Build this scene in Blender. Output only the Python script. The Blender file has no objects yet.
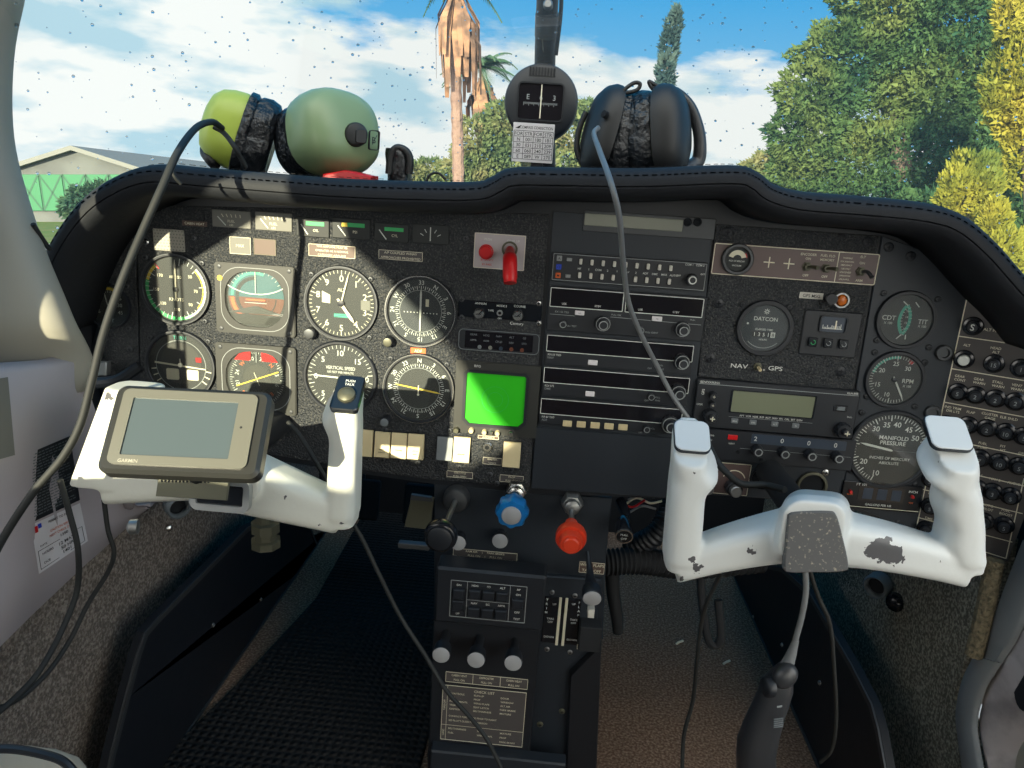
import bpy, bmesh, math, random
import numpy as np
from mathutils import Vector, Matrix, noise
from mathutils.geometry import tessellate_polygon
random.seed(7); rng = np.random.default_rng(7)
S = bpy.context.scene; COL = S.collection
R = math.radians
# ------------------------------------------------------------------ camera
FPX = 740.0
CAM = np.array([0.0, -.85, .80])
_d = np.array([330-512, 3100-384, FPX]); _d /= np.linalg.norm(_d)
_s = .08; _t = (-_d[0]-_d[1]*_s)/_d[2]
_X = np.array([1, _s, _t]); _X /= np.linalg.norm(_X)
_Z = -_d; _Y = np.cross(_Z, _X)
MW = np.stack([_X, _Y, _Z])                       # camera axes (right, down, forward) -> world
cd = bpy.data.cameras.new('camera'); cam = bpy.data.objects.new('camera', cd); COL.objects.link(cam)
cd.sensor_width = 36; cd.lens = FPX/1024*36; cd.clip_start = .01; cd.clip_end = 2000
_m = Matrix([[MW[i][0], -MW[i][1], -MW[i][2]] for i in range(3)]).to_4x4()
_m.translation = Vector(CAM); cam.matrix_world = _m
S.camera = cam
def ray(x, y): return MW @ np.array([(x-512)/FPX, (y-384)/FPX, 1.0])
def P(x, y, v, ax=1):
    r = ray(x, y); return Vector(CAM + r*(v-CAM[ax])/r[ax])
def PD(x, y, dist):
    r = ray(x, y); return Vector(CAM + r/np.linalg.norm(r)*dist)
UP = Vector(MW @ np.array([0, -math.cos(R(14.1)), -math.sin(R(14.1))]))    # true vertical: the aircraft leans a little
# ------------------------------------------------------------------ world, sun, exposure
S.view_settings.view_transform = 'Standard'; S.view_settings.look = 'None'
S.view_settings.exposure = 0.0; S.view_settings.gamma = 1.0; S.view_settings.use_curve_mapping = False
S.cycles.use_denoising = True
S.cycles.max_bounces = 8; S.cycles.transparent_max_bounces = 24; S.cycles.caustics_reflective = False; S.cycles.caustics_refractive = False
S.cycles.sample_clamp_indirect = 6
SUN_DIR = Vector((.28, 1.0, -.25)).normalized()
sd = bpy.data.lights.new('sun', 'SUN'); sun = bpy.data.objects.new('sun', sd); COL.objects.link(sun)
sd.energy = 12.5; sd.angle = R(.6); sd.color = (1, .91, .64)
sun.rotation_euler = SUN_DIR.to_track_quat('-Z', 'Y').to_euler(); sun.location = (-2, -4, 3)
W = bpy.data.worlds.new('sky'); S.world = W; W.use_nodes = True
nt = W.node_tree; N = nt.nodes; L = nt.links; N.clear()
def wn(t, **k):
    n = N.new(t)
    for a, b in k.items(): setattr(n, a, b)
    return n
def wmath(op, a, b=None, c=None, clamp=False):
    n = wn('ShaderNodeMath', operation=op, use_clamp=clamp)
    for i, v in enumerate((a, b, c)):
        if v is None: continue
        if isinstance(v, (int, float)): n.inputs[i].default_value = v
        else: L.new(v, n.inputs[i])
    return n.outputs[0]
tc = wn('ShaderNodeTexCoord'); sep = wn('ShaderNodeSeparateXYZ'); L.new(tc.outputs['Generated'], sep.inputs[0])
mp = wn('ShaderNodeMapping'); mp.inputs['Scale'].default_value = (1, 1, 3.2); mp.inputs['Location'].default_value = (.35, .1, .22); L.new(tc.outputs['Generated'], mp.inputs[0])
nz = wn('ShaderNodeTexNoise'); nz.inputs['Scale'].default_value = 3.4; nz.inputs['Detail'].default_value = 7; nz.inputs['Roughness'].default_value = .55; L.new(mp.outputs[0], nz.inputs[0])
nz2 = wn('ShaderNodeTexNoise'); nz2.inputs['Scale'].default_value = 6; nz2.inputs['Detail'].default_value = 5; L.new(mp.outputs[0], nz2.inputs[0])
z = sep.outputs[2]; x = sep.outputs[0]; y = sep.outputs[1]
# cloud cover falls off with height, less to the left; the unseen half behind is boosted to light the cabin
cov = wmath('SUBTRACT', 1.02, wmath('MULTIPLY', wmath('SUBTRACT', z, .02), 3.3))
cov = wmath('SUBTRACT', cov, wmath('MULTIPLY', wmath('MAXIMUM', wmath('ADD', x, .18), 0.0), .35))
cl = wmath('MULTIPLY', wmath('SUBTRACT', wmath('ADD', cov, wmath('MULTIPLY', wmath('SUBTRACT', nz.outputs['Fac'], .5), 2.4)), .28), 5.0, clamp=True)
blue = wn('ShaderNodeMix', data_type='RGBA'); L.new(wmath('MULTIPLY', z, 4.0, clamp=True), blue.inputs[0])
blue.inputs[6].default_value = (.40, .72, .90, 1); blue.inputs[7].default_value = (.02, .40, .86, 1)
wh = wn('ShaderNodeMix', data_type='RGBA'); L.new(wmath('MULTIPLY', wmath('SUBTRACT', nz2.outputs['Fac'], .44), 9, clamp=True), wh.inputs[0])
wh.inputs[6].default_value = (.50, .73, .84, 1); wh.inputs[7].default_value = (1.0, 1.02, .99, 1)
mx = wn('ShaderNodeMix', data_type='RGBA'); L.new(cl, mx.inputs[0]); L.new(blue.outputs[2], mx.inputs[6]); L.new(wh.outputs[2], mx.inputs[7])
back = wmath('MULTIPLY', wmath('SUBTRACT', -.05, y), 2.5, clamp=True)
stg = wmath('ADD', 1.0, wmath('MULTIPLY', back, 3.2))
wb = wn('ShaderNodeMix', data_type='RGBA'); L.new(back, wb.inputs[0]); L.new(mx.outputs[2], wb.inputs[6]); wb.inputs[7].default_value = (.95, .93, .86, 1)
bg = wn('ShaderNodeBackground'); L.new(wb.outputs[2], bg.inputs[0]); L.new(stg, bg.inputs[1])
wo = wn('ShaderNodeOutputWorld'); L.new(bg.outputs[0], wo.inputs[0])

# ------------------------------------------------------------------ materials
MATS = {}
def mat(name, col, rough=.5, metal=0., bump=None, var=None, spec=.5, emit=None, coat=0):
    """bump=(scale, strength, distance); var=(scale, other colour, lo, hi)"""
    m = bpy.data.materials.new(name); m.use_nodes = True; t = m.node_tree; b = t.nodes['Principled BSDF']
    b.inputs['Base Color'].default_value = (*col, 1); b.inputs['Roughness'].default_value = rough; b.inputs['Metallic'].default_value = metal
    b.inputs['Specular IOR Level'].default_value = spec; b.inputs['Coat Weight'].default_value = coat
    tc = t.nodes.new('ShaderNodeTexCoord')
    if bump:
        n = t.nodes.new('ShaderNodeTexNoise'); n.inputs['Scale'].default_value = bump[0]; n.inputs['Detail'].default_value = 4
        t.links.new(tc.outputs['Object'], n.inputs[0]); u = t.nodes.new('ShaderNodeBump')
        u.inputs['Strength'].default_value = bump[1]; u.inputs['Distance'].default_value = bump[2]
        t.links.new(n.outputs['Fac'], u.inputs['Height']); t.links.new(u.outputs[0], b.inputs['Normal'])
    if var:
        n = t.nodes.new('ShaderNodeTexNoise'); n.inputs['Scale'].default_value = var[0]; n.inputs['Detail'].default_value = 5
        t.links.new(tc.outputs['Object'], n.inputs[0]); mr = t.nodes.new('ShaderNodeMapRange')
        mr.inputs[1].default_value = var[2]; mr.inputs[2].default_value = var[3]; t.links.new(n.outputs['Fac'], mr.inputs[0])
        mi = t.nodes.new('ShaderNodeMix'); mi.data_type = 'RGBA'; mi.inputs[6].default_value = (*col, 1); mi.inputs[7].default_value = (*var[1], 1)
        t.links.new(mr.outputs[0], mi.inputs[0]); t.links.new(mi.outputs[2], b.inputs['Base Color'])
    if emit:
        b.inputs['Emission Color'].default_value = (*emit[0], 1); b.inputs['Emission Strength'].default_value = emit[1]
    MATS[name] = m; return m
mat('panel', (.012, .016, .021), .5, bump=(420, 1., .003), var=(500, (.075, .075, .068), .50, .70))
mat('panel_smooth', (.014, .020, .028), .5, bump=(300, .25, .0006))
mat('bezel_grey', (.028, .030, .027), .45); mat('black', (.010, .013, .018), .45); mat('gloss_black', (.008, .010, .014), .18)
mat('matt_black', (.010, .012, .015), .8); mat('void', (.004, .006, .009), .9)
mat('dial', (.012, .016, .017), .6); mat('dial_blue', (.010, .018, .026), .55)
mat('white_ink', (.62, .64, .60), .6); mat('grey_ink', (.26, .28, .28), .6); mat('cream_ink', (.72, .68, .52), .6)
mat('yellow', (.75, .55, .05), .5); mat('green_ink', (.03, .42, .12), .5); mat('teal_ink', (.05, .36, .26), .5); mat('orange', (.65, .13, .03), .5)
mat('red', (.55, .012, .015), .3); mat('red_knob', (.72, .055, .02), .32); mat('blue_knob', (.006, .15, .42), .28); mat('blue', (.02, .06, .5), .5)
mat('sky_dial', (.015, .10, .12), .5); mat('earth_dial', (.12, .03, .012), .5)
mat('chrome', (.55, .56, .55), .25, 1.); mat('steel', (.32, .33, .33), .4, .9); mat('steel_dark', (.07, .075, .08), .45, .6)
mat('cap_grey', (.34, .35, .36), .45); mat('olive_metal', (.10, .10, .07), .45, .5)
mat('placard', (.10, .065, .05), .5); mat('placard_dark', (.075, .070, .070), .5); mat('brown_plate', (.105, .070, .066), .42)
mat('fuse_plate', (.062, .056, .054), .45, bump=(400, .1, .0003)); mat('cream_plastic', (.62, .52, .30), .4); mat('grey_plastic', (.15, .17, .18), .5)
mat('green_screen', (.02, .36, .008), .4, emit=((.01, .5, .0), .16)); mat('lcd', (.17, .19, .12), .35); mat('gps_lcd', (.06, .08, .09), .25, spec=.3)
mat('display_dark', (.010, .009, .012), .12, spec=.6); mat('display_blue', (.03, .045, .07), .3)
mat('amber', (.55, .14, .02), .25); mat('gps_shell', (.022, .023, .022), .32); mat('gps_silver', (.16, .16, .135), .35, .4)
mat('cover_leather', (.020, .022, .026), .62, spec=.3, bump=(160, .35, .0012)); MATS['cover_leather'].node_tree.nodes['Principled BSDF'].inputs['Specular IOR Level'].default_value = .15; mat('stitch', (.020, .019, .019), 1., spec=0.)
mat('cabin_cream', (.35, .335, .28), .55, bump=(60, .08, .002)); mat('cabin_mauve', (.44, .40, .415), .5, bump=(80, .08, .002))
mat('cabin_grey', (.36, .36, .35), .6); mat('paper', (.70, .68, .70), .6); mat('paper_grey', (.55, .54, .48), .6); mat('pocket_grey', (.17, .17, .15), .7); mat('strip_olive', (.26, .27, .22), .5)
mat('carpet', (.18, .108, .07), .95, bump=(330, 1., .006), var=(260, (.42, .285, .195), .42, .66), spec=.1)
mat('carpet_dark', (.14, .13, .10), .95, bump=(330, 1., .006), var=(260, (.42, .39, .30), .42, .66), spec=.1)
mat('carpet_light', (.15, .125, .105), .95, bump=(330, 1., .006), var=(260, (.36, .31, .26), .42, .66), spec=.1)
mat('carpet_edge', (.26, .21, .13), .95, bump=(280, 1., .006), var=(200, (.10, .09, .06), .4, .7), spec=.1)
mat('kick_black', (.005, .007, .011), .55, bump=(30, .2, .002)); mat('rubber', (.018, .020, .025), .7, bump=(200, .3, .001))
mat('cable', (.012, .014, .014), .7); mat('cable_grey', (.16, .17, .175), .4)
mat('shell_green', (.24, .33, .17), .32, bump=(12, .05, .004)); mat('shell_lime', (.42, .52, .08), .35); mat('cushion', (.010, .012, .015), .28, bump=(60, .9, .01))
mat('headset_black', (.010, .011, .012), .5); mat('headset_grey', (.03, .032, .036), .35)
mat('seal_silver', (.42, .43, .42), .4, .7, bump=(40, .2, .002)); mat('frame_metal', (.62, .57, .56), .4, .15, var=(25, (.28, .25, .25), .4, .7)); mat('sill_grey', (.24, .25, .25), .5)
mat('seat_cloth', (.50, .40, .29), .9, bump=(200, .5, .002)); mat('brick', (.30, .13, .08), .9, var=(30, (.12, .06, .04), .4, .7))
mat('tyre', (.012, .013, .016), .7)
mat('grass', (.06, .11, .02), .95, var=(.6, (.14, .13, .06), .4, .7), spec=.1); mat('tarmac', (.22, .23, .24), .9, var=(1.5, (.16, .16, .17), .4, .7))
mat('hangar_grey', (.085, .093, .09), .8, var=(.35, (.065, .07, .07), .4, .6)); mat('hangar_green', (.012, .115, .045), .7); mat('hangar_roof', (.12, .125, .115), .7); mat('hangar_brace', (.008, .06, .03), .7)
mat('trunk', (.20, .13, .10), .9, bump=(3, 1, .15), var=(2.5, (.16, .10, .08), .4, .62)); mat('dead_frond', (.30, .16, .09), .9, var=(2, (.12, .07, .045), .4, .6)); mat('bark', (.08, .06, .045), .9)
def leafmat(name, a, b, c, sc):
    m = bpy.data.materials.new(name); m.use_nodes = True; t = m.node_tree; p = t.nodes['Principled BSDF']
    tc = t.nodes.new('ShaderNodeTexCoord'); n = t.nodes.new('ShaderNodeTexNoise'); n.inputs['Scale'].default_value = sc; n.inputs['Detail'].default_value = 6
    t.links.new(tc.outputs['Object'], n.inputs[0]); r = t.nodes.new('ShaderNodeValToRGB'); t.links.new(n.outputs['Fac'], r.inputs[0])
    r.color_ramp.elements[0].position = .36; r.color_ramp.elements[0].color = (*a, 1); r.color_ramp.elements[1].position = .66; r.color_ramp.elements[1].color = (*c, 1)
    e = r.color_ramp.elements.new(.5); e.color = (*b, 1); t.links.new(r.outputs[0], p.inputs['Base Color']); p.inputs['Roughness'].default_value = .7
    p.inputs['Specular IOR Level'].default_value = .2
    tr = t.nodes.new('ShaderNodeBsdfTranslucent'); t.links.new(r.outputs[0], tr.inputs[0]); ms = t.nodes.new('ShaderNodeMixShader'); ms.inputs[0].default_value = .35
    t.links.new(p.outputs[0], ms.inputs[1]); t.links.new(tr.outputs[0], ms.inputs[2]); t.links.new(ms.outputs[0], t.nodes['Material Output'].inputs[0]); MATS[name] = m
leafmat('leaf_green', (.020, .070, .035), (.065, .125, .040), (.15, .19, .055), .35)
leafmat('leaf_yellow', (0.094, 0.130, 0.022), (0.245, 0.238, 0.029), (0.360, 0.302, 0.043), .5)
leafmat('leaf_bush', (0.072, 0.122, 0.058), (0.144, 0.187, 0.072), (0.245, 0.230, 0.108), .6)
leafmat('leaf_palm', (0.043, 0.108, 0.065), (0.072, 0.144, 0.079), (0.115, 0.180, 0.094), .8)
leafmat('leaf_cypress', (0.029, 0.065, 0.072), (0.050, 0.094, 0.094), (0.079, 0.122, 0.108), .8)
leafmat('leaf_shrub', (0.029, 0.079, 0.050), (0.058, 0.115, 0.058), (0.115, 0.144, 0.050), .8)
def glassmat(name, fac, tint, rough=.02, dust=0, thru=False):
    m = bpy.data.materials.new(name); m.use_nodes = True; t = m.node_tree; t.nodes.remove(t.nodes['Principled BSDF'])
    a = t.nodes.new('ShaderNodeBsdfTransparent'); a.inputs[0].default_value = (*tint, 1); g = t.nodes.new('ShaderNodeBsdfGlossy'); g.inputs['Roughness'].default_value = rough
    fr = t.nodes.new('ShaderNodeFresnel'); fr.inputs[0].default_value = 1.45; mu = t.nodes.new('ShaderNodeMath'); mu.operation = 'MULTIPLY'; mu.inputs[1].default_value = fac
    t.links.new(fr.outputs[0], mu.inputs[0]); ms = t.nodes.new('ShaderNodeMixShader'); t.links.new(mu.outputs[0], ms.inputs[0]); t.links.new(a.outputs[0], ms.inputs[1]); t.links.new(g.outputs[0], ms.inputs[2])
    if dust:
        df = t.nodes.new('ShaderNodeBsdfTranslucent' if thru else 'ShaderNodeBsdfDiffuse'); df.inputs[0].default_value = (.8, .8, .72, 1); m2 = t.nodes.new('ShaderNodeMixShader'); m2.inputs[0].default_value = dust
        t.links.new(ms.outputs[0], m2.inputs[1]); t.links.new(df.outputs[0], m2.inputs[2]); ms = m2
    t.links.new(ms.outputs[0], t.nodes['Material Output'].inputs[0]); MATS[name] = m; return m
glassmat('gauge_glass', .9, (.96, .98, .97), .03, .022); glassmat('windshield_glass', .10, (.98, 1, .99), .02, .05, True)
m = bpy.data.materials.new('water_drop'); m.use_nodes = True; t = m.node_tree; p = t.nodes['Principled BSDF']
p.inputs['Transmission Weight'].default_value = 1; p.inputs['Roughness'].default_value = .02; p.inputs['IOR'].default_value = 1.33; MATS['water_drop'] = m
# white enamel with worn chips at given places (world space of the casting)
def enamel(name, spots, base=(.66, .68, .66)):
    m = bpy.data.materials.new(name); m.use_nodes = True; t = m.node_tree; b = t.nodes['Principled BSDF']
    tc = t.nodes.new('ShaderNodeTexCoord'); n = t.nodes.new('ShaderNodeTexNoise'); n.inputs['Scale'].default_value = 190; n.inputs['Detail'].default_value = 3; t.links.new(tc.outputs['Object'], n.inputs[0])
    acc = None
    def ma(op, a, c, clamp=False):
        q = t.nodes.new('ShaderNodeMath'); q.operation = op; q.use_clamp = clamp
        for i, v in enumerate((a, c)):
            if isinstance(v, (int, float)): q.inputs[i].default_value = v
            else: t.links.new(v, q.inputs[i])
        return q.outputs[0]
    jit = ma('MULTIPLY', ma('SUBTRACT', n.outputs['Fac'], .5), .016)
    for (c, r) in spots:
        vm = t.nodes.new('ShaderNodeVectorMath'); vm.operation = 'DISTANCE'; t.links.new(tc.outputs['Object'], vm.inputs[0]); vm.inputs[1].default_value = c
        k = ma('LESS_THAN', ma('ADD', vm.outputs['Value'], jit), r); acc = k if acc is None else ma('MAXIMUM', acc, k)
    n2 = t.nodes.new('ShaderNodeTexNoise'); n2.inputs['Scale'].default_value = 60; n2.inputs['Detail'].default_value = 6; t.links.new(tc.outputs['Object'], n2.inputs[0])
    chips = ma('GREATER_THAN', n2.outputs['Fac'], .735); acc = chips if acc is None else ma('MAXIMUM', acc, chips)
    mi = t.nodes.new('ShaderNodeMix'); mi.data_type = 'RGBA'; mi.inputs[6].default_value = (*base, 1); mi.inputs[7].default_value = (.085, .085, .09, 1); t.links.new(acc, mi.inputs[0])
    t.links.new(mi.outputs[2], b.inputs['Base Color']); b.inputs['Roughness'].default_value = .38
    u = t.nodes.new('ShaderNodeBump'); u.inputs['Strength'].default_value = .15; u.inputs['Distance'].default_value = .001; t.links.new(n.outputs['Fac'], u.inputs['Height']); t.links.new(u.outputs[0], b.inputs['Normal'])
    MATS[name] = m; return m

# ------------------------------------------------------------------ mesh helpers
class Frame:
    """a plane: origin o, ea (right), eb (up), n (towards the pilot)"""
    def __init__(s, o, ea, eb):
        s.o = Vector(o); s.ea = Vector(ea).normalized(); s.eb = Vector(eb).normalized(); s.n = s.ea.cross(s.eb).normalized()
    def w(s, a, b, d=0): return s.o + s.ea*a + s.eb*b + s.n*d
    def px(s, x, y, d=0):
        r = Vector(ray(x, y)); c = Vector(CAM); o = s.o + s.n*d
        k = (o-c).dot(s.n)/r.dot(s.n); q = c + r*k - s.o
        return (q.dot(s.ea), q.dot(s.eb))
class MB:
    def __init__(s): s.v = []; s.f = []; s.m = []; s.names = []
    def mi(s, m):
        if m not in s.names: s.names.append(m)
        return s.names.index(m)
    def add(s, vs, fs, m):
        o = len(s.v); k = s.mi(m); s.v += [Vector(v) for v in vs]; s.f += [[i+o for i in f] for f in fs]; s.m += [k]*len(fs)
    def build(s, name, parent=None, angle=35, **tags):
        off = Vector((0, 0, 0)); p = parent
        while p is not None: off += Vector(p.location); p = p.parent
        me = bpy.data.meshes.new(name); me.from_pydata([v-off for v in s.v], [], s.f)
        for n in s.names: me.materials.append(MATS[n])
        me.polygons.foreach_set('material_index', s.m); me.update()
        bm = bmesh.new(); bm.from_mesh(me); bmesh.ops.recalc_face_normals(bm, faces=bm.faces); bm.to_mesh(me); bm.free()
        me.polygons.foreach_set('use_smooth', [True]*len(me.polygons)); me.set_sharp_from_angle(angle=R(angle))
        o = bpy.data.objects.new(name, me); COL.objects.link(o); o.parent = parent
        for a, b in tags.items(): o[a] = b
        return o
def thing(name, label, cat, loc, group=None):
    o = bpy.data.objects.new(name, None); COL.objects.link(o); o.location = Vector(loc); o.empty_display_size = .02
    o['label'] = label; o['category'] = cat
    if group: o['group'] = group
    return o
def rr(a0, b0, a1, b1, r=.002, n=4):
    if a0 > a1: a0, a1 = a1, a0
    if b0 > b1: b0, b1 = b1, b0
    r = min(r, (a1-a0)/2.01, (b1-b0)/2.01); out = []
    for cx, cy, s in ((a1-r, b1-r, 0), (a0+r, b1-r, 90), (a0+r, b0+r, 180), (a1-r, b0+r, 270)):
        for k in range(n+1): t = R(s+90*k/n); out.append((cx+r*math.cos(t), cy+r*math.sin(t)))
    return out
def circ(a, b, r, n=32): return [(a+r*math.cos(2*math.pi*k/n), b+r*math.sin(2*math.pi*k/n)) for k in range(n)]
def shrink(poly, k):
    n = len(poly); ar = sum(poly[i][0]*poly[(i+1) % n][1]-poly[(i+1) % n][0]*poly[i][1] for i in range(n)); s = 1 if ar > 0 else -1; out = []
    for i in range(n):
        p, q, r = Vector(poly[i-1]), Vector(poly[i]), Vector(poly[(i+1) % n])
        e1 = (q-p).normalized() if (q-p).length > 1e-9 else Vector((0, 0)); e2 = (r-q).normalized() if (r-q).length > 1e-9 else e1
        nn = Vector((-(e1.y+e2.y), e1.x+e2.x)); nn = nn.normalized() if nn.length > 1e-9 else Vector((0, 0)); out.append(tuple(q+nn*k*s))
    return out
def prism(mb, F, poly, d0, d1, m, ch=0, back=True):
    n = len(poly); rings = [[F.w(a, b, d0) for a, b in poly]]
    if ch: rings.append([F.w(a, b, d1-ch) for a, b in poly]); rings.append([F.w(a, b, d1) for a, b in shrink(poly, ch)])
    else: rings.append([F.w(a, b, d1) for a, b in poly])
    v = [p for r in rings for p in r]; f = []
    for k in range(len(rings)-1):
        for i in range(n): j = (i+1) % n; f.append([k*n+i, k*n+j, (k+1)*n+j, (k+1)*n+i])
    f.append([(len(rings)-1)*n+i for i in range(n)])
    if back: f.append(list(range(n))[::-1])
    mb.add(v, f, m)
def box(mb, F, a0, b0, a1, b1, d0, d1, m, r=.0012, ch=.0006): prism(mb, F, rr(a0, b0, a1, b1, r, 3), d0, d1, m, ch)
def ringp(mb, F, outer, inner, d0, d1, m):
    n = len(outer); v = [F.w(a, b, d0) for a, b in outer]+[F.w(a, b, d1) for a, b in outer]+[F.w(a, b, d1) for a, b in inner]+[F.w(a, b, d0) for a, b in inner]; f = []
    for k in range(4):
        for i in range(n): j = (i+1) % n; f.append([k*n+i, k*n+j, ((k+1) % 4)*n+j, ((k+1) % 4)*n+i])
    mb.add(v, f, m)
def border(mb, F, poly, w, d, m): ringp(mb, F, poly, shrink(poly, w), d-.0002, d+.0002, m)
def plate(mb, F, outer, holes, d0, d1, m):
    loops = [outer]+holes; tri = tessellate_polygon([[Vector((a, b, 0)) for a, b in l] for l in loops]); flat = [p for l in loops for p in l]; n = len(flat)
    v = [F.w(a, b, d0) for a, b in flat]+[F.w(a, b, d1) for a, b in flat]; f = [list(t) for t in tri]+[[i+n for i in t] for t in tri]; o = 0
    for l in loops:
        k = len(l)
        for i in range(k): j = (i+1) % k; f.append([o+i, o+j, o+j+n, o+i+n])
        o += k
    mb.add(v, f, m)
def lathe(mb, F, a, b, prof, m, n=28, sq=None):
    v = []; f = []; k = len(prof)
    for r, d in prof:
        for i in range(n):
            t = 2*math.pi*i/n; rad = r*(sq(t) if sq else 1); v.append(F.w(a+rad*math.cos(t), b+rad*math.sin(t), d))
    for q in range(k-1):
        for i in range(n): j = (i+1) % n; f.append([q*n+i, q*n+j, (q+1)*n+j, (q+1)*n+i])
    f.append([(k-1)*n+i for i in range(n)]); f.append(list(range(n))[::-1]); mb.add(v, f, m)
def disc(mb, F, a, b, r, d, m, n=28): mb.add([F.w(x_, y_, d) for x_, y_ in circ(a, b, r, n)], [list(range(n))], m)
def line(mb, F, p, q, w, d, m):
    p, q = Vector(p), Vector(q); e = (q-p).normalized(); nn = Vector((-e.y, e.x))*w/2
    mb.add([F.w(*(p+nn), d), F.w(*(q+nn), d), F.w(*(q-nn), d), F.w(*(p-nn), d)], [[0, 1, 2, 3]], m)
def pol(a, b, r, th): return (a+r*math.sin(R(th)), b+r*math.cos(R(th)))
def arc(mb, F, a, b, r, t0, t1, w, d, m):
    n = max(3, int(abs(t1-t0)/6)); v = []; 
    for k in range(n+1):
        t = t0+(t1-t0)*k/n; v += [F.w(*pol(a, b, r-w/2, t), d), F.w(*pol(a, b, r+w/2, t), d)]
    mb.add(v, [[2*k, 2*k+1, 2*k+3, 2*k+2] for k in range(n)], m)
_fc = bpy.data.curves.new('glyphs', 'FONT'); _fc.fill_mode = 'FRONT'; _fc.resolution_u = 3; _fo = bpy.data.objects.new('glyphs', _fc); COL.objects.link(_fo); _fc.offset = .008; _T = {}
def text(mb, F, s, a, b, h, d, m='white_ink', al='c', rot=0, sx=1.0):
    if s not in _T:
        _fc.body = s; bpy.context.view_layer.update(); dg = bpy.context.evaluated_depsgraph_get(); e = _fo.evaluated_get(dg); me = e.to_mesh()
        v = [tuple(q.co[:2]) for q in me.vertices]; f = [list(q.vertices) for q in me.polygons]; e.to_mesh_clear(); _T[s] = (v, f)
    v, f = _T[s]
    if not v: return
    x0 = min(q[0] for q in v); x1 = max(q[0] for q in v); k = h/.72; ox = {'c': (x0+x1)/2, 'l': x0, 'r': x1}[al]; c_, s_ = math.cos(R(rot)), math.sin(R(rot))
    out = []
    for X_, Y_ in v:
        u, w_ = (X_-ox)*k*sx, (Y_-.36)*k; out.append(F.w(a+u*c_-w_*s_, b+u*s_+w_*c_, d))
    mb.add(out, f, m)
def cat(pts, n=8):
    pts = [Vector(p) for p in pts]; pts = [pts[0]*2-pts[1]]+pts+[pts[-1]*2-pts[-2]]; out = []
    for i in range(1, len(pts)-2):
        a, b, c, d = pts[i-1:i+3]
        for k in range(n):
            t = k/n; out.append(.5*((2*b)+(c-a)*t+(2*a-5*b+4*c-d)*t*t+(3*b-a-3*c+d)*t**3))
    return out+[pts[-2]]
def tube(mb, pts, r, m, n=10, smooth=True, k=8):
    pts = cat(pts, k) if smooth else [Vector(p) for p in pts]; N_ = len(pts); v = []; f = []; up = None
    for i, p in enumerate(pts):
        tg = (pts[min(i+1, N_-1)]-pts[max(i-1, 0)]).normalized()
        if up is None: up = Vector((0, 0, 1)) if abs(tg.z) < .9 else Vector((1, 0, 0))
        a = tg.cross(up).normalized(); up = a.cross(tg).normalized(); rad = r(i/(N_-1)) if callable(r) else r
        for q in range(n): t = 2*math.pi*q/n; v.append(p+(a*math.cos(t)+up*math.sin(t))*rad)
    for i in range(N_-1):
        for q in range(n): j = (q+1) % n; f.append([i*n+q, i*n+j, (i+1)*n+j, (i+1)*n+q])
    f.append(list(range(n))[::-1]); f.append([(N_-1)*n+q for q in range(n)]); mb.add(v, f, m)
def loft(mb, secs, m, cap=True):
    n = len(secs[0]); v = [p for s in secs for p in s]; f = []
    for k in range(len(secs)-1):
        for i in range(n): j = (i+1) % n; f.append([k*n+i, k*n+j, (k+1)*n+j, (k+1)*n+i])
    if cap: f.append(list(range(n))[::-1]); f.append([(len(secs)-1)*n+i for i in range(n)])
    mb.add(v, f, m)
def sec(c, ea, eb, wa, wb, r=.4, n=5):
    """rounded rectangular section round c"""
    c = Vector(c); ea = Vector(ea).normalized(); eb = Vector(eb).normalized(); q = min(wa, wb)*r
    return [c+ea*a+eb*b for a, b in rr(-wa/2, -wb/2, wa/2, wb/2, q, n)]
def knobprof(r, h, cap=.8): return [(r, 0), (r, h*.8), (r*.93, h*.95), (r*cap, h), (r*cap*.5, h)]
MAIN = Frame((0, 0, 0), (1, 0, 0), (0, 0, 1))           # the instrument panel plane, d towards the pilot (-y)
pm = lambda x_, y_, d=0: MAIN.px(x_, y_, d)
def pxm(F, x_, y_):                                     # metres per pixel there
    a = F.px(x_-5, y_); b = F.px(x_+5, y_); return math.hypot(a[0]-b[0], a[1]-b[1])/10

# ================================================================== the cabin shell
def struct(mb, name, angle=35, parent=None):
    o = mb.build(name, parent, angle)
    if parent is None: o['kind'] = 'structure'
    return o
def quadplane(mb, pts, m): mb.add(pts, [list(range(len(pts)))], m)
WL = Frame((-.53, 0, 0), (0, 1, 0), (0, 0, 1))          # left wall, a = y, b = z, n = +x
WL0 = -.53
# floor
mb = MB(); box(mb, Frame((0, 0, 0), (1, 0, 0), (0, 1, 0)), -.62, -2.3, .62, .80, -.02, 0, 'carpet', .01, 0); struct(mb, 'floor')
# firewall far ahead of the feet
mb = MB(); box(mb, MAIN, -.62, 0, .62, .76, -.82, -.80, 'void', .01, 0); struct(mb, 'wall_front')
# left wall: trim with side window; d is towards the cabin
def wpt(q, zoff=0):
    t = (q[0]-WL0)/SUN_DIR.x; p = Vector((q[0], 0, q[1]))-SUN_DIR*t; return (p.y, p.z)
lit_px = [(70, 300), (88, 185), (335, 172), (352, 244), (392, 282), (457, 352), (495, 412), (517, 440), (470, 468), (360, 452), (150, 425)]
win = [wpt(pm(*q)) for q in lit_px]; win = [(min(a_, -.304), b_) for a_, b_ in win]
mb = MB()
outer = [(-.30, .335), (-.30, .72), (-.30, .96), (-.50, 1.18), (-2.3, 1.18), (-2.3, .335)]
plate(mb, WL, outer, [win], -.004, 0, 'cabin_mauve'); struct(mb, 'wall_left')
mb = MB(); plate(mb, WL, [(-2.3, 0), (-2.3, .34), (.10, .34), (.80, .34), (.80, 0)], [], -.03, -.006, 'carpet_light'); struct(mb, 'wall_left_carpet')
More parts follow.
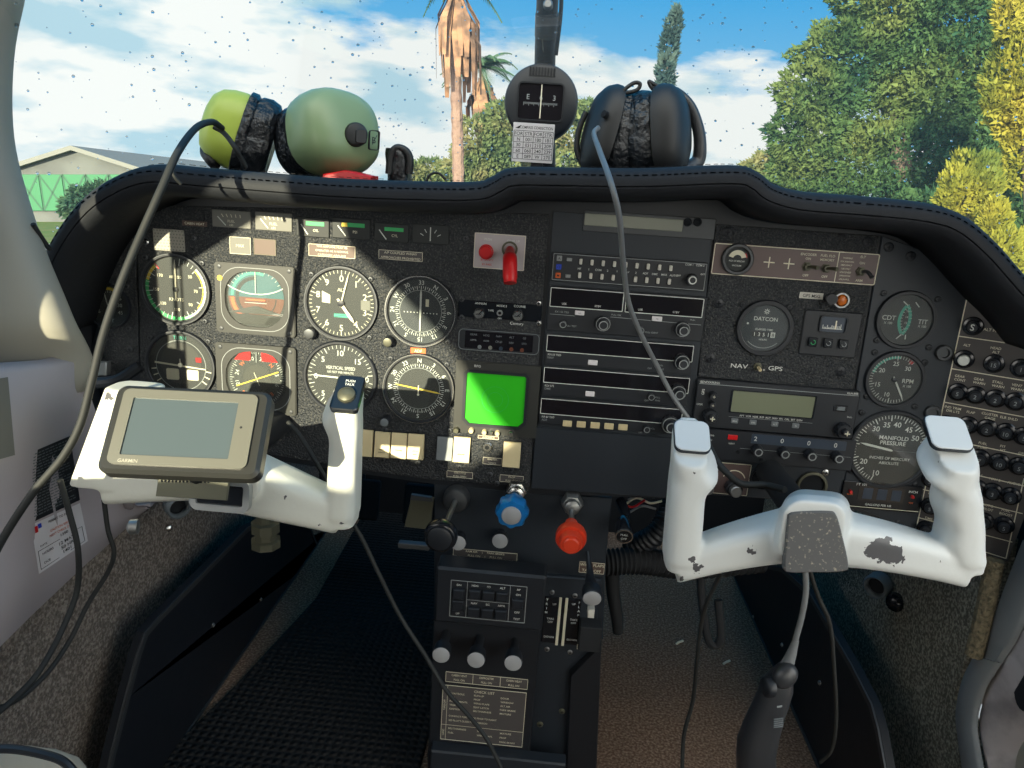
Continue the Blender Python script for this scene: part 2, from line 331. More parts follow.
mb = MB(); FW_ = Frame((-.56, 0, 0), (0, 1, 0), (0, 0, 1)); plate(mb, FW_, [(-.02, .30), (.80, .30), (.80, .66), (.30, .70), (.05, .70), (-.02, .66)], [], -.02, 0, 'void'); struct(mb, 'wall_left_forward')
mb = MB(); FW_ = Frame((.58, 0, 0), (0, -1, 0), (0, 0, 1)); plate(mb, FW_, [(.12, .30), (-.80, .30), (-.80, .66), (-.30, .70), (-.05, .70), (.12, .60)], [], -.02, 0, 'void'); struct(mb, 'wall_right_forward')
# right wall (n = -x): open doorway
WR = Frame((.56, 0, 0), (0, -1, 0), (0, 0, 1))
mb = MB(); plate(mb, WR, [(2.3, 0), (2.3, 1.18), (.40, 1.18), (.10, .93), (.10, 0)][::-1], [[(.24, .12), (1.35, .12), (1.35, 1.08), (.50, 1.10), (.24, .92)]], -.03, 0, 'cabin_cream'); struct(mb, 'wall_right')
WRC = Frame((.53, 0, 0), (0, -1, 0), (0, 0, 1))
mb = MB(); c1 = P(985, 570, .53, 0); c2 = P(952, 700, .53, 0); c3 = P(966, 768, .53, 0)
plate(mb, WRC, [(-.80, 0), (-.80, .40), (-c1.y, .44), (-c1.y+.005, .40), (-c2.y, c2.z), (-c3.y, c3.z), (.10, 0)], [], -.028, -.002, 'carpet_dark'); struct(mb, 'wall_right_carpet')
# raised carpet edge beside the door frame
mb = MB(); tube(mb, [P(995, 560, .522, 0), P(987, 600, .522, 0), P(980, 630, .522, 0), P(974, 655, .522, 0)], .010, "carpet_edge"); struct(mb, "trim_1")
# ceiling and rear wall with rear light
CE = Frame((0, 0, 1.20), (1, 0, 0), (0, 1, 0))
mb = MB(); plate(mb, CE, [(-.60, -2.3), (.60, -2.3), (.60, -.42), (-.60, -.42)], [], -.02, .0, 'cabin_grey'); struct(mb, 'ceiling')
RW = Frame((0, -2.3, 0), (-1, 0, 0), (0, 0, 1))
mb = MB(); plate(mb, RW, [(-.60, 0), (.60, 0), (.60, 1.2), (-.60, 1.2)], [[(-.50, .62), (-.06, .62), (-.06, 1.12), (-.44, 1.12)]], 0, .02, 'cabin_grey'); struct(mb, 'wall_back')

# added unseen blocker keeping sun off the left pillar, slot lets sun reach panel
SK = Frame((-.53, -.33, 0), (-.19, .11, 0), (0, 0, 1)); mb = MB(); plate(mb, SK, [(0, .30), (.25, .30), (.25, 1.2), (0, 1.2)], [[(.002, .66), (.030, .66), (.030, .90), (.002, .90)]], -.004, 0, 'cabin_grey'); struct(mb, 'sun_blocker')
# left door pillar: rounded post between side window and windshield, swelling into the moulded sidewall
ed = [(24, -30), (20, 0), (9, 40), (6, 100), (9, 150), (24, 200), (42, 256), (62, 300), (74, 332), (84, 360), (96, 410)]
secs = []
for i, (x_, y_) in enumerate(ed):
    e = P(x_, y_, -.13+.0*i)+(Vector((-.014, .03, 0)) if i > 8 else Vector()); wv = .012+.001*i
    s_ = []
    for k in range(9):
        t = R(-90+180*k/8); s_.append(e+Vector((-wv+wv*math.cos(t), wv*1.2*math.sin(t)-.0, 0)))
    s_ = [e+Vector((-.012, .02, 0)), e+Vector((-.003, .014, 0)), e, e+Vector((-.003, -.012, 0)), e+Vector((-.012, -.022, 0)), e+Vector((-.028, -.030, -.002)), e+Vector((-.05, -.040, -.004)), e+Vector((-.09, -.055, -.006)), e+Vector((-.16, -.10, -.01)), e+Vector((-.17, -.06, -.01)), e+Vector((-.09, .00, 0)), e+Vector((-.05, .018, 0))]
    secs.append(s_)
mb = MB(); loft(mb, secs, 'cabin_cream'); o = struct(mb, 'trim_2', 60)
sm = o.modifiers.new('s', 'SUBSURF'); sm.levels = 2; sm.render_levels = 2
# lower mauve sidewall moulding, facing the pilot
ed = [(0, 364), (40, 361), (74, 356)]
pts = [P(-60, 372, -.25), P(-20, 366, -.22), P(20, 363, -.18), P(50, 361, -.15), P(74, 355, -.12), P(86, 375, -.10), P(100, 420, -.09), P(118, 465, -.07), P(136, 505, -.03), P(150, 508, 0.02)]
low = [P(-60, 700, -.32), P(-40, 690, -.29), P(0, 655, -.25), P(30, 624, -.19), P(60, 595, -.14), P(80, 575, -.10), P(100, 556, -.06), P(120, 536, -.02), P(142, 514, .02), P(156, 502, .05)]
mb = MB(); v = []; 
for t in (0, .03, .25, .5, .75, .97, 1):
    for i in range(len(pts)):
        q = pts[i].lerp(low[i], t); q.x += (-.012 if t in (0, 1) else 0); v.append(q)
n_ = len(pts); f = [[r_*n_+i, r_*n_+i+1, (r_+1)*n_+i+1, (r_+1)*n_+i] for r_ in range(6) for i in range(n_-1)]
mb.add(v, f, 'cabin_mauve'); o = struct(mb, 'trim_3', 60); sm = o.modifiers.new('s', 'SOLIDIFY'); sm.thickness = .006; sm.offset = -1
_LWp = pts; _LWl = low
def lw(px_, py_, lift=.002):
    """a point on the left lower moulding under the given pixel (triangulated lookup on the real surface)"""
    from mathutils.geometry import intersect_ray_tri
    c = Vector(CAM); r = Vector(ray(px_, py_))
    for i in range(len(pts)-1):
        for tri in ((pts[i], pts[i+1], low[i+1]), (pts[i], low[i+1], low[i])):
            h = intersect_ray_tri(*tri, r, c, True)
            if h is not None: return h+(c-h).normalized()*lift
    return c+r*.6

# windshield: one curved pane
def wsp(u, v):
    a = Vector((.60*u, .42-.46*u*u, .745-.075*u*u)); b = Vector((.54*u, -.38-.10*u*u, 1.20-.06*u*u)); c = Vector((.60*u, .12-.32*u*u, 1.02-.06*u*u))
    return a*(1-v)**2+c*2*v*(1-v)+b*v*v
mb = MB(); nu, nv = 40, 20; v = [wsp(-1+2*i/nu, j/nv) for j in range(nv+1) for i in range(nu+1)]
mb.add(v, [[j*(nu+1)+i, j*(nu+1)+i+1, (j+1)*(nu+1)+i+1, (j+1)*(nu+1)+i] for j in range(nv) for i in range(nu)], 'windshield_glass'); struct(mb, 'window_1', 60)
# rain drops on the outside of the pane
mb = MB()
for k in range(1500):
    u = random.uniform(-.97, .97); vv = random.uniform(.02, .75); p = wsp(u, vv); nn = (wsp(u+.01, vv)-p).cross(wsp(u, vv+.01)-p).normalized()
    if nn.y < 0: nn = -nn
    r = random.choice([.0006, .0008, .0010, .0013, .0017])*random.uniform(.8, 1.2); a = nn.orthogonal().normalized(); b = nn.cross(a); vs = []
    p = p+nn*.0008
    for hh, rad in ((0, 1), (.45, .85), (.75, .5)):
        for q in range(7): t = q*2*math.pi/7; vs.append(p+(a*math.cos(t)+b*math.sin(t))*r*rad+nn*r*hh)
    vs.append(p+nn*r*.85)
    fs = [[g*7+q, g*7+(q+1) % 7, (g+1)*7+(q+1) % 7, (g+1)*7+q] for g in range(2) for q in range(7)]+[[14+q, 14+(q+1) % 7, 21] for q in range(7)]+[list(range(7))]
    mb.add(vs, fs, 'water_drop')
mb.build('raindrops', None, 60, label='raindrops scattered over the windshield glass', category='raindrops', kind='stuff')

# ================================================================== glareshield
gp = [(30, 330), (44, 285), (60, 248), (84, 214), (112, 192), (150, 178), (200, 181), (260, 186), (340, 192), (420, 195), (478, 195), (498, 188), (514, 181), (560, 181), (640, 182), (730, 179), (752, 184), (768, 196), (800, 205), (860, 210), (920, 216), (955, 226), (985, 250), (1012, 280), (1040, 312), (1060, 345)]
GY = -.088
gpath = cat([P(*q, GY) for q in gp], 5)
def gsec(i):
    a = gpath[max(i-1, 0)]; b = gpath[min(i+1, len(gpath)-1)]; t = (b-a).normalized(); n = Vector((-t.z, 0, t.x)); return n   # outward
prof = [(-.020, .088), (-.019, .030), (-.017, .008), (-.013, -.004), (-.007, -.009), (-.0052, -.0092), (-.0045, -.0060), (-.0038, -.0092), (.002, -.0095), (.009, -.004), (.0125, .004), (.0135, .0125), (.0120, .0145), (.0135, .0165), (.0125, .035), (.004, .12), (-.010, .30), (-.030, .50)]
secs_v = []; mb = MB(); K = len(prof)
for i, p in enumerate(gpath):
    n = gsec(i)
    for o_, y_ in prof: secs_v.append(p+n*o_+Vector((0, y_, 0)))
mb.add(secs_v, [[i*K+k, i*K+k+1, (i+1)*K+k+1, (i+1)*K+k] for i in range(len(gpath)-1) for k in range(K-1)], 'cover_leather')
gs = thing('glareshield', 'long black padded leather glareshield hood arching over the instrument panel', 'glareshield', P(512, 190, -.1))
o = mb.build('hood', gs, 60); sm = o.modifiers.new('s', 'SOLIDIFY'); sm.thickness = .004; sm.offset = -1
for STR_ in ((.0143, .020), (.0062, -.0078)):
  mb = MB()
  for i in range(len(gpath)-1):
      n = gsec(i); a, b = gpath[i], gpath[i+1]; Ls = (b-a).length; k = max(1, int(Ls/.006))
      for q in range(k):
          for (o_, y_) in (STR_,):
              s0 = a.lerp(b, (q+.15)/k)+n*o_+Vector((0, y_, 0)); s1 = a.lerp(b, (q+.75)/k)+n*o_+Vector((0, y_, 0)); w_ = Vector((0, .0006, 0)) if o_ > .01 else n*.0006
              mb.add([s0-w_, s1-w_, s1+w_, s0+w_, s0+n*.0006, s1+n*.0006], [[0, 1, 5, 4], [4, 5, 2, 3], [0, 1, 2, 3]], 'stitch')
  mb.build('stitching', gs)

# ================================================================== outdoors, on level ground (the aircraft leans slightly)
OC = Vector(CAM); FW = Vector(MW @ np.array([0, 0, 1.0])); FW = (FW-UP*FW.dot(UP)).normalized(); RT = FW.cross(UP).normalized()
EYE = 1.9
def O(x_, y_, dist):                                    # point on a pixel's sight line at horizontal distance dist ahead
    r = Vector(ray(x_, y_)); return OC+r*(dist/r.dot(FW))
def G(x_, dist, h=0):                                   # ground point in the direction of column x
    p = O(x_, 300, dist); p = p-UP*((p-OC).dot(UP)+EYE); return p+UP*h
def gpt(r_, f_, h=0): return OC+RT*r_+FW*f_-UP*EYE+UP*h
mb = MB(); quadplane(mb, [gpt(-400, -60), gpt(400, -60), gpt(400, 32), gpt(-400, 32)], 'tarmac'); struct(mb, 'ground')
mb = MB(); quadplane(mb, [gpt(-600, 32, .02), gpt(600, 32, .02), gpt(600, 900, .02), gpt(-600, 900, .02)], 'grass'); mb.build('grass_field', None, label='green grass field beyond the tarmac', category='grass', kind='stuff')
# hangar
HD = 62
h0 = (O(85, 200, HD)-OC).dot(RT)
gab = thing('hangar', 'grey gabled aircraft hangar with green sliding doors seen through the left of the windshield', 'hangar', gpt(h0, HD+12))
FH = Frame(gpt(0, HD), RT, UP)
def fh(x_, y_): return FH.px(x_, y_)
la, lb = fh(12, 168); ap = fh(75, 150.5); rb = fh(136, 170)[0]; eav = (lb+fh(136, 172)[1])/2; base = 0.0
mb = MB(); prism(mb, FH, [(la, 0), (rb, 0), (rb, eav), (ap[0], ap[1]), (la, eav)], -40, 0, 'hangar_grey'); mb.build('wall', gab)
mb = MB()
for sx_, p0, p1 in ((0, (la-.8, eav-.25), ap), (1, ap, (rb+.8, eav-.25))):
    prism(mb, FH, [p0, p1, (p1[0], p1[1]+.35), (p0[0], p0[1]+.35)], -41, .6, 'hangar_roof')
mb.build('roof', gab)
gt = eav-.35; gb = .9; W_ = (rb-la-.6)/5
for k in range(5):
    mb = MB(); a0 = la+.3+W_*k; a1 = a0+W_-.06; box(mb, FH, a0, gb, a1, gt, .02, .18, 'hangar_green', .02, .02)
    d_ = mb.build('door', gab)
    mb = MB(); line(mb, FH, (a0, gb), (a1, gt), .13, .2, 'hangar_brace'); line(mb, FH, (a0, gt), (a1, gb), .13, .2, 'hangar_brace'); line(mb, FH, (a0+.05, gb), (a0+.05, gt), .1, .2, 'hangar_brace'); mb.build('brace', d_)
# foliage -----------------------------------------------------------
def crown(mb, blobs, n, size, m, droop=.3, flat=.6, elong=1.6):
    """leaf sprays on the surface of lumpy ellipsoids; blobs = (centre, rx, ry, rz) in RT/FW/UP"""
    tot = sum((b[1]*b[3])**.8 for b in blobs); V = []; Fc = []
    Rt = np.array(RT); Fw = np.array(FW); Up = np.array(UP)
    for c, rx, ry, rz in blobs:
        k = max(20, int(n*(rx*rz)**.8/tot)); d = rng.normal(size=(k, 3)); d /= np.linalg.norm(d, axis=1)[:, None]
        rad = 1+.0*d[:, :1]; ph = rng.uniform(0, 6.28, 6)
        lump = 1+.16*np.sin(5*d[:, 0]+ph[0])*np.sin(6*d[:, 2]+ph[1])+.12*np.sin(9*d[:, 0]+ph[2])*np.sin(11*d[:, 2]+ph[3])
        rad = lump*rng.uniform(.80, 1.04, k)
        loc = d*np.array([rx, ry, rz])*rad[:, None]; pos = np.array(c)+loc[:, :1]*Rt+loc[:, 1:2]*Fw+loc[:, 2:]*Up
        out = d[:, :1]*Rt+d[:, 1:2]*Fw+d[:, 2:]*Up; out = out+rng.normal(size=(k, 3))*.45-Up*droop; out /= np.linalg.norm(out, axis=1)[:, None]
        sd_ = np.cross(out, rng.normal(size=(k, 3))); sd_ /= np.linalg.norm(sd_, axis=1)[:, None]; s_ = size*rng.uniform(.6, 1.3, k)[:, None]
        a = pos-sd_*s_*.5; b = pos+sd_*s_*.5; t = pos+out*s_*elong; u_ = pos-out*s_*.4
        base_ = len(V); V += [Vector(q) for q in np.stack([u_, b, t, a], 1).reshape(-1, 3)]; Fc += [[base_+4*i, base_+4*i+1, base_+4*i+2, base_+4*i+3] for i in range(k)]
    mb.add(V, Fc, m)
def rawbuild(mb, name, parent, **tags):
    off = Vector((0, 0, 0)); p = parent
    while p is not None: off += Vector(p.location); p = p.parent
    me = bpy.data.meshes.new(name); me.from_pydata([v-off for v in mb.v], [], mb.f)
    for n in mb.names: me.materials.append(MATS[n])
    me.polygons.foreach_set('material_index', mb.m); o = bpy.data.objects.new(name, me); COL.objects.link(o); o.parent = parent
    for a, b in tags.items(): o[a] = b
    return o
def tree(name, label, catg, x_, dist, blobs_px, n, size, m, trunk_r=.25, group=None, depth=1.0, **kw):
    t = thing(name, label, catg, G(x_, dist), group); bl = []
    for (bx, by, rw, rh) in blobs_px:
        c = O(bx, by, dist+random.uniform(-.5, .5)*depth); s_ = dist/FPX*1.03; bl.append((c, rw*s_, min(rw, rh)*s_*depth, rh*s_))
    mb = MB(); crown(mb, bl, n, size, m, **kw)
    # dark inner mass so the crown is not see-through
    rawbuild(mb, 'foliage', t)
    mb = MB(); top = sum((b[0] for b in bl), Vector())/len(bl); tube(mb, [G(x_, dist), G(x_, dist).lerp(top, .5), top], lambda q: trunk_r*(1-.6*q), 'bark', 8); mb.build('trunk', t)
    return t
random.seed(3)
big = []
for (bx, by, rw, rh) in [(935, -60, 80, 60), (900, 5, 58, 45), (940, 20, 70, 55), (850, 50, 45, 30), (890, 65, 75, 40), (960, 90, 60, 50), (820, 95, 40, 26), (870, 115, 70, 34), (812, 132, 42, 24), (900, 160, 85, 36), (840, 168, 58, 28), (960, 190, 60, 50), (800, 165, 30, 20), (1010, 60, 45, 80), (985, 140, 40, 50), (880, 200, 70, 24)]:
    big.append((bx, by, rw, rh))
tree('conifer_tree', 'huge dark green conifer filling the right of the windshield', 'tree', 900, 30, big, 95000, .115, 'leaf_green', .6, depth=.8, droop=-.1)
yl = [(1020, 66, 30, 40), (1016, 105, 24, 30), (993, 102, 9, 12), (1034, 140, 26, 45), (1034, 10, 32, 36), (1010, 8, 12, 24), (1044, 90, 36, 60)]
tree('golden_cypress_tree', 'tall yellow-gold cypress at the far right edge behind the glass', 'tree', 1030, 20, yl, 13000, .085, 'leaf_yellow', .2, depth=.7, droop=-.8)
tree('golden_shrub', 'yellow conifer shrub low at the right in front of the big green conifer', 'shrub', 970, 17, [(972, 178, 26, 24), (958, 192, 18, 22), (985, 190, 14, 20), (965, 215, 26, 20), (945, 210, 10, 16)], 6000, .07, 'leaf_yellow', .1, depth=.7, droop=-.8)
tree('golden_shrub', 'small yellow conifer shrub right of the other, just above the curved hood', 'shrub', 1000, 15, [(995, 220, 14, 20), (985, 240, 18, 18), (1012, 262, 14, 26), (1024, 250, 10, 20), (1003, 250, 16, 20)], 5000, .06, 'leaf_yellow', .1, depth=.7, droop=-.8)
tree('green_hedge', 'dark green undergrowth at the lower right of the windshield', 'hedge', 1000, 24, [(1000, 230, 60, 60), (930, 220, 50, 30), (1040, 280, 50, 60), (1040, 190, 40, 40)], 14000, .12, 'leaf_green', .2, depth=.6)
tree('bushy_tree', 'olive and gold bushy tree left of the big conifer behind the headset', 'tree', 790, 40, [(800, 172, 34, 22), (770, 165, 22, 14), (752, 175, 18, 12), (825, 185, 30, 20), (780, 185, 40, 16)], 8000, .16, 'leaf_bush', .2)
tree('bushy_tree', 'pale yellow-green bushy tree behind the compass and the palm trunks', 'tree', 500, 45, [(480, 150, 24, 30), (505, 130, 18, 26), (520, 150, 26, 36), (495, 165, 40, 22), (470, 170, 26, 18), (550, 160, 24, 30), (497, 118, 10, 12)], 13000, .19, 'leaf_bush', .2)
tree('bushy_tree', 'pale yellow-green bushy tree between compass and black headset', 'tree', 590, 44, [(588, 120, 14, 18), (578, 150, 24, 36), (600, 130, 16, 22), (605, 160, 22, 26)], 7000, .17, 'leaf_bush', .2)
tree('low_shrub', 'low hazy green shrub at the hood edge left of the palm', 'shrub', 430, 50, [(432, 170, 16, 10), (415, 172, 10, 8), (445, 172, 10, 9)], 2500, .18, 'leaf_bush', .1)
tree('round_shrub', 'round dark green shrub on the grass before the hangar', 'shrub', 88, 24, [(88, 200, 20, 14), (75, 208, 14, 10), (104, 196, 18, 12), (100, 210, 24, 14)], 4500, .10, 'leaf_shrub', .1)
tree('slender_cypress_tree', 'slender blue-green cypress leaning above the black headset', 'tree', 664, 46, [(662, 92, 7, 16), (666, 70, 8, 16), (669, 48, 8, 15), (673, 28, 7, 13), (676, 16, 4, 8), (660, 120, 9, 20)], 3600, .16, 'leaf_cypress', .15, droop=-.9)
# palms ---------------------------------------------------------------
def frond(mb, o_, dirv, Ls, m, drop=.6, w=.5):
    dirv = dirv.normalized(); pts = []
    for k in range(9):
        s_ = k/8*Ls; pts.append(o_+dirv*s_-UP*drop*s_*s_/Ls)
    side = dirv.cross(UP).normalized()
    tube(mb, pts, .03, m, 4, False)
    for k in range(1, 9):
        t = (pts[k]-pts[k-1]).normalized(); ww = w*math.sin(math.pi*min(.95, k/9+.1))
        for s_ in (-1, 1):
            for j in range(3):
                q = pts[k-1].lerp(pts[k], j/3); e = q+side*s_*ww+t*ww*.7-UP*ww*.35; mb.add([q-t*.05, q+t*.05, e], [[0, 1, 2]], m)
def palm(label, base_px, top_px, dist, rad, crown_s, skirt, seed):
    rs = random.Random(seed); b = G(base_px[0], dist); tp = O(*top_px, dist); b = b+RT*((tp-b).dot(RT))*.5
    t = thing('palm_tree', label, 'palm tree', b, None)
    mb = MB(); pts = [b.lerp(tp, k/12)+RT*math.sin(k*.5)*.05 for k in range(13)]; tube(mb, pts, lambda q: rad*(1.12-.2*q+.06*math.sin(q*90)), 'trunk', 10); mb.build('trunk', t)
    mb = MB()
    for k in range(46):
        an = rs.uniform(0, 6.28); d_ = RT*math.cos(an)+FW*math.sin(an); st = tp+UP*rs.uniform(-.3, .3)*crown_s; ln = skirt*rs.uniform(.6, 1.1); o1 = st+d_*rad*rs.uniform(1.5, 3.3); o2 = o1-UP*ln+d_*rs.uniform(-.1, .35)
        sd_ = d_.cross(UP)*rs.uniform(.10, .2)*crown_s; mid = o1.lerp(o2, .5)+d_*.12
        mb.add([st, mid-sd_, o2-sd_*.5, o2+sd_*.4, mid+sd_], [[0, 1, 4], [1, 2, 3, 4]], 'dead_frond')
    rawbuild(mb, 'dead_frond_skirt', t)
    mb = MB()
    for k in range(30):
        an = k*2.4; el = rs.uniform(-.1, 1.1); d_ = (RT*math.cos(an)+FW*math.sin(an))*math.cos(el)+UP*math.sin(el); frond(mb, tp+UP*.35*crown_s, d_, crown_s*rs.uniform(1.3, 1.9), 'leaf_palm', rs.uniform(.4, .8), .32*crown_s)
    rawbuild(mb, 'frond_crown', t)
palm('tall fan palm with a brown skirt of dead fronds, crown cut by the photo top', (456, 200), (456, -14), 34, .25, 1.15, 4.0, 1)
palm('shorter palm behind the tall one, green fronds over a rusty brown skirt', (480, 200), (482, 78), 48, .22, 1.7, 3.2, 2)

# ================================================================== instrument panel
PT = .0016                                              # face of the panel plates
pan = thing('instrument_panel', 'black crackle-finish instrument panel running right across the cockpit under the hood', 'instrument panel', (0, 0, .62))
top = []
for i in range(0, len(gpath), 2):
    q = gpath[i]+gsec(i)*-.0215
    if -.56 < q.x < .50 and q.z > .60: top.append((q.x, q.z))
mb = MB(); prism(mb, MAIN, top[::-1]+[pm(84, 372), pm(140, 440), pm(360, 474), pm(430, 484), pm(533, 494), pm(690, 500), pm(700, 494), pm(840, 505), pm(915, 533), (.50, pm(915, 533)[1])], -.010, -.0016, 'black'); mb.build('backing', pan)
def pplate(name, px_, m, r=0, **k):
    mb = MB(); prism(mb, MAIN, [pm(*q) for q in px_], -.0014, PT, m, .0007); return mb.build(name, pan, **k)
pplate('pilot_plate', [(138, 205), (549, 214), (530, 486), (430, 479), (365, 470), (142, 432)], 'panel')
pplate('side_plate', [(97, 240), (112, 214), (135, 205), (140, 366), (112, 378), (100, 360)], 'panel')
pplate('radio_plate', [(553, 211), (713, 224), (687, 497), (533, 487)], 'panel_smooth')
pplate('center_right_plate', [(716, 224), (879, 236), (852, 391), (696, 376)], 'panel')
pplate('copilot_gauge_plate', [(882, 236), (955, 262), (969, 290), (914, 531), (842, 501), (855, 392)], 'panel_smooth')
pplate('lower_right_plate', [(696, 440), (848, 460), (839, 501), (700, 494)], 'panel_smooth')
_sc = None
def screw(x_, y_, r=3.2, m='black', parent=None, F=MAIN, d=PT):
    a, b = F.px(x_, y_); k = pxm(F, x_, y_); r *= k; mb = MB()
    lathe(mb, F, a, b, [(r, d), (r, d+.0012), (r*.75, d+.002), (r*.3, d+.0022)], m, 12)
    line(mb, F, (a-r*.5, b), (a+r*.5, b), r*.25, d+.0024, 'void'); line(mb, F, (a, b-r*.5), (a, b+r*.5), r*.25, d+.0024, 'void'); return mb.build('screw', parent or pan)
for q in [(146, 257), (203, 263), (206, 321), (151, 337), (209, 341), (128, 286), (130, 328), (131, 349), (195, 238), (312, 274), (371, 279), (370, 337), (392, 281), (313, 353), (370, 358), (391, 358), (447, 364), (448, 342), (449, 407), (466, 238), (466, 257), (462, 299), (462, 317), (385, 429), (419, 430), (383, 459), (399, 460), (418, 462), (460, 466), (511, 469), (450, 430), (490, 474), (497, 483)]: screw(*q, 2.8, 'steel_dark')
for q in [(539, 303), (539, 323), (527, 433), (147, 242), (532, 368)]: screw(*q, 3, 'chrome')
for q in [(727, 232), (867, 242), (718, 303), (840, 371), (710, 358), (888, 247), (910, 256)]: screw(*q, 5, 'black')
for q in [(742, 304), (789, 307), (883, 293), (937, 299), (876, 340), (928, 347), (874, 352), (924, 362), (866, 396), (914, 406), (861, 412), (850, 470), (915, 484), (851, 511), (897, 522)]: screw(*q, 3.2, 'black')
for q in [(942, 352), (931, 412)]:
    a, b = pm(*q); mb = MB(); lathe(mb, MAIN, a, b, [(.009, PT), (.009, .006), (.008, .007), (.0055, .007), (.005, .0045)], 'steel_dark', 20); mb.build('blanking_plug', pan)
def lamp_post(x_, y_):
    a, b = pm(x_, y_); mb = MB(); lathe(mb, MAIN, a, b, [(.0055, PT), (.0055, .004), (.004, .005), (.0035, .003)], 'olive_metal', 16); return mb
lamp_post(97, 270).build('socket', pan); 

GR = 'flight instruments on the pilot side'
def gbase(name, label, x_, y_, rpx, dial='dial', grp=None, catg='gauge', bez='black', inner=.9, bd=.006, glass=True, rim=None):
    a, b = pm(x_, y_); r = rpx*pxm(MAIN, x_, y_); t = thing(name, label, catg, MAIN.w(a, b, PT), grp)
    mb = MB(); lathe_ring(mb, a, b, [(r, PT), (r, bd*.7), (r*.97, bd), (r*(inner+.02), bd), (r*inner, bd*.8), (r*inner, PT+.0004)], bez)
    if rim: lathe_ring(mb, a, b, [(r*.985, bd), (r*.985, bd+.0006), (r*.955, bd+.0006), (r*.955, bd)], rim)
    mb.build('bezel', t)
    if glass:
        g = MB(); disc(g, MAIN, a, b, r*(inner-.005), bd*.78, 'gauge_glass', 40); g.build('glass', t)
    d = MB(); disc(d, MAIN, a, b, r*(inner+.01), PT+.0006, dial, 40)
    return t, a, b, r, d
def lathe_ring(mb, a, b, prof, m, n=40, F=MAIN):
    v = []; f = []; k = len(prof)
    for r, d in prof:
        for i in range(n): t = 2*math.pi*i/n; v.append(F.w(a+r*math.cos(t), b+r*math.sin(t), d))
    for q in range(k-1):
        for i in range(n): j = (i+1) % n; f.append([q*n+i, q*n+j, (q+1)*n+j, (q+1)*n+i])
    mb.add(v, f, m)
DI = PT+.0009
def ticks(d, a, b, r, t0, t1, n, l, w, m='white_ink', major=0, ml=0, F=MAIN, dd=None):
    for k in range(n+1):
        t = t0+(t1-t0)*k/n; big_ = major and k % major == 0; ll = ml if big_ else l
        line(d, F, pol(a, b, r, t), pol(a, b, r-ll, t), w*(1.5 if big_ else 1), dd or DI, m)
def nums(d, a, b, r, t0, t1, labels, h, m='white_ink', rot=False, F=MAIN):
    n = len(labels)
    for k, s in enumerate(labels):
        t = t0+(t1-t0)*k/(n-1); q = pol(a, b, r, t); text(d, F, s, q[0], q[1], h, DI, m, 'c', -t if rot else 0)
def needle(name, t, a, b, th, l, tail, w, m='white_ink', d0=PT+.0022, F=MAIN, hub=True, hm='black'):
    mb = MB(); e = Vector((math.sin(R(th)), math.cos(R(th)))); n = Vector((-e.y, e.x)); c = Vector((a, b))
    pts = [c-e*tail-n*w*.35, c-e*tail+n*w*.35, c+n*w*.5, c+e*l*.8+n*w*.5, c+e*l, c+e*l*.8-n*w*.5, c-n*w*.5]
    prism(mb, F, [tuple(q) for q in pts], d0, d0+.0005, m)
    if hub: lathe(mb, F, a, b, [(w*.8+.001, d0-.0012), (w*.8+.001, d0+.001), (w*.4, d0+.0014)], hm, 14)
    return mb.build(name, t)
def gknob(t, x_, y_, r=.0065, h=.012, m='black', cap=None):
    a, b = pm(x_, y_); mb = MB(); lathe(mb, MAIN, a, b, [(r, PT), (r*.98, h*.85), (r*.85, h)], m, 20)
    if cap: lathe(mb, MAIN, a, b, [(r*.8, h), (r*.8, h+.0006), (r*.6, h+.0009)], cap, 20)
    mb.build('knob', t)
# small suction gauge
t, a, b, r, d = gbase('ammeter_gauge', 'small round battery ammeter with yellow arc at the far left of the panel', 110, 306, 22, grp=None)
arc(d, MAIN, a, b, r*.78, -45, 45, r*.12, DI, 'yellow'); ticks(d, a, b, r*.7, -60, 60, 12, r*.1, .0005)
text(d, MAIN, 'BAT', a, b-r*.62, r*.16, DI)
for k, s in enumerate(('10', '8', '6')): text(d, MAIN, s, a-r*.45, b+r*(.4-.32*k), r*.16, DI); text(d, MAIN, str(15+15*k), a+r*.5, b+r*(.4-.32*k), r*.16, DI)
d.build('dial', t); needle('needle', t, a, b, -12, r*.6, r*.2, .0012)
# airspeed
t, a, b, r, d = gbase('airspeed_indicator', 'round airspeed indicator with green and yellow arcs, its needle straight up', 177, 289, 35, rim='steel_dark')
arc(d, MAIN, a, b, r*.82, 150, 285, r*.09, DI-.0002, 'green_ink'); arc(d, MAIN, a, b, r*.82, 285, 318, r*.08, DI-.0002, 'yellow'); arc(d, MAIN, a, b, r*.82, 45, 165, r*.06, DI-.0001, 'white_ink')
arc(d, MAIN, a, b, r*.76, 45, 130, r*.025, DI, 'yellow')
ticks(d, a, b, r*.86, 10, 318, 34, r*.12, .0006, major=4, ml=r*.2); line(d, MAIN, pol(a, b, r*.88, 320), pol(a, b, r*.7, 320), .0014, DI+.0001, 'red')
nums(d, a, b, r*.56, 48, 310, ['50', '70', '90', '110', '130', '150', '170', '190'][:7], r*.085, 'cream_ink')
text(d, MAIN, 'AIRSPEED', a, b+r*.34, r*.075, DI, 'cream_ink', sx=.8); text(d, MAIN, 'KNOTS', a, b-r*.28, r*.09, DI, 'cream_ink')
d.build('dial', t); needle('needle', t, a, b, 1, r*.82, r*.3, .0024, 'cream_ink', hm='dial')
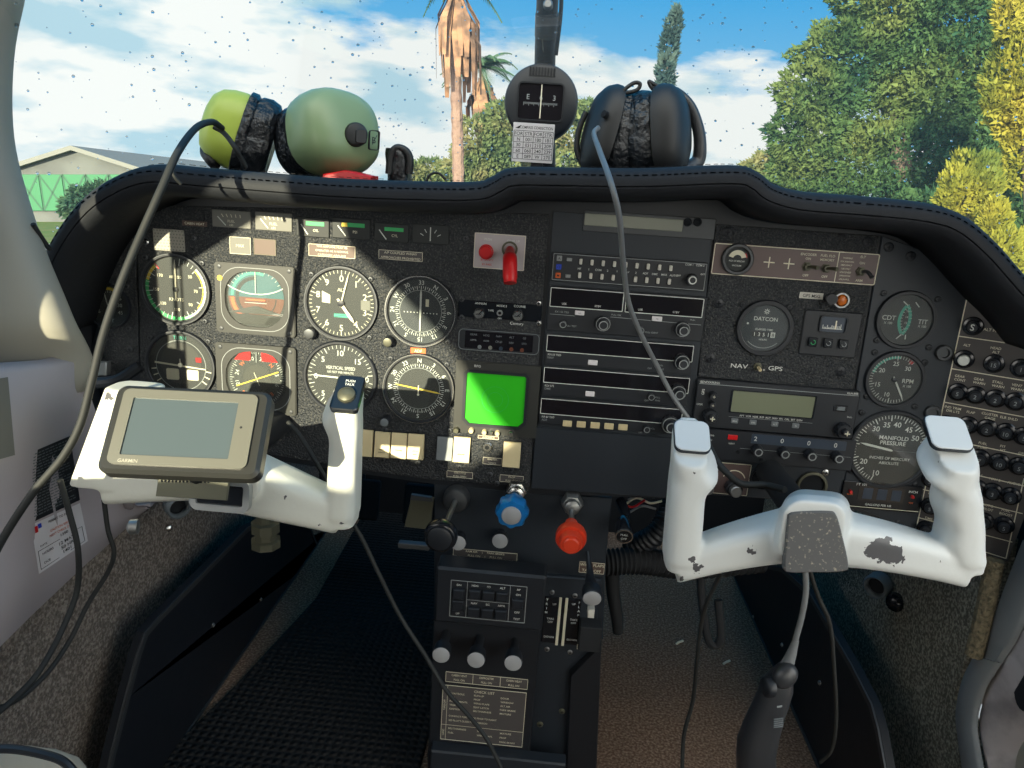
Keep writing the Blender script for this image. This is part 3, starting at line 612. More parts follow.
# attitude
def sqbase(name, label, x0, y0, x1, y1, r_=.012, catg='gauge'):
    (a0, b0), (a1, b1) = pm(x0, y0), pm(x1, y1); a, b = (a0+a1)/2, (b0+b1)/2; t = thing(name, label, catg, MAIN.w(a, b, PT)); hw, hh = (a1-a0)/2, (b0-b1)/2
    mb = MB(); out = rr(a-hw, b-hh, a+hw, b+hh, .004, 7); inn = rr(a-hw*.76, b-hh*.78, a+hw*.76, b+hh*.80, hw*.62, 7)
    ringp(mb, MAIN, out, shrink(out, .0012), PT, .0052, 'bezel_grey'); o2 = shrink(out, .0010); ringp(mb, MAIN, o2, inn, PT, .0060, 'bezel_grey'); mb.build('bezel', t)
    mb = MB(); gl = rr(a-hw*.86, b-hh*.88, a+hw*.86, b+hh*.90, hw*.5, 7); ringp(mb, MAIN, gl, shrink(gl, .0008), .0060, .0063, 'grey_ink'); mb.build('trim_line', t)
    g = MB(); prism(g, MAIN, shrink(inn, .0002), .0046, .0047, 'gauge_glass'); g.build('glass', t)
    for sx_ in (-1, 1):
        for sy_ in (-1, 1):
            s = MB(); lathe(s, MAIN, a+sx_*hw*.87, b+sy_*hh*.88, [(.0026, .006), (.0022, .0068), (.001, .007)], 'steel_dark', 12); s.build('screw', t)
    return t, a, b, hw, hh, inn
t, a, b, hw, hh, inn = sqbase('attitude_indicator', 'square attitude indicator with turquoise sky over rust-brown ground', 216, 261, 297, 337)
d = MB(); prism(d, MAIN, inn, PT, PT+.0004, 'dial'); cy_ = b+hh*.06; R_ = hw*.70
def seg(t0, t1, R1): return [pol(a, cy_, R1, t0+(t1-t0)*k/24) for k in range(25)]
prism(d, MAIN, seg(-90, 90, R_), PT+.0004, PT+.0007, 'sky_dial'); prism(d, MAIN, seg(90, 145, R_)+[(a+R_*.1, cy_-R_*.62), (a-R_*.1, cy_-R_*.62)]+seg(215, 270, R_), PT+.0004, PT+.0007, 'earth_dial')
arc(d, MAIN, a, cy_, R_*.86, -88, 20, R_*.1, DI, 'teal_ink'); arc(d, MAIN, a, cy_, R_*.68, -89, 0, R_*.13, DI, 'dial'); arc(d, MAIN, a, cy_, R_*.68, 205, 270, R_*.12, DI, 'dial'); arc(d, MAIN, a, cy_, R_*.86, 212, 268, R_*.13, DI, 'orange')
arc(d, MAIN, a, cy_, R_*.72, 92, 140, R_*.04, DI, 'dial')
ticks(d, a, cy_, R_*1.0, -60, 60, 12, R_*.1, .0005, dd=DI+.0002)
d.build('dial', t)
mb = MB()
for k in range(10): x0 = -1+.2*k; x1 = x0+.2; fz = lambda u: cy_+R_*(.12+.30*abs(u)**2.2); line(mb, MAIN, (a+x0*R_*1.05, fz(x0)), (a+x1*R_*1.05, fz(x1)), .0014, PT+.0022, 'white_ink')
line(mb, MAIN, (a, cy_+R_*.1), (a, cy_+R_), .0009, PT+.0022, 'white_ink'); line(mb, MAIN, (a-R_*.35, cy_-R_*.08), (a+R_*.35, cy_-R_*.08), .0016, PT+.0023, 'orange'); line(mb, MAIN, (a-R_*.4, cy_-R_*.19), (a+R_*.4, cy_-R_*.19), .0006, PT+.0022, 'white_ink'); mb.build('aircraft_bar', t)
mb = MB(); prism(mb, MAIN, [(a-hw*.72, b-hh*.42), (a+hw*.72, b-hh*.42), (a+hw*.5, b-hh*.7), (a-hw*.5, b-hh*.7), ], PT+.0024, PT+.003, 'bezel_grey')
prism(mb, MAIN, [(a-hw*.72, b-hh*.40), (a-hw*.05, b-hh*.18), (a+hw*.05, b-hh*.18), (a+hw*.72, b-hh*.40)], PT+.0022, PT+.0028, 'bezel_grey'); mb.build('lower_shroud', t)
mb = MB(); lathe(mb, MAIN, a-hw*.86, b+hh*.56, [(.0032, .006), (.0032, .0068)], 'yellow', 16); mb.build('warning_dot', t)
# HSI
t, a, b, hw, hh, inn = sqbase('horizontal_situation_indicator', 'square compass indicator with two red flags below the attitude indicator', 217, 341, 298, 415)
d = MB(); prism(d, MAIN, inn, PT, PT+.0004, 'dial'); R_ = hw*.70; cy_ = b
disc(d, MAIN, a, cy_, R_*.5, DI, 'bezel_grey'); ticks(d, a, cy_, R_*.98, 0, 355, 71, R_*.08, .0005, major=6, ml=R_*.15)
for k, s in enumerate(['30', '33', 'N', '3', '6', 'E', '12', '15', 'S', '21', '24', 'W']): q = pol(a, cy_, R_*.74, -15+30*k); text(d, MAIN, s, *q, R_*.14, DI, 'white_ink' if s not in 'NESW' else 'orange', 'c', 15-30*k)
d.build('dial', t)
mb = MB(); line(mb, MAIN, pol(a, cy_, R_*.85, 68), pol(a, cy_, R_*.8, 248), .0016, PT+.002, 'yellow'); line(mb, MAIN, pol(a, cy_, R_*.25, 158), pol(a, cy_, R_*.25, 338), .0009, PT+.002, 'cream_ink'); line(mb, MAIN, (a, cy_+R_*1.1), (a, cy_+R_*.6), .0012, PT+.0022, 'grey_ink'); mb.build('course_needle', t)
for s_ in (-1, 1):
    mb = MB(); prism(mb, MAIN, [(a+s_*R_*.18, cy_+R_*1.06), (a+s_*R_*.5, cy_+R_*1.02), (a+s_*R_*.78, cy_+R_*.66), (a+s_*R_*.2, cy_+R_*.66)], PT+.0024, PT+.003, 'red'); mb.build('flag', t)
# turn coordinator
t, a, b, r, d = gbase('turn_coordinator', 'round turn coordinator with cream aeroplane symbol, partly behind the portable navigator', 182, 365, 35, rim='steel_dark')
arc(d, MAIN, a, b, r*.7, -160, 160, r*.02, DI, 'grey_ink'); disc(d, MAIN, a, b+r*.05, r*.58, DI, 'bezel_grey'); ticks(d, a, b, r*.86, 100, 125, 2, r*.16, .0014, 'cream_ink'); ticks(d, a, b, r*.86, 235, 260, 2, r*.16, .0014, 'cream_ink')
text(d, MAIN, 'TURN', a, b+r*.78, r*.1, DI, 'teal_ink'); box(d, MAIN, a-r*.42, b-r*.42, a-r*.06, b-r*.1, DI, DI+.0012, 'cream_ink', .002); box(d, MAIN, a+r*.16, b-r*.4, a+r*.5, b-r*.1, DI, DI+.0012, 'cream_ink', .002); box(d, MAIN, a+r*.42, b+r*.12, a+r*.58, b+r*.26, DI, DI+.0004, 'red', .0005)
d.build('dial', t); mb = MB(); lathe(mb, MAIN, a, b+r*.02, [(.003, DI+.001), (.003, DI+.002), (.0015, DI+.0026)], 'cream_ink', 14); prism(mb, MAIN, [(a-r*.72, b+r*.08), (a+r*.72, b-r*.04), (a+r*.72, b-r*.07), (a-r*.72, b+r*.03)], DI+.001, DI+.0018, 'cream_ink'); line(mb, MAIN, (a, b), (a, b+r*.2), .0012, DI+.0018, 'cream_ink'); mb.build('miniature_aircraft', t)
# altimeter
t, a, b, r, d = gbase('altimeter', 'round altimeter with large cream numerals 0 to 9', 342, 303, 37, rim='steel_dark')
ticks(d, a, b, r*.87, 0, 352.8, 49, r*.08, .0006, 'cream_ink', 5, r*.14); nums(d, a, b, r*.66, 0, 324, [str(k) for k in range(10)], r*.17, 'cream_ink')
text(d, MAIN, 'ALT', a, b+r*.36, r*.09, DI, 'cream_ink'); box(d, MAIN, a+r*.52, b-r*.14, a+r*.78, b+r*.12, DI, DI+.0005, 'pocket_grey', .001); box(d, MAIN, a-r*.2, b-r*.38, a+r*.2, b-r*.28, DI, DI+.0002, 'teal_ink', .0002)
prism(d, MAIN, [(a-r*.52, b+r*.3), (a-r*.3, b+r*.2), (a-r*.3, b-r*.02), (a-r*.52, b+r*.0)], DI, DI+.0003, 'cream_ink')
d.build('dial', t); needle('long_needle', t, a, b, 14, r*.86, r*.1, .0016, 'cream_ink'); needle('short_needle', t, a, b, 144, r*.62, r*.15, .0036, 'cream_ink', PT+.003); gknob(t, 312, 332, .007, .012, 'steel_dark', 'steel_dark')
# VSI
t, a, b, r, d = gbase('vertical_speed_indicator', 'round vertical speed gauge behind the left yoke horn', 341, 377, 37, dial='dial')
ticks(d, a, b, r*.87, -270+90, 90, 36, r*.09, .0006, 'white_ink', 5, r*.15); ticks(d, a, b, r*.87, 180, 90, 12, r*.09, .0006)
for th, s in ((-90, '0'), (-45, '5'), (0, '10'), (45, '15'), (90, '20'), (135, '15'), (180, '10'), (225, '5')): q = pol(a, b, r*.66, th); text(d, MAIN, s, *q, r*.15, DI)
text(d, MAIN, 'VERTICAL SPEED', a, b+r*.26, r*.09, DI, sx=.85); text(d, MAIN, '100 FEET PER MINUTE', a, b+r*.14, r*.06, DI, sx=.9)
d.build('dial', t); needle('needle', t, a, b, 272, r*.8, r*.2, .0018)
# VOR 1 / 2
for nm, lb_, x_, y_, dl, off, kx in (('course_indicator', 'round course deviation indicator with vertical needle right of the altimeter', 421, 311, 'dial_blue', 0, (390, 340)), ('course_indicator', 'round direction finder dial with yellow needle lying across, half in yoke shadow', 419, 388, 'dial', 1, (387, 419))):
    t, a, b, r, d = gbase(nm, lb_, x_, y_, 36, dial=dl, rim='chrome', catg='gauge')
    arc(d, MAIN, a, b, r*.58, 0, 360, r*.015, DI, 'grey_ink'); ticks(d, a, b, r*.7, 0, 355, 71, r*.06, .0005, major=2, ml=r*.1)
    for k, s in enumerate(['33', 'N', '3', '6', 'E', '12', '15', 'S', '21', '24', 'W', '30']):
        if off: s = ['N', '3', '6', 'E', '12', '15', 'S', '21', '24', 'W', '30', '33'][k]
        q = pol(a, b, r*.79, 30*k); text(d, MAIN, s, *q, r*.12, DI, 'white_ink', 'c', -30*k)
    if not off:
        for k in range(11): disc(d, MAIN, a+(k-5)*r*.09, b-r*.04, r*.018, DI, 'white_ink', 8)
        box(d, MAIN, a+r*.13, b+r*.14, a+r*.22, b+r*.34, DI, DI+.0003, 'cream_ink', .0003)
    d.build('dial', t)
    if off: needle('needle', t, a, b, 98, r*.62, r*.64, .0018, 'yellow', hub=False); mb = MB(); line(mb, MAIN, (a, b+r*.1), (a, b-r*.16), .0012, PT+.0028, 'cream_ink'); disc(mb, MAIN, a, b-r*.16, .0015, PT+.0029, 'cream_ink', 10); mb.build('aircraft_symbol', t)
    else: needle('needle', t, a, b, 0, r*.62, r*.55, .0022, 'white_ink', hub=False)
    gknob(t, *kx, .0062, .014, 'black', 'olive_metal' if off == 0 else 'grey_plastic')
# engine cluster strip at the top
t = thing('engine_gauge_cluster', 'long strip of six small engine gauges under the hood on the pilot side', 'gauge', MAIN.w(*pm(330, 225), PT))
for k, (x0, y0, x1, y1, kind) in enumerate([(213, 209, 252, 229, 0), (256, 211, 293, 232, 0), (297, 216, 330, 238, 1), (333, 217, 371, 240, 2), (375, 222, 409, 243, 1), (413, 223, 449, 245, 3)]):
    (a0, b0), (a1, b1) = pm(x0, y0), pm(x1, y1); u = a1-a0; h = b0-b1; mb = MB(); box(mb, MAIN, a0, b1, a1, b0, PT, .0035, 'pocket_grey' if kind == 0 else 'dial', .001); D_ = .0037
    if kind == 0:
        for j in range(5): line(mb, MAIN, (a0+u*(.25+.12*j), b1+h*.78), (a0+u*(.3+.11*j), b1+h*.6), .0008, D_, 'cream_ink')
        text(mb, MAIN, 'FUEL', (a0+a1)/2, b1+h*.38, h*.15, D_, 'cream_ink'); text(mb, MAIN, 'LBS', (a0+a1)/2, b1+h*.16, h*.12, D_, 'cream_ink')
    elif kind in (1, 2):
        line(mb, MAIN, (a0+u*.3, b1+h*.68), (a0+u*.85, b1+h*.68), h*.2, D_, 'green_ink')
        if kind == 2: line(mb, MAIN, (a0+u*.25, b1+h*.68), (a0+u*.4, b1+h*.68), h*.2, D_+.0001, 'yellow')
        text(mb, MAIN, ['', '', 'OIL', 'PSI', 'CYL'][k], a0+u*.6, b1+h*.35, h*.14, D_, 'cream_ink')
    else:
        for j in range(5): line(mb, MAIN, pol(a0+u*.5, b1+h*.2, h*.62, -60+30*j), pol(a0+u*.5, b1+h*.2, h*.42, -60+30*j), .0008, D_, 'white_ink')
    g_ = mb.build('cell', t); mb = MB(); p0 = (a0+u*.5, b1+h*.15) if kind == 3 else (a0+u*.36, b1+h*.12); p1 = (a0+u*.5, b1+h*.85) if kind == 3 else (a0+u*.15, b1+h*.62)
    line(mb, MAIN, p0, p1, .0012, .0041, 'white_ink'); mb.build('pointer', g_)
# placards
def placard(x0, y0, x1, y1, lines, m='placard', label=None, F=MAIN, d0=PT, parent=None, edge='cream_ink', h=.62, ink='cream_ink', name='placard'):
    (a0, b0), (a1, b1) = F.px(x0, y0), F.px(x1, y1); b0, b1 = max(b0, b1), min(b0, b1); mb = MB(); box(mb, F, a0, b1, a1, b0, d0, d0+.0006, m, .0004, .0002); H = b0-b1
    if edge: border(mb, F, rr(a0+.0003, b1+.0003, a1-.0003, b0-.0003, .0004, 1), .0005, d0+.0008, edge)
    n = len(lines)
    for k, s in enumerate(lines):
        hh_ = H/n*h*.8; w_ = (a1-a0)*.86; est = len(s)*hh_*.72; text(mb, F, s, (a0+a1)/2, b0-H*(k+.5)/n, hh_, d0+.0009, ink, 'c', 0, min(1, w_/max(est, 1e-6)))
    kw = {'label': label} if label else {}
    return mb.build(name, parent or pan, **kw)
placard(309, 243, 356, 259, ['THIS AIRPLANE MUST BE', 'OPERATED AS A NORMAL', 'CATEGORY AIRPLANE'], label='brown placard with three lines of white text')
placard(379, 249, 423, 262, ['A/P COUPLED W/NAV', 'APPROACHES PROHIBITED'], 'placard_dark')
placard(183, 220, 208, 227, ['CABIN HEAT'], 'placard', edge=None); placard(230, 236, 252, 255, ['', 'MAX', ''], 'pocket_grey'); placard(254, 238, 277, 256, [], 'placard', edge='olive_metal')
placard(411, 347, 426, 354, ['ADF'], 'orange', edge=None, label='orange tag between the two course dials')
mb = MB(); (a0, b0), (a1, b1) = pm(154, 228), pm(186, 252); box(mb, MAIN, a0, b1, a1, b0, PT, PT+.002, 'cabin_cream', .001)
for i in range(10):
    for j in range(7): disc(mb, MAIN, a0+(a1-a0)*(i+.5)/10+(.0012 if j % 2 else 0), b1+(b0-b1)*(j+.5)/7, .0009, PT+.0022, 'pocket_grey', 6)
mb.build('speaker_grille', pan, label='small cream perforated grille')
# gear switch
(a0, b0), (a1, b1) = pm(475, 232), pm(524, 271); t = thing('gear_switch', 'grey landing gear plate with red push button and long red handle', 'switch', MAIN.w((a0+a1)/2, (b0+b1)/2, PT))
mb = MB(); box(mb, MAIN, a0, b1, a1, b0, PT, .003, 'cabin_mauve', .001); border(mb, MAIN, rr(a0+.0004, b1+.0004, a1-.0004, b0-.0004, .001, 2), .0006, .0031, 'cream_ink')
w_ = a1-a0; h_ = b0-b1; text(mb, MAIN, 'PUSH', a0+w_*.27, b0-h_*.17, .0026, .0032); text(mb, MAIN, 'GEAR UP', a0+w_*.76, b0-h_*.17, .0026, .0032); text(mb, MAIN, 'BY-SAFETY', a0+w_*.27, b1+h_*.25, .0022, .0032, 'red'); text(mb, MAIN, 'BY-PASS', a0+w_*.27, b1+h_*.12, .0022, .0032, 'red'); mb.build('plate', t)
q = pm(486.5, 251.5); mb = MB(); lathe(mb, MAIN, *q, [(.0085, .003), (.0085, .005), (.007, .0055), (.007, .009), (.006, .0098)], 'red', 24); mb.build('button', t)
q = pm(510, 249); mb = MB(); lathe_ring(mb, *q, [(.009, .003), (.009, .006), (.0068, .006), (.0068, .003)], 'olive_metal'); mb.build('collar', t)
mb = MB(); A = MAIN.w(q[0], q[1], .004); Bp = P(510, 262, -.035); Cp = P(510, 283, -.045); tube(mb, [A, A.lerp(Bp, .6), Bp, Cp], lambda s: .0042+.0038*min(1, s*2.2)*(1 if s < .93 else .8), 'red', 16); mb.build('handle', t)
# audio jack strip
(a0, b0), (a1, b1) = pm(459, 299), pm(541, 322); t = thing('autopilot_switch_strip', 'black strip with two silver knobs under the gear switch', 'control panel', MAIN.w((a0+a1)/2, (b0+b1)/2, PT))
mb = MB(); box(mb, MAIN, a0, b1, a1, b0, PT, .0028, 'gloss_black', .001); D_ = .003
for (x_, y_, s, h) in ((481, 303, 'ANNUN', .0026), (502, 305.5, 'MODE S', .0024), (520, 306, 'COURSE', .0026), (491, 310, 'TAPE', .0022), (500, 318, 'OFF', .002)): text(mb, MAIN, s, *pm(x_, y_), h, D_)
text(mb, MAIN, 'Century', *pm(517, 323), .0034, D_); mb.build('plate', t)
for x_, y_ in ((479.5, 313), (518, 315)):
    q = pm(x_, y_); mb = MB(); lathe(mb, MAIN, *q, [(.0065, .0028), (.006, .008), (.005, .009)], 'chrome', 10); line(mb, MAIN, (q[0], q[1]), (q[0]+.0035, q[1]+.004), .001, .0092, 'void'); line(mb, MAIN, (q[0]-.004, q[1]), (q[0]+.003, q[1]), .0008, .0092, 'void'); mb.build('knob', t)
q = pm(500, 312.5); mb = MB(); lathe_ring(mb, *q, [(.0035, .0028), (.0035, .005), (.002, .005), (.002, .003)], 'steel', 16); mb.build('jack', t)
# annunciator
(a0, b0), (a1, b1) = pm(459, 327), pm(539, 355); t = thing('warning_light_display', 'dark rounded annunciator strip with unlit captions above the green screen', 'annunciator', MAIN.w((a0+a1)/2, (b0+b1)/2, PT))
mb = MB(); pl = rr(a0, b1, a1, b0, .006, 5); prism(mb, MAIN, pl, PT, .004, 'black', .0008); border(mb, MAIN, shrink(pl, .0006), .0008, .0041, 'grey_plastic'); mb.build('frame', t)
mb = MB(); box(mb, MAIN, a0+.008, b1+.003, a1-.008, b0-.003, .004, .0044, 'display_dark', .001)
caps = [['GEAR', 'HDG', 'NAV', 'ALT', 'GS'], ['APPR', 'ARM', 'CPLD', 'REV', 'SPD']]
for j in range(2):
    for i in range(5): text(mb, MAIN, caps[j][i], a0+(a1-a0)*(.19+.155*i), b0-(b0-b1)*(.25+.25*j), .0024, .0046, 'grey_plastic')
for i, mm in enumerate(('grey_plastic', 'pocket_grey', 'display_blue', 'earth_dial', 'earth_dial')): disc(mb, MAIN, a0+(a1-a0)*(.27+.13*i), b1+(b0-b1)*.2, .0024, .0046, mm, 14)
mb.build('window', t)
# green screen
t = thing('stormscope_display', 'square green display in an octagonal black bezel', 'display', MAIN.w(*pm(496, 400), PT)); c0 = pm(457, 359); c1 = pm(536, 437)
a0, b0, a1, b1 = c0[0], c0[1], c1[0], c1[1]; mb = MB(); sq = [(a0, b1), (a1, b1), (a1, b0), (a0, b0)]; (s0, s1), (s2, s3) = pm(467.5, 371), pm(523, 426)
k = .006; inn = [(s0+k, s3), (s2-k, s3), (s2, s3+k), (s2, s1-k*.3), (s2-k*.3, s1), (s0+k*.3, s1), (s0, s1-k*.3), (s0, s3+k)]; k2 = .007; outp = [(a0+k2*.1, b1), (a1-k2*.1, b1), (a1, b1+k2*.1), (a1, b0-k2*.1), (a1-k2*.1, b0), (a0+k2*.1, b0), (a0, b0-k2*.1), (a0, b1+k2*.1)]
ringp(mb, MAIN, outp, shrink(inn, -.004), PT, .005, 'bezel_grey'); ringp(mb, MAIN, shrink(inn, -.004), inn, PT, .0064, 'black'); mb.build('bezel', t)
mb = MB(); prism(mb, MAIN, inn, PT, .0042, 'green_screen')
for rad in (.009, .016): arc(mb, MAIN, (s0+s2)/2, (s1+s3)/2, rad, 0, 360, .0004, .0044, 'green_ink')
mb.build('screen', t)
mb = MB(); text(mb, MAIN, 'RPG', *pm(478, 365), .003, .0053); mb.build('caption', t)
for x_, y_, rr_, mm in ((472, 428.5, .0032, 'cream_plastic'), (485, 430, .003, 'cream_plastic'), (491.5, 430.5, .0026, 'chrome'), (498, 431, .003, 'cream_plastic'), (511.5, 431.5, .0034, 'chrome'), (457, 428, .0036, 'olive_metal')):
    q = pm(x_, y_); mb = MB(); lathe(mb, MAIN, *q, [(rr_, PT), (rr_, .010), (rr_*.8, .0115)], mm, 14); mb.build('knob', t)
# rockers
def rocker(x0, y0, x1, y1, label, m='cream_plastic', grp=None, cap=()):
    (a0, b0), (a1, b1) = pm(x0, y0), pm(x1, y1); t = thing('rocker_switch', label, 'switch', MAIN.w((a0+a1)/2, (b0+b1)/2, PT), grp); h = b0-b1
    mb = MB(); ringp(mb, MAIN, rr(a0-.0008, b1-.0008, a1+.0008, b0+.0008, .001, 2), rr(a0, b1, a1, b0, .001, 2), PT, .0034, 'black'); mb.build('housing', t)
    mb = MB(); pr = [(b1+.0004, PT), (b1+.0004, .0095), (b1+.0016, .0108), (b1+h*.5, .0072), (b0-.0016, .0058), (b0-.0004, .005), (b0-.0004, PT)]; n = len(pr); v = [MAIN.w(a0+.0004, q, dd) for q, dd in pr]+[MAIN.w(a1-.0004, q, dd) for q, dd in pr]
    mb.add(v, [[i, (i+1) % n, (i+1) % n+n, i+n] for i in range(n)]+[list(range(n))[::-1], [i+n for i in range(n)]], m)
    for i, s in enumerate(cap): text(mb, MAIN, s, (a0+a1)/2, b1+h*(.36-.12*i), .0019, .0098-.0006*i+.001, 'dial')
    mb.build('paddle', t)
rocker(361, 428, 374, 455, 'cream rocker switch leftmost of the four, half behind the left yoke horn', cap=())
rocker(376, 430, 391, 456, 'cream rocker switch directly right of the yoke horn', cap=('NAV', 'LIGHTS'))
rocker(392.5, 431, 407.5, 457, 'cream rocker switch in the middle of the sunlit trio', cap=('STROBE',))
rocker(409, 432, 424.5, 458, 'cream rocker switch at the right end of the sunlit trio', cap=('PITOT', 'HEAT'))
rocker(438, 435, 453, 459, 'grey rocker switch beside a lone cream one', 'grey_plastic')
rocker(454.5, 435, 470, 461, 'cream rocker switch touching the grey one under the green screen', cap=('BOOST',))
rocker(504, 440, 520, 466, 'cream rocker switch on its own below the right corner of the green screen')
placard(478, 434, 499, 439.5, ['AVIONICS'], 'placard', edge='cream_ink'); placard(483, 456, 502, 465, ['MASTER', 'VOICE'], 'placard_dark')
t = thing('phone_jack', 'round silver jack socket under the green screen', 'socket', MAIN.w(*pm(487.5, 446), PT)); mb = MB(); lathe_ring(mb, *pm(487.5, 446), [(.0068, PT), (.0068, .004), (.005, .006), (.0026, .006), (.0026, .002)], 'chrome', 20); mb.build('collar', t); mb = MB(); disc(mb, MAIN, *pm(487.5, 446), .0026, .0022, 'void'); mb.build('hole', t)
placard(447, 469.5, 473, 478.5, ['THROTTLE', 'PUSH OPEN'], 'placard_dark', d0=PT); placard(500, 473.5, 523.5, 483, ['PROP', 'PUSH INC'], 'placard_dark', d0=PT)
# white trim clamp at the lower left corner of the panel
t = thing('vent_clip', 'small silver bracket at the lower left corner of the panel', 'bracket', MAIN.w(*pm(105, 368), .01)); mb = MB(); F_ = Frame(P(104, 369, -.02), (1, .2, .0), (0, .2, 1)); box(mb, F_, -.011, -.008, .004, .009, -.01, .004, 'seal_silver', .002, .001); mb.build('clip', t)
mb = MB(); tube(mb, [P(97, 383, -.03), P(118, 380, -.03), P(140, 366, -.02)], .007, 'black'); mb.build('lip', t)

# ================================================================== centre radio stack
def rbody(name, label, x0, y0, x1, y1, m='black', catg='radio', d1=.006, grp=None, r=.0015):
    (a0, b0), (a1, b1) = pm(x0, y0), pm(x1, y1); b0, b1 = max(b0, b1), min(b0, b1); t = thing(name, label, catg, MAIN.w((a0+a1)/2, (b0+b1)/2, PT), grp)
    mb = MB(); box(mb, MAIN, a0, b1, a1, b0, PT, d1, m, r, .0007); return t, a0, b0, a1, b1, mb
def cknob(t, x_, y_, rpx, h=.012, m='black', ring='grey_ink', inner=True, d0=.006, name='knob', notch=True):
    """stepped radio knob with pale ring"""
    a, b = pm(x_, y_); r = rpx*pxm(MAIN, x_, y_); mb = MB(); sq = lambda q: 1+.04*math.cos(14*q)
    lathe(mb, MAIN, a, b, [(r, d0), (r, d0+h*.55), (r*.94, d0+h*.65)], m, 56, sq)
    if inner: lathe(mb, MAIN, a, b, [(r*.66, d0+h*.6), (r*.62, d0+h*1.3), (r*.55, d0+h*1.4)], m, 24)
    o = mb.build(name, t); mb = MB(); R1 = r*.62 if inner else r*.9; D1 = d0+h*(1.4 if inner else .66)
    lathe_ring(mb, a, b, [(R1*.98, D1-.0004), (R1*.98, D1+.0003), (R1*.78, D1+.0003), (R1*.78, D1-.0002)], ring, 24)
    if inner: lathe_ring(mb, a, b, [(r*.95, d0+h*.64), (r*.95, d0+h*.68), (r*.86, d0+h*.68)], ring, 28)
    mb.build('ring', o); return o
def btn(t, x0, y0, x1, y1, m='cream_plastic', d0=.006, h=.002, cap='', capm='dial', name='button', hh=.0022):
    (a0, b0), (a1, b1) = pm(x0, y0), pm(x1, y1); b0, b1 = max(b0, b1), min(b0, b1); mb = MB(); box(mb, MAIN, a0, b1, a1, b0, d0, d0+h, m, .0008, .0005)
    if cap: text(mb, MAIN, cap, (a0+a1)/2, (b0+b1)/2, hh, d0+h+.0002, capm)
    return mb.build(name, t)
def win_frame(t, x0, y0, x1, y1, d0=.006, m='display_dark', name='display', ink='white_ink'):
    (a0, b0), (a1, b1) = pm(x0, y0), pm(x1, y1); b0, b1 = max(b0, b1), min(b0, b1); mb = MB(); prism(mb, MAIN, rr(a0, b1, a1, b0, .001, 2), d0, d0+.0004, m)
    border(mb, MAIN, rr(a0, b1, a1, b0, .001, 2), .0009, d0+.0007, ink); return mb, a0, b0, a1, b1
# pitot / spare plate at the top
(a0, b0), (a1, b1) = pm(584, 212), pm(705, 233); t = thing('blanking_plate', 'olive-grey metal blanking plate with two holes at the top of the radio stack', 'plate', MAIN.w((a0+a1)/2, (b0+b1)/2, PT))
mb = MB(); box(mb, MAIN, pm(584, 210)[0], pm(600, 232)[1], a1+.010, pm(600, 211)[1], PT, .003, 'steel_dark', .001)
mb.build('plate', t); mb = MB(); (c0, e0), (c1, e1) = pm(585, 213), pm(682, 227); box(mb, MAIN, c0, pm(600, 226)[1], c1, pm(600, 214)[1], .003, .005, 'strip_olive', .001); mb.build('label_strip', t)
for x_ in (687, 697): mb = MB(); lathe(mb, MAIN, *pm(x_, 222), [(.0048, .003), (.0048, .0045), (.0035, .0045), (.003, .0032)], 'void', 18); mb.build('hole', t)
# audio panel
t, a0, b0, a1, b1, mb = rbody('audio_panel', 'audio selector radio panel with two rows of small silver switches, topmost in the stack', 553, 252, 704, 288)
b0 = pm(553, 251.5)[1]; b1 = pm(553, 280)[1]
mb = MB(); box(mb, MAIN, a0, b1, a1, b0, PT, .006, 'black', .0015, .0007); border(mb, MAIN, rr(a0+.001, b1+.001, a1-.001, b0-.001, .001, 2), .0007, .0063, 'grey_ink'); mb.build('body', t)
W_ = a1-a0; H_ = b0-b1
def up(u, v): return (a0+W_*u, b0-H_*v)
for row in range(2):
    for k in range(9):
        u = .185+.0725*k; c = up(u, (.27, .74)[row]); mb = MB(); box(mb, MAIN, c[0]-.0022, c[1]-.0036, c[0]+.0022, c[1]+.0036, .006, .0064, 'gloss_black', .0005, 0); box(mb, MAIN, c[0]-.0018, c[1]-.0030, c[0]+.0018, c[1]+.0034, .0064, .009, 'paper_grey', .0008); mb.build('switch', t)
mb = MB(); D_ = .0063
for k, s in enumerate(['HF', '1', 'COM', '2', '1', 'NAV', '2', 'ADF', 'DME', 'MKR', 'AUTO']): text(mb, MAIN, s, *up(.18+.061*k, .51), .0023, D_)
text(mb, MAIN, 'COM 1', *up(.88, .1), .0022, D_); text(mb, MAIN, 'COM 2', *up(.95, .1), .0022, D_); text(mb, MAIN, 'OFF', *up(.82, .5), .002, D_); text(mb, MAIN, 'EXT', *up(.975, .4), .002, D_); mb.build('lettering', t)
for (v, m_, s) in ((.2, 'grey_ink', 'A'), (.5, 'blue', 'O'), (.8, 'orange', 'M')): c = up(.045, v); mb = MB(); box(mb, MAIN, c[0]-.003, c[1]-.003, c[0]+.003, c[1]+.003, .006, .0072, m_, .0006); text(mb, MAIN, s, *c, .003, .0074, 'dial'); mb.build('marker_light', t)
for v in (.22, .8): c = up(.11, v); mb = MB(); box(mb, MAIN, c[0]-.003, c[1]-.0018, c[0]+.003, c[1]+.0018, .006, .0072, 'grey_ink', .0004); mb.build('button', t)
c = up(.905, .60); r_ = .0065; mb = MB(); lathe(mb, MAIN, *c, [(r_, .006), (r_, .014), (r_*.9, .0155)], 'black', 28, lambda q: 1+.04*math.cos(14*q)); o = mb.build('knob', t); mb = MB(); lathe_ring(mb, *c, [(r_*.7, .0154), (r_*.7, .0158), (r_*.5, .0158), (r_*.5, .0152)], 'white_ink', 24); mb.build('ring', o)
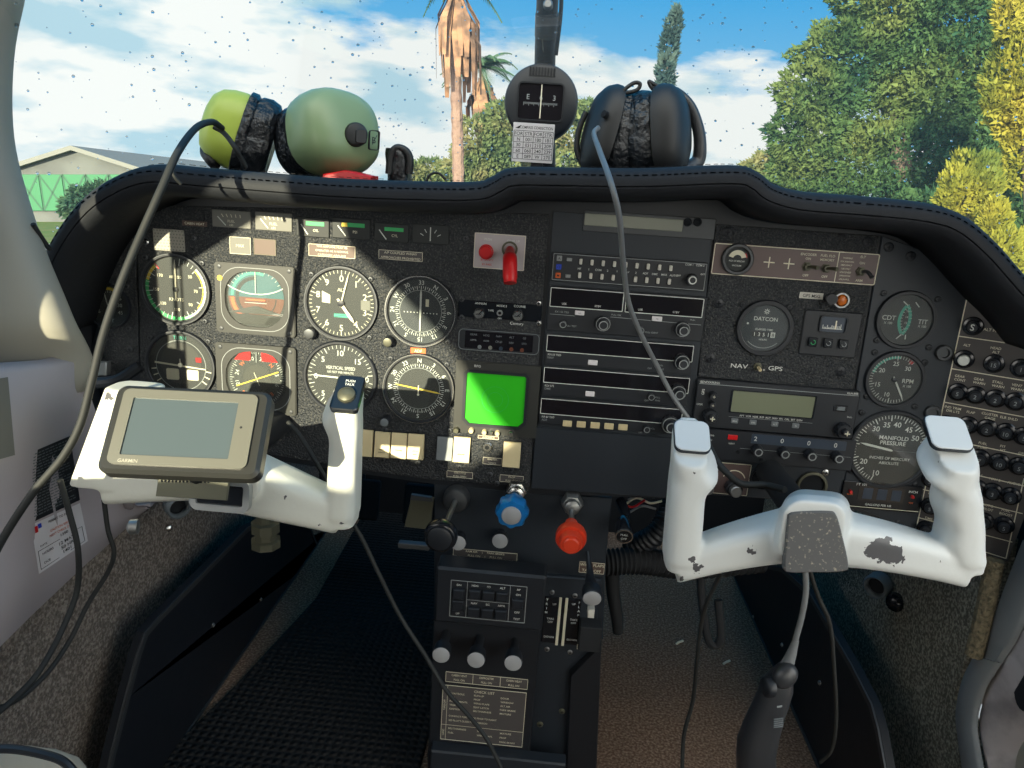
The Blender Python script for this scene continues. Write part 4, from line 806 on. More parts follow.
# com/nav
t, a0, b0, a1, b1, mb = rbody('nav_com_radio', 'double-display nav and com radio with two outlined windows below the audio panel', 550, 285, 701, 340)
b0 = pm(550, 285)[1]; b1 = pm(547, 329)[1]; mb = MB(); box(mb, MAIN, a0, b1, a1, b0, PT, .006, 'black', .0015, .0007); mb.build('body', t)
for (x0, y0, x1, y1, la_) in ((551, 286, 622, 309, ('USE', 'STBY')), (626, 292, 701, 313, ('USE', 'STBY'))):
    A_, B_ = pm(x0, y0), pm(x1, y1); mb, w0, z0, w1, z1 = win_frame(t, x0, y0+(.3), x1, y0+25)
    text(mb, MAIN, la_[0], w0+(w1-w0)*.2, z1+(z0-z1)*.2, .0024, .0066); text(mb, MAIN, la_[1], w0+(w1-w0)*.66, z1+(z0-z1)*.2, .0024, .0066); mb.build('display', t)
mb = MB(); text(mb, MAIN, 'KX 155 TSO', *pm(562, 311), .0022, .0063, 'grey_ink'); text(mb, MAIN, 'PULL 25K', *pm(616, 314), .002, .0063, 'grey_ink'); text(mb, MAIN, 'PULL', *pm(692, 319), .002, .0063, 'grey_ink'); text(mb, MAIN, 'PULL TEST', *pm(571, 325), .002, .0063, 'grey_ink'); text(mb, MAIN, 'PULL IDENT', *pm(651, 331.5), .002, .0063, 'grey_ink')
line(mb, MAIN, pm(550, 313), pm(575, 315), .0005, .0063, 'grey_ink'); line(mb, MAIN, pm(610, 316), pm(700, 324), .0006, .0063, 'grey_ink'); mb.build('lettering', t)
btn(t, 575, 309.5, 584, 314.5, 'paper', cap='<>', hh=.002); btn(t, 651.5, 315, 661, 320.5, 'paper', cap='<>', hh=.002)
cknob(t, 563, 323, 3.6, .008, inner=False); cknob(t, 602.5, 322, 7.5); cknob(t, 640, 329, 3.6, .008, inner=False); cknob(t, 681, 327.5, 7.5)
# single row radios
def row_radio(name, label, x0, y0, x1, ybot, wy, lab, kn, buttons, small=None, m1='grey_ink'):
    t, a0, b0, a1, b1, mb = rbody(name, label, x0, y0, x1, y0+10); b0 = pm(x0, y0)[1]; b1 = pm(x0, ybot)[1]; mb = MB(); box(mb, MAIN, a0, b1, a1, b0, PT, .006, 'black', .0015, .0007); mb.build('body', t)
    wb = pm(x0, wy)[1]; mb = MB(); pl = rr(a0+.0006, wb, a1-.0006, b0-.0006, .001, 2); prism(mb, MAIN, pl, .006, .0064, 'display_dark'); border(mb, MAIN, pl, .0008, .0067, 'white_ink'); mb.build('display', t)
    mb = MB(); text(mb, MAIN, lab[0], a0+.003, wb-.0035, .0023, .0063, 'white_ink', 'l'); text(mb, MAIN, lab[1], a0+.003, wb-.0072, .0026, .0063, m1, 'l')
    for s, xx, yy in lab[2:]: text(mb, MAIN, s, *pm(xx, yy), .002, .0063, 'grey_ink')
    mb.build('lettering', t)
    for bb in buttons: btn(t, *bb, cap='', m='paper' if len(buttons) == 1 else 'cream_plastic')
    cknob(t, *kn)
    if small: cknob(t, small[0], small[1], 3.4, .008, inner=False)
row_radio('navigation_receiver', 'slim nav receiver, wide outlined dark window and one cream button, upper of the two', 547, 333, 694, 363, 350, ('KN 53 TSO', 'NAV', ('OFF', 649, 367), ('PULL', 660, 364), ('IDENT', 660, 368)), (680.5, 360, 7.5), [(588, 358.5, 597, 364)])
row_radio('navigation_receiver', 'slim distance radio, wide outlined dark window, one cream button, lower of the two', 544, 365, 690, 394, 381, ('KDI 572', 'DME', ('OFF', 646, 399), ('PULL', 657, 396), ('RNG', 657, 399)), (677, 390, 7.5), [(585.5, 389.5, 594, 395)], (650.5, 395))
row_radio('transponder_radio', 'slim radio with a row of five cream push buttons, bottom of the stack', 541, 396, 683, 422, 412, ('KR 87 TSO', 'ADF', ('OFF', 640, 431), ('VOL', 652, 427)), (669, 422, 8.5), [(563+13.8*k, 418.5+.9*k, 571.5+13.8*k, 425+.9*k) for k in range(5)], (646, 427))
(a0, b0) = pm(536, 426); a1 = pm(680, 440)[0]; t = thing('blank_panel', 'plain black blank panel under the radio stack', 'panel', MAIN.w((a0+a1)/2, b0-.03, PT)); mb = MB()
prism(mb, MAIN, [(a0, b0), (a1, b0), (a1, pm(672, 497)[1]), (a0, pm(533, 487)[1])], PT, .0045, 'panel_smooth', .0008); mb.build('plate', t)
# ================================================================== right section
(a0, b0), (a1, b1) = pm(714, 242), pm(873, 288); t = thing('switch_panel', 'brown switch panel edged in cream with a vacuum gauge and toggle switches', 'switch panel', MAIN.w((a0+a1)/2, (b0+b1)/2, PT)); b1 = pm(712, 274)[1]
mb = MB(); pl = rr(a0, b1, a1, b0, .0025, 3); prism(mb, MAIN, pl, PT, .0032, 'brown_plate', .0004); border(mb, MAIN, shrink(pl, .0006), .0009, .0034, 'cream_ink'); x_ = a0+(a1-a0)*.755; line(mb, MAIN, (x_, b0-.001), (x_, b1+.001), .0009, .0035, 'cream_ink'); H_ = b0-b1; W_ = a1-a0
for u in (.345, .465): c = (a0+W_*u, b0-H_*.50); line(mb, MAIN, (c[0]-.006, c[1]), (c[0]+.006, c[1]), .0013, .0036, 'cream_ink'); line(mb, MAIN, (c[0], c[1]-.006), (c[0], c[1]+.006), .0013, .0036, 'cream_ink')
for u, s, v in ((.575, 'ENCODER', .17), (.69, 'FUEL FLO', .17), (.575, 'ON', .30), (.69, 'MEMORY', .30), (.575, 'OFF', .82), (.69, 'OFF', .82), (.90, 'ELT', .13), (.90, 'ON', .32), (.90, 'ARM', .86)): text(mb, MAIN, s, a0+W_*u, b0-H_*v, .0027, .0036, 'cream_ink')
for k, s in enumerate(['WARNING', 'FOR AVIATION', 'EMERGENCY', 'USE ONLY', 'UNLICENSED', 'OPERATION', 'UNLAWFUL']): text(mb, MAIN, s, a0+W_*.81, b0-H_*(.2+.11*k), .0018, .0036, 'cream_ink', sx=.85)
mb.build('plate', t)
q = (a0+W_*.15, b0-H_*.47); r = .0175; mb = MB(); lathe_ring(mb, *q, [(r, .0032), (r, .007), (r*.94, .008), (r*.8, .008), (r*.74, .006), (r*.74, .0036)], 'steel_dark'); g = mb.build('vacuum_gauge', t)
mb = MB(); disc(mb, MAIN, *q, r*.76, .0038, 'dial'); arc(mb, MAIN, *q, r*.42, -75, 75, r*.3, .0040, 'cream_ink'); arc(mb, MAIN, *q, r*.6, 50, 80, r*.06, .0041, 'red'); text(mb, MAIN, 'INCH OF MERCURY', q[0], q[1]-r*.12, .0018, .0041, sx=.8); text(mb, MAIN, 'VACUUM', q[0], q[1]-r*.4, .0018, .0041); mb.build('dial', g)
for u, v in ((.575, .55), (.69, .56), (.90, .58)):
    q = (a0+W_*u, b0-H_*v); mb = MB(); lathe(mb, MAIN, *q, [(.0055, .0032), (.0055, .0045), (.004, .005), (.0035, .008)], 'olive_metal', 6); c = MAIN.w(*q, .007); tube(mb, [c, c+Vector((.003, -.007, .001)), c+Vector((.006, -.014, .001 if u < .8 else -.004))], lambda s: .0014+.001*s, 'olive_metal' if u < .8 else 'steel_dark', 10); mb.build('toggle', t)
placard(799.5, 291.5, 822, 299.5, ['GPS MSG'], 'paper_grey', edge=None, ink='dial', label='cream tag lettered GPS MSG')
t = thing('annunciator_lamp', 'orange lamp in a chrome ring beside the GPS MSG tag', 'lamp', MAIN.w(*pm(838, 299), PT)); q = pm(838, 299); mb = MB(); lathe_ring(mb, *q, [(.0095, PT), (.0095, .010), (.0085, .012), (.0068, .012), (.0066, .009)], 'steel', 24); mb.build('ring', t)
mb = MB(); lathe(mb, MAIN, *q, [(.0066, .004), (.0066, .010), (.005, .013), (.002, .0145)], 'amber', 20); mb.build('lens', t); mb = MB(); tube(mb, [MAIN.w(q[0]-.010, q[1], .004), MAIN.w(q[0]-.012, q[1]+.001, .016)], .006, 'black', 14); mb.build('housing', t)
# hobbs
t, a, b, r, d = gbase('hour_meter', 'round black hour meter reading 13518 with white lettering', 764, 327.5, 29, dial='dial_blue', inner=.82)
for k in range(8): th = 45*k; line(d, MAIN, pol(a, b+r*.58, r*.03, th), pol(a, b+r*.58, r*.1, th), .0008, DI, 'white_ink')
text(d, MAIN, 'DATCON', a, b+r*.32, r*.14, DI); text(d, MAIN, 'ELAPSED TIME', a, b-r*.06, r*.07, DI); text(d, MAIN, 'HOURS', a, b-r*.42, r*.06, DI); disc(d, MAIN, a-r*.6, b+r*.12, r*.04, DI, 'white_ink', 10); arc(d, MAIN, a, b, r*.72, 135, 225, r*.025, DI, 'grey_ink')
for k, s in enumerate('13518'): x_ = a+r*(-.32+.16*k); box(d, MAIN, x_-r*.075, b-r*.33, x_+r*.075, b-r*.14, DI, DI+.0004, 'gloss_black' if k < 4 else 'white_ink', .0003, 0); text(d, MAIN, s, x_, b-r*.235, r*.13, DI+.0006, 'white_ink' if k < 4 else 'dial')
d.build('dial', t)
# small compass repeater box
(a0, b0), (a1, b1) = pm(805, 308), pm(853, 360); t = thing('slaving_meter', 'square black box meter with three small buttons right of the hour meter', 'meter', MAIN.w((a0+a1)/2, (b0+b1)/2, PT)); mb = MB(); box(mb, MAIN, a0, b1+.003, a1, b0-.001, PT, .004, 'black', .002, .001); mb.build('case', t); W_ = a1-a0; H_ = b0-b1
mb = MB(); pl = rr(a0+W_*.27, b0-H_*.46, a0+W_*.75, b0-H_*.10, .004, 4); ringp(mb, MAIN, pl, shrink(pl, .0014), .004, .0066, 'gloss_black'); prism(mb, MAIN, shrink(pl, .0014), .004, .0044, 'display_blue')
for k in range(13): x_ = a0+W_*(.34+.026*k); line(mb, MAIN, (x_, b0-H_*.38), (x_, b0-H_*(.34-.04*(k % 3 == 0)-.03*(k > 6))), .0008, .0047, 'white_ink')
line(mb, MAIN, (a0+W_*.33, b0-H_*.37), (a0+W_*.68, b0-H_*.37), .0008, .0048, 'white_ink'); line(mb, MAIN, (a0+W_*.56, b0-H_*.38), (a0+W_*.56, b0-H_*.2), .0015, .0049, 'cream_ink'); mb.build('window', t)
for k, m_ in enumerate(('green_ink', 'grey_ink', 'grey_ink')): x_ = a0+W_*(.2+.27*k); mb = MB(); box(mb, MAIN, x_-.0045, b0-H_*.76, x_+.0045, b0-H_*.57, .004, .0085, 'gloss_black', .001); arc(mb, MAIN, x_, b0-H_*.665, .0024, 0, 270, .0006, .0087, m_); mb.build('button', t)
t = thing('toggle_switch', 'small brass toggle between the words NAV and GPS', 'switch', MAIN.w(*pm(757, 366), PT)); q = pm(757, 366); mb = MB(); lathe(mb, MAIN, *q, [(.005, PT), (.005, .004), (.0035, .0045), (.003, .007)], 'olive_metal', 6); mb.build('nut', t); mb = MB(); tube(mb, [MAIN.w(q[0], q[1], .006), MAIN.w(q[0], q[1]-.001, .016)], .0018, 'cream_plastic', 10); mb.build('lever', t)
mb = MB(); text(mb, MAIN, 'NAV', *pm(739, 365.5), .0052, PT+.0003, sx=1.35); text(mb, MAIN, 'GPS', *pm(775, 368), .0052, PT+.0003, sx=1.35); disc(mb, MAIN, *pm(763.5, 369.5), .001, PT+.0003, 'white_ink', 10); mb.build('lettering', pan)
# gps receiver (right)
t, a0, b0, a1, b1, mb = rbody('gps_receiver', 'panel-mounted GPS receiver with a blank grey-green screen', 697, 376, 851, 427, 'black', catg='radio', d1=.009)
b0 = pm(698, 377)[1]; b1 = pm(693, 424)[1]-.0; mb = MB(); box(mb, MAIN, a0, b1, a1, b0, PT, .009, 'black', .0025, .001); W_ = a1-a0; H_ = b0-b1; line(mb, MAIN, (a0+.002, b0-H_*.09), (a1-.002, b0-H_*.09), .0008, .0093, 'grey_ink'); mb.build('body', t)
mb = MB(); text(mb, MAIN, 'BENDIX/KING', a0+.003, b0-H_*.05, .0026, .0093, al='l'); text(mb, MAIN, 'KLN 89B', a1-.003, b0-H_*.05, .0024, .0093, al='r'); text(mb, MAIN, 'GPS', a0+W_*.04, b0-H_*.26, .003, .0093, rot=90); text(mb, MAIN, 'CRSR', a0+W_*.03, b0-H_*.52, .0022, .0093); text(mb, MAIN, 'PULL', a1-W_*.04, b0-H_*.54, .002, .0093)
text(mb, MAIN, 'APT  VOR  NDB  SUP  ACT  NAV  FPL  CAL  SET  OTH', a0+W_*.48, b0-H_*.69, .0022, .0093); line(mb, MAIN, (a0+W_*.22, b0-H_*.73), (a0+W_*.74, b0-H_*.73), .0004, .0093, 'grey_ink'); mb.build('lettering', t)
mb = MB(); prism(mb, MAIN, rr(a0+W_*.225, b0-H_*.62, a0+W_*.73, b0-H_*.18, .001, 2), .009, .0094, 'lcd'); ringp(mb, MAIN, rr(a0+W_*.215, b0-H_*.64, a0+W_*.74, b0-H_*.16, .001, 2), rr(a0+W_*.225, b0-H_*.62, a0+W_*.73, b0-H_*.18, .001, 2), .009, .0102, 'gloss_black'); mb.build('screen', t)
for k, u in enumerate((.26, .375, .51, .64)): mb = MB(); box(mb, MAIN, a0+W_*u-.004, b0-H_*.86, a0+W_*u+.004, b0-H_*.76, .009, .0105, 'grey_plastic', .0006); text(mb, MAIN, ('MSG', 'OBS', 'ALT', 'D')[k], a0+W_*u, b0-H_*.81, .0019, .0107); mb.build('button', t)
mb = MB(); box(mb, MAIN, a0+W_*.87, b0-H_*.42, a0+W_*.92, b0-H_*.34, .009, .0105, 'grey_plastic', .0005); mb.build('button', t)
mb = MB(); box(mb, MAIN, a0+W_*.85, b0-H_*.44, a0+W_*.935, b0-H_*.31, .009, .0098, 'gloss_black', .0005); mb.build('button_surround', t)
for u, v, r_ in ((.10, .30, .0045), (.10, .48, .0036), (.10, .72, .008), (.925, .80, .0085)):
    c = (a0+W_*u, b0-H_*v); mb = MB(); lathe(mb, MAIN, *c, [(r_, .009), (r_, .018), (r_*.9, .0195)], 'black', 56, lambda q: 1+.04*math.cos(14*q)); 
    if r_ > .006: lathe(mb, MAIN, c[0], c[1], [(r_*.5, .019), (r_*.48, .026), (r_*.3, .027)], 'black', 20)
    o = mb.build('knob', t); mb = MB(); dd = .0275 if r_ > .006 else .02; line(mb, MAIN, (c[0]-r_*.35, c[1]), (c[0]+r_*.35, c[1]), r_*.16, dd, 'cream_ink'); line(mb, MAIN, (c[0], c[1]-r_*.35), (c[0], c[1]+r_*.35), r_*.16, dd, 'cream_ink'); mb.build('mark', o)
# transponder
t, a0, b0, a1, b1, mb = rbody('transponder', 'transponder with the code digits 2 0 0 0 above four knobs', 693, 425, 849, 470, 'black', d1=.007)
b0 = pm(695, 425.5)[1]; b1 = pm(691, 456)[1]; mb = MB(); box(mb, MAIN, a0, b1, a1, b0, PT, .007, 'black', .002, .001); mb.build('body', t); W_ = a1-a0; H_ = b0-b1
mb = MB(); box(mb, MAIN, a0+W_*.36, b0-H_*.36, a0+W_*.94, b0-H_*.06, .007, .0074, 'display_blue', .001, 0)
for k, s in enumerate('2000'): text(mb, MAIN, s, a0+W_*(.385+.163*k), b0-H_*.2, .0056, .0077)
mb.build('code_window', t)
mb = MB(); text(mb, MAIN, 'Collins', a0+W_*.10, b0-H_*.2, .003, .0073); text(mb, MAIN, 'Xpdr', a0+W_*.10, b0-H_*.36, .003, .0073); text(mb, MAIN, 'IDENT', a0+W_*.245, b0-H_*.42, .0018, .0073); line(mb, MAIN, (a0+W_*.3, b0-H_*.55), (a1-.004, b0-H_*.55), .0004, .0073, 'grey_ink'); mb.build('lettering', t)
mb = MB(); box(mb, MAIN, a0+W_*.215, b0-H_*.3, a0+W_*.275, b0-H_*.14, .007, .0082, 'red', .0006); mb.build('ident_button', t)
for k in range(4):
    c = (a0+W_*(.40+.163*k), b0-H_*.54); mb = MB(); r_ = .0062; e = Vector((.0, 0)); lathe(mb, MAIN, *c, [(r_*1.05, .007), (r_, .017), (r_*.9, .0185)], 'black', 56, lambda q: 1+.04*math.cos(12*q)); o = mb.build('knob', t); mb = MB(); lathe_ring(mb, *c, [(r_*.75, .0184), (r_*.75, .0189), (r_*.55, .0189), (r_*.55, .0182)], 'grey_ink', 22); mb.build('ring', o)
for u, v in ((.29, .68), (.44, .86), (.1, .75)): mb = MB(); lathe(mb, MAIN, a0+W_*u, b0-H_*v, [(.002, .007), (.002, .0085)], 'void', 10); mb.build('screw', t)
# dimmer plate
(a0, b0), (a1, b1) = pm(700, 463), pm(746, 496); t = thing('dimmer_panel', 'small pinkish-brown plate with two silver dimmer knobs behind the right yoke horn', 'control panel', MAIN.w((a0+a1)/2, (b0+b1)/2, PT)); mb = MB(); pl = rr(a0-.02, pm(700, 491)[1], a1, pm(740, 463)[1], .001, 2); prism(mb, MAIN, pl, PT, .003, 'brown_plate'); border(mb, MAIN, pl, .0007, .0032, 'cream_ink')
for x_ in (706, 733): arc(mb, MAIN, *pm(x_, 480), .0135, -70, 70, .0012, .0032, 'cream_ink')
mb.build('plate', t)
for x_, y_ in ((705, 483), (732.5, 485.5)): q = pm(x_, y_); mb = MB(); lathe(mb, MAIN, *q, [(.0105, .003), (.0095, .012), (.0085, .013)], 'black', 30, lambda q_: 1+.03*math.cos(15*q_)); lathe(mb, MAIN, *q, [(.007, .013), (.007, .0205), (.006, .0215)], 'steel', 24); mb.build('knob', t)
t = thing('vent_ring', 'dark round opening in the panel beside the silver dimmer knobs', 'vent', MAIN.w(*pm(762, 478), PT)); mb = MB(); lathe_ring(mb, *pm(762, 478), [(.016, PT), (.016, .004), (.0135, .004), (.012, PT)], 'black'); disc(mb, MAIN, *pm(762, 478), .0125, PT+.0004, 'void'); mb.build('opening', t)
mb = MB(); lathe_ring(mb, *pm(811, 485), [(.018, PT), (.018, .005), (.016, .0055), (.015, .0055), (.0145, PT)], 'olive_metal'); disc(mb, MAIN, *pm(811, 485), .0146, PT+.0004, 'void'); mb.build('shaft_collar', pan)
screw(825, 472, 4, 'chrome')
# gauges on the far right
t, a, b, r, d = gbase('temperature_gauge', 'round twin temperature gauge marked CDT and TIT with teal arcs', 904.5, 319.5, 30.5, inner=.86)
arc(d, MAIN, a+r*.62, b, r*.82, -125, -55, r*.1, DI, 'teal_ink'); arc(d, MAIN, a-r*.72, b, r*.86, 55, 125, r*.1, DI, 'teal_ink'); text(d, MAIN, 'CDT', a-r*.55, b+r*.04, r*.16, DI); text(d, MAIN, 'X 100', a-r*.55, b-r*.14, r*.08, DI); text(d, MAIN, 'TIT', a+r*.58, b-r*.02, r*.16, DI); text(d, MAIN, 'X 100', a+r*.58, b-r*.18, r*.08, DI)
ticks(d, a-r*.72, b, r*.92, 55, 125, 9, r*.08, .0005); ticks(d, a+r*.62, b, r*.80, -125, -55, 9, r*.08, .0005)
for k in range(4): text(d, MAIN, str(16-2*k), a+r*.03, b+r*(.3-.2*k), r*.07, DI)
d.build('dial', t)
for s_ in (-1, 1): mb = MB(); line(mb, MAIN, (a+s_*r*.2, b+r*.62), (a+s_*r*.04, b+r*.5) if s_ < 0 else (a+r*.35, b+r*.46), .0012, PT+.002, 'white_ink'); line(mb, MAIN, (a-r*.2+(.3*r if s_ > 0 else 0), b-r*.66), (a-r*.05+(.14*r if s_ > 0 else 0), b-r*.5), .0012, PT+.002, 'white_ink'); mb.build('needle', t)
t, a, b, r, d = gbase('tachometer', 'round RPM tachometer with a green arc, needle pointing to lower right', 893.5, 379, 30.5, inner=.86)
arc(d, MAIN, a, b, r*.76, -75, 5, r*.08, DI-.0001, 'teal_ink'); arc(d, MAIN, a, b, r*.76, 30, 40, r*.1, DI, 'red'); ticks(d, a, b, r*.82, 150, 400-0, 36, r*.1, .0006, major=5, ml=r*.16)
for th, s in ((-165, '10'), (-112, '15'), (-58, '20'), (-5, '25'), (42, '30')): text(d, MAIN, s, *pol(a, b, r*.55, th), r*.15, DI)
text(d, MAIN, 'RPM', a+r*.45, b-r*.02, r*.15, DI); text(d, MAIN, 'X 100', a+r*.45, b-r*.2, r*.08, DI); d.build('dial', t); needle('needle', t, a, b, 150, r*.74, r*.12, .002)
t, a, b, r, d = gbase('manifold_pressure_gauge', 'large round manifold pressure gauge, its right edge behind the white yoke grip', 888.5, 449, 43, inner=.90, dial='dial')
ticks(d, a, b, r*.86, -160, 70, 45, r*.08, .0008, major=5, ml=r*.14)
for th, s in ((-158, '10'), (-118, '20'), (-60, '25'), (-35, '30'), (-12, '35'), (10, '40'), (37, '45'), (62, '50')):
    if s == '25': continue
    text(d, MAIN, s, *pol(a, b, r*.64, th-4), r*.13, DI)
text(d, MAIN, 'MANIFOLD', a+r*.05, b+r*.30, r*.1, DI); text(d, MAIN, 'PRESSURE', a+r*.05, b+r*.17, r*.1, DI); text(d, MAIN, 'INCHES OF MERCURY', a+r*.05, b-r*.22, r*.07, DI); text(d, MAIN, 'ABSOLUTE', a+r*.05, b-r*.34, r*.07, DI); line(d, MAIN, (a-r*.4, b-r*.02), (a+r*.8, b-r*.02), .0003, DI, 'grey_plastic')
d.build('dial', t); needle('needle', t, a, b, -80, r*.74, r*.06, .0026, hub=False)
(a0, b0), (a1, b1) = pm(843, 479), pm(915, 516); t = thing('fuel_flow_meter', 'dark digital fuel flow meter lettered GALLONS PER HR', 'meter', MAIN.w((a0+a1)/2, (b0+b1)/2, PT)); W_ = a1-a0; b1 = b0-.034; H_ = b0-b1
mb = MB(); box(mb, MAIN, a0, b1, a1, b0, PT, .005, 'gloss_black', .0015); mb.build('case', t); mb = MB(); box(mb, MAIN, a0+W_*.2, b0-H_*.66, a0+W_*.78, b0-H_*.12, .005, .0054, 'display_dark', .001, 0)
for k in range(3): box(mb, MAIN, a0+W_*(.26+.18*k), b0-H_*.6, a0+W_*(.38+.18*k), b0-H_*.2, .0054, .0057, 'display_blue', .0004, 0)
text(mb, MAIN, 'FT 101', a0+W_*.22, b0-H_*.08, .0032, .0057); text(mb, MAIN, 'GALLONS PER HR', a0+W_*.48, b0-H_*.8, .0028, .0057); text(mb, MAIN, 'RESET', a0+W_*.1, b0-H_*.48, .0018, .0057, 'orange'); text(mb, MAIN, 'INCH', a0+W_*.88, b0-H_*.2, .003, .0057); text(mb, MAIN, 'TEST', a0+W_*.88, b0-H_*.62, .0018, .0057, 'orange'); line(mb, MAIN, (a0, b1+H_*.08), (a1, b1+H_*.08), .0007, .0057, 'cream_ink'); mb.build('window', t)
for u in (.1, .88): q = (a0+W_*u, b0-H_*.38); mb = MB(); lathe(mb, MAIN, *q, [(.002, .005), (.0018, .008)], 'red', 12); mb.build('button', t)

# ================================================================== circuit breaker panel, turned towards the pilot
TH = R(30); o0 = Vector((.4545, -.0, .5)); CB = Frame(o0, (math.cos(TH), -math.sin(TH), 0), (0, 0, 1))
cpx = [(968, 289.5), (1048, 352), (1038, 480), (1008, 561), (915, 531)]
t = thing('circuit_breaker_panel', 'brown circuit breaker panel with rows of black breakers at the right end of the panel', 'breaker panel', CB.w(.04, 0, 0))
mb = MB(); prism(mb, CB, [CB.px(*q) for q in cpx], -.006, .0012, 'fuse_plate', .0004)
def ln(p, q, w=.0011): line(mb, CB, CB.px(*p), CB.px(*q), w, .0015, 'cream_ink')
ln((968.5, 291), (916, 530)); 
def hrow(x_, y_, x1): a_, b_ = CB.px(x_, y_); c_ = CB.px(x1, y_+(x1-x_)*.19)[0]; line(mb, CB, (a_, b_), (c_, b_), .0011, .0015, 'cream_ink')
for x_, y_, x1 in ((959, 336, 1046), (952, 368.5, 1044), (945, 402, 1042), (937, 437, 1040), (929, 464, 1036), (923, 489, 1024), (918, 517, 1014)): hrow(x_, y_, x1)
ln((1024, 478), (1006, 558)); ln((916, 530), (1006, 558))
def tx(s, x_, y_, h=.0031): text(mb, CB, s, *CB.px(x_, y_), h, .0015, 'cream_ink')
tx('ALT FLD', 992, 330)
for s, x_, y_ in (('ALT', 967, 345), ('HEAD', 996, 348), ('ALT', 996, 352), ('GEAR', 960, 376), ('CONT', 960, 379.7), ('GEAR', 979, 379), ('WARN', 979, 382.7), ('STALL', 998, 382), ('WARN', 998, 386), ('VENT', 1017, 385), ('WARN', 1017, 389), ('IND TRIM', 953, 407.5), ('DIR LTS', 953, 411), ('FLAP', 971, 412), ('CLUSTER', 990, 414), ('GAGE', 990, 418), ('ELR SHLD', 1009, 418), ('FUEL', 983, 443), ('PUMP', 983, 447), ('PIT', 1003, 446), ('HT', 1003, 450), ('OFF', 1022, 453), ('NAV 1', 977, 474), ('NAV 2', 995, 479), ('AUDIO', 1014, 483), ('AUTO', 988, 505), ('PILOT', 988, 509), ('FUEL', 1006, 510), ('BOOST', 1006, 514), ('COMM', 934, 494), ('DME', 929, 518), ('VOLT', 981, 533)): tx(s, x_, y_, .0028)
mb.build('plate', t)
for i, (x_, y_, s) in enumerate([(973, 326, 'S'), (1017, 336, '5'), (964, 359, ''), (994, 363.5, '15'), (1021, 368, '1'), (958, 392, '5'), (975.5, 395, '2'), (995.5, 398.5, '2'), (1015.5, 401.5, '2'), (968, 425, '5'), (987, 428, '2'), (1006, 432, '10'), (1024, 436, '5'), (961, 455, '5'), (980, 458, '7'), (999.5, 462, '10'), (1019, 466, '5'), (931, 479, '5'), (977, 488, '2'), (992.5, 491.5, '3'), (1010.5, 496, '5'), (930.5, 506, '5'), (984, 521, '10'), (1004, 525, '5'), (926, 529, '1'), (946, 424, '5'), (943, 452, '5')]):
    q = CB.px(x_, y_, .002); mb = MB(); lathe(mb, CB, *q, [(.0105, .0012), (.0105, .003), (.0095, .0042), (.0072, .0048), (.007, .008)], 'gloss_black', 24); o = mb.build('circuit_breaker', t)
    mb = MB(); lathe(mb, CB, *q, [(.0058, .0048), (.0058, .013), (.0048, .0142)], 'white_ink' if i == 2 else 'black', 20)
    if s: text(mb, CB, s, *q, .0045 if s != 'S' else .007, .0145, 'white_ink' if s == 'S' else 'grey_ink')
    mb.build('button', o)

# ================================================================== pedestal and engine controls
ped = thing('center_pedestal', 'black centre pedestal below the radios with placards, sloping down to the floor', 'pedestal', (-.03, .1, 0))
PF = Frame((0, -.030, 0), (1, 0, 0), (0, 0, 1)); ppx = lambda x_, y_, d=0: PF.px(x_, y_, d)
mb = MB(); prism(mb, MAIN, [pm(434, 484), pm(533, 494), pm(612, 499), pm(606, 560), pm(603, 640), pm(434, 600)], -.02, -.0016+.0, 'panel_smooth', .001); mb.build('upper_plate', ped)
mb = MB(); a0, b0 = ppx(434, 600); a1, b1 = ppx(545, 600); a2 = ppx(598, 600)[0]; zt = ppx(434, 566)[1]
box(mb, PF, a0, 0.0, ppx(543, 600)[0], zt-.01, -.40, 0, 'black', .003, .002); mb.build('body', ped)
mb = MB(); PF2 = Frame((0, -.006, 0), (1, 0, 0), (0, 0, 1)); q0 = PF2.px(543, 590)[0]; q1 = PF2.px(601, 590)[0]
prism(mb, PF2, [(q0, 0), (q1, 0), (q1, PF2.px(601, 580)[1]), (q0, PF2.px(543, 576)[1])], -.40, 0, 'panel_smooth', .002); mb.build('side_body', ped)
mb = MB(); prism(mb, PF2, [PF2.px(601, 640), PF2.px(596, 768), PF2.px(566, 768), PF2.px(570, 670)], 0, .012, 'kick_black', .002); mb.build('side_flap', ped)
mb = MB(); box(mb, PF, ppx(432, 755)[0], -.0, ppx(566, 755)[0], ppx(435, 741)[1], 0, .018, 'panel_smooth', .002, .002); mb.build('foot_ledge', ped)
for q in ((562, 711), (540, 724)): screw(*q, 3.2, 'olive_metal', ped, PF2, .0)
# white dots and legend under the throttle
def cappx(F, x_, y_, rpx, d0, d1, m, name, parent, stem=None, stem_r=.5):
    a, b = F.px(x_, y_, d1); k = rpx/FPX*((F.w(a, b, d1)-Vector(CAM)).length)*.97; mb = MB()
    lathe(mb, F, a, b, [(k*stem_r, d0), (k*stem_r, d0+(d1-d0)*.5), (k*.9, d0+(d1-d0)*.62), (k, d1-.003), (k*.97, d1)], stem or 'black', 26); o = mb.build(name, parent)
    mb = MB(); lathe(mb, F, a, b, [(k*.93, d1-.001), (k*.93, d1+.0006), (k*.85, d1+.001)], m, 26); mb.build('cap', o); return o
for x_, y_, lb_ in ((458, 543, 'short pull knob with a grey disc end, half hidden behind the black throttle knob'), (500, 541, 'short pull knob with a grey disc end directly below the blue propeller knob')):
    t = thing('pull_knob', lb_, 'knob', MAIN.w(*pm(x_, y_), 0)); cappx(MAIN, x_, y_, 8.5, -.0016, .022, 'cap_grey', 'knob', t)
placard(453, 548, 517, 562, ['RAM AIR     |     PARK BRAKE', 'PULL ON     |     PULL ON'], 'placard_dark', d0=-.0016, parent=ped)
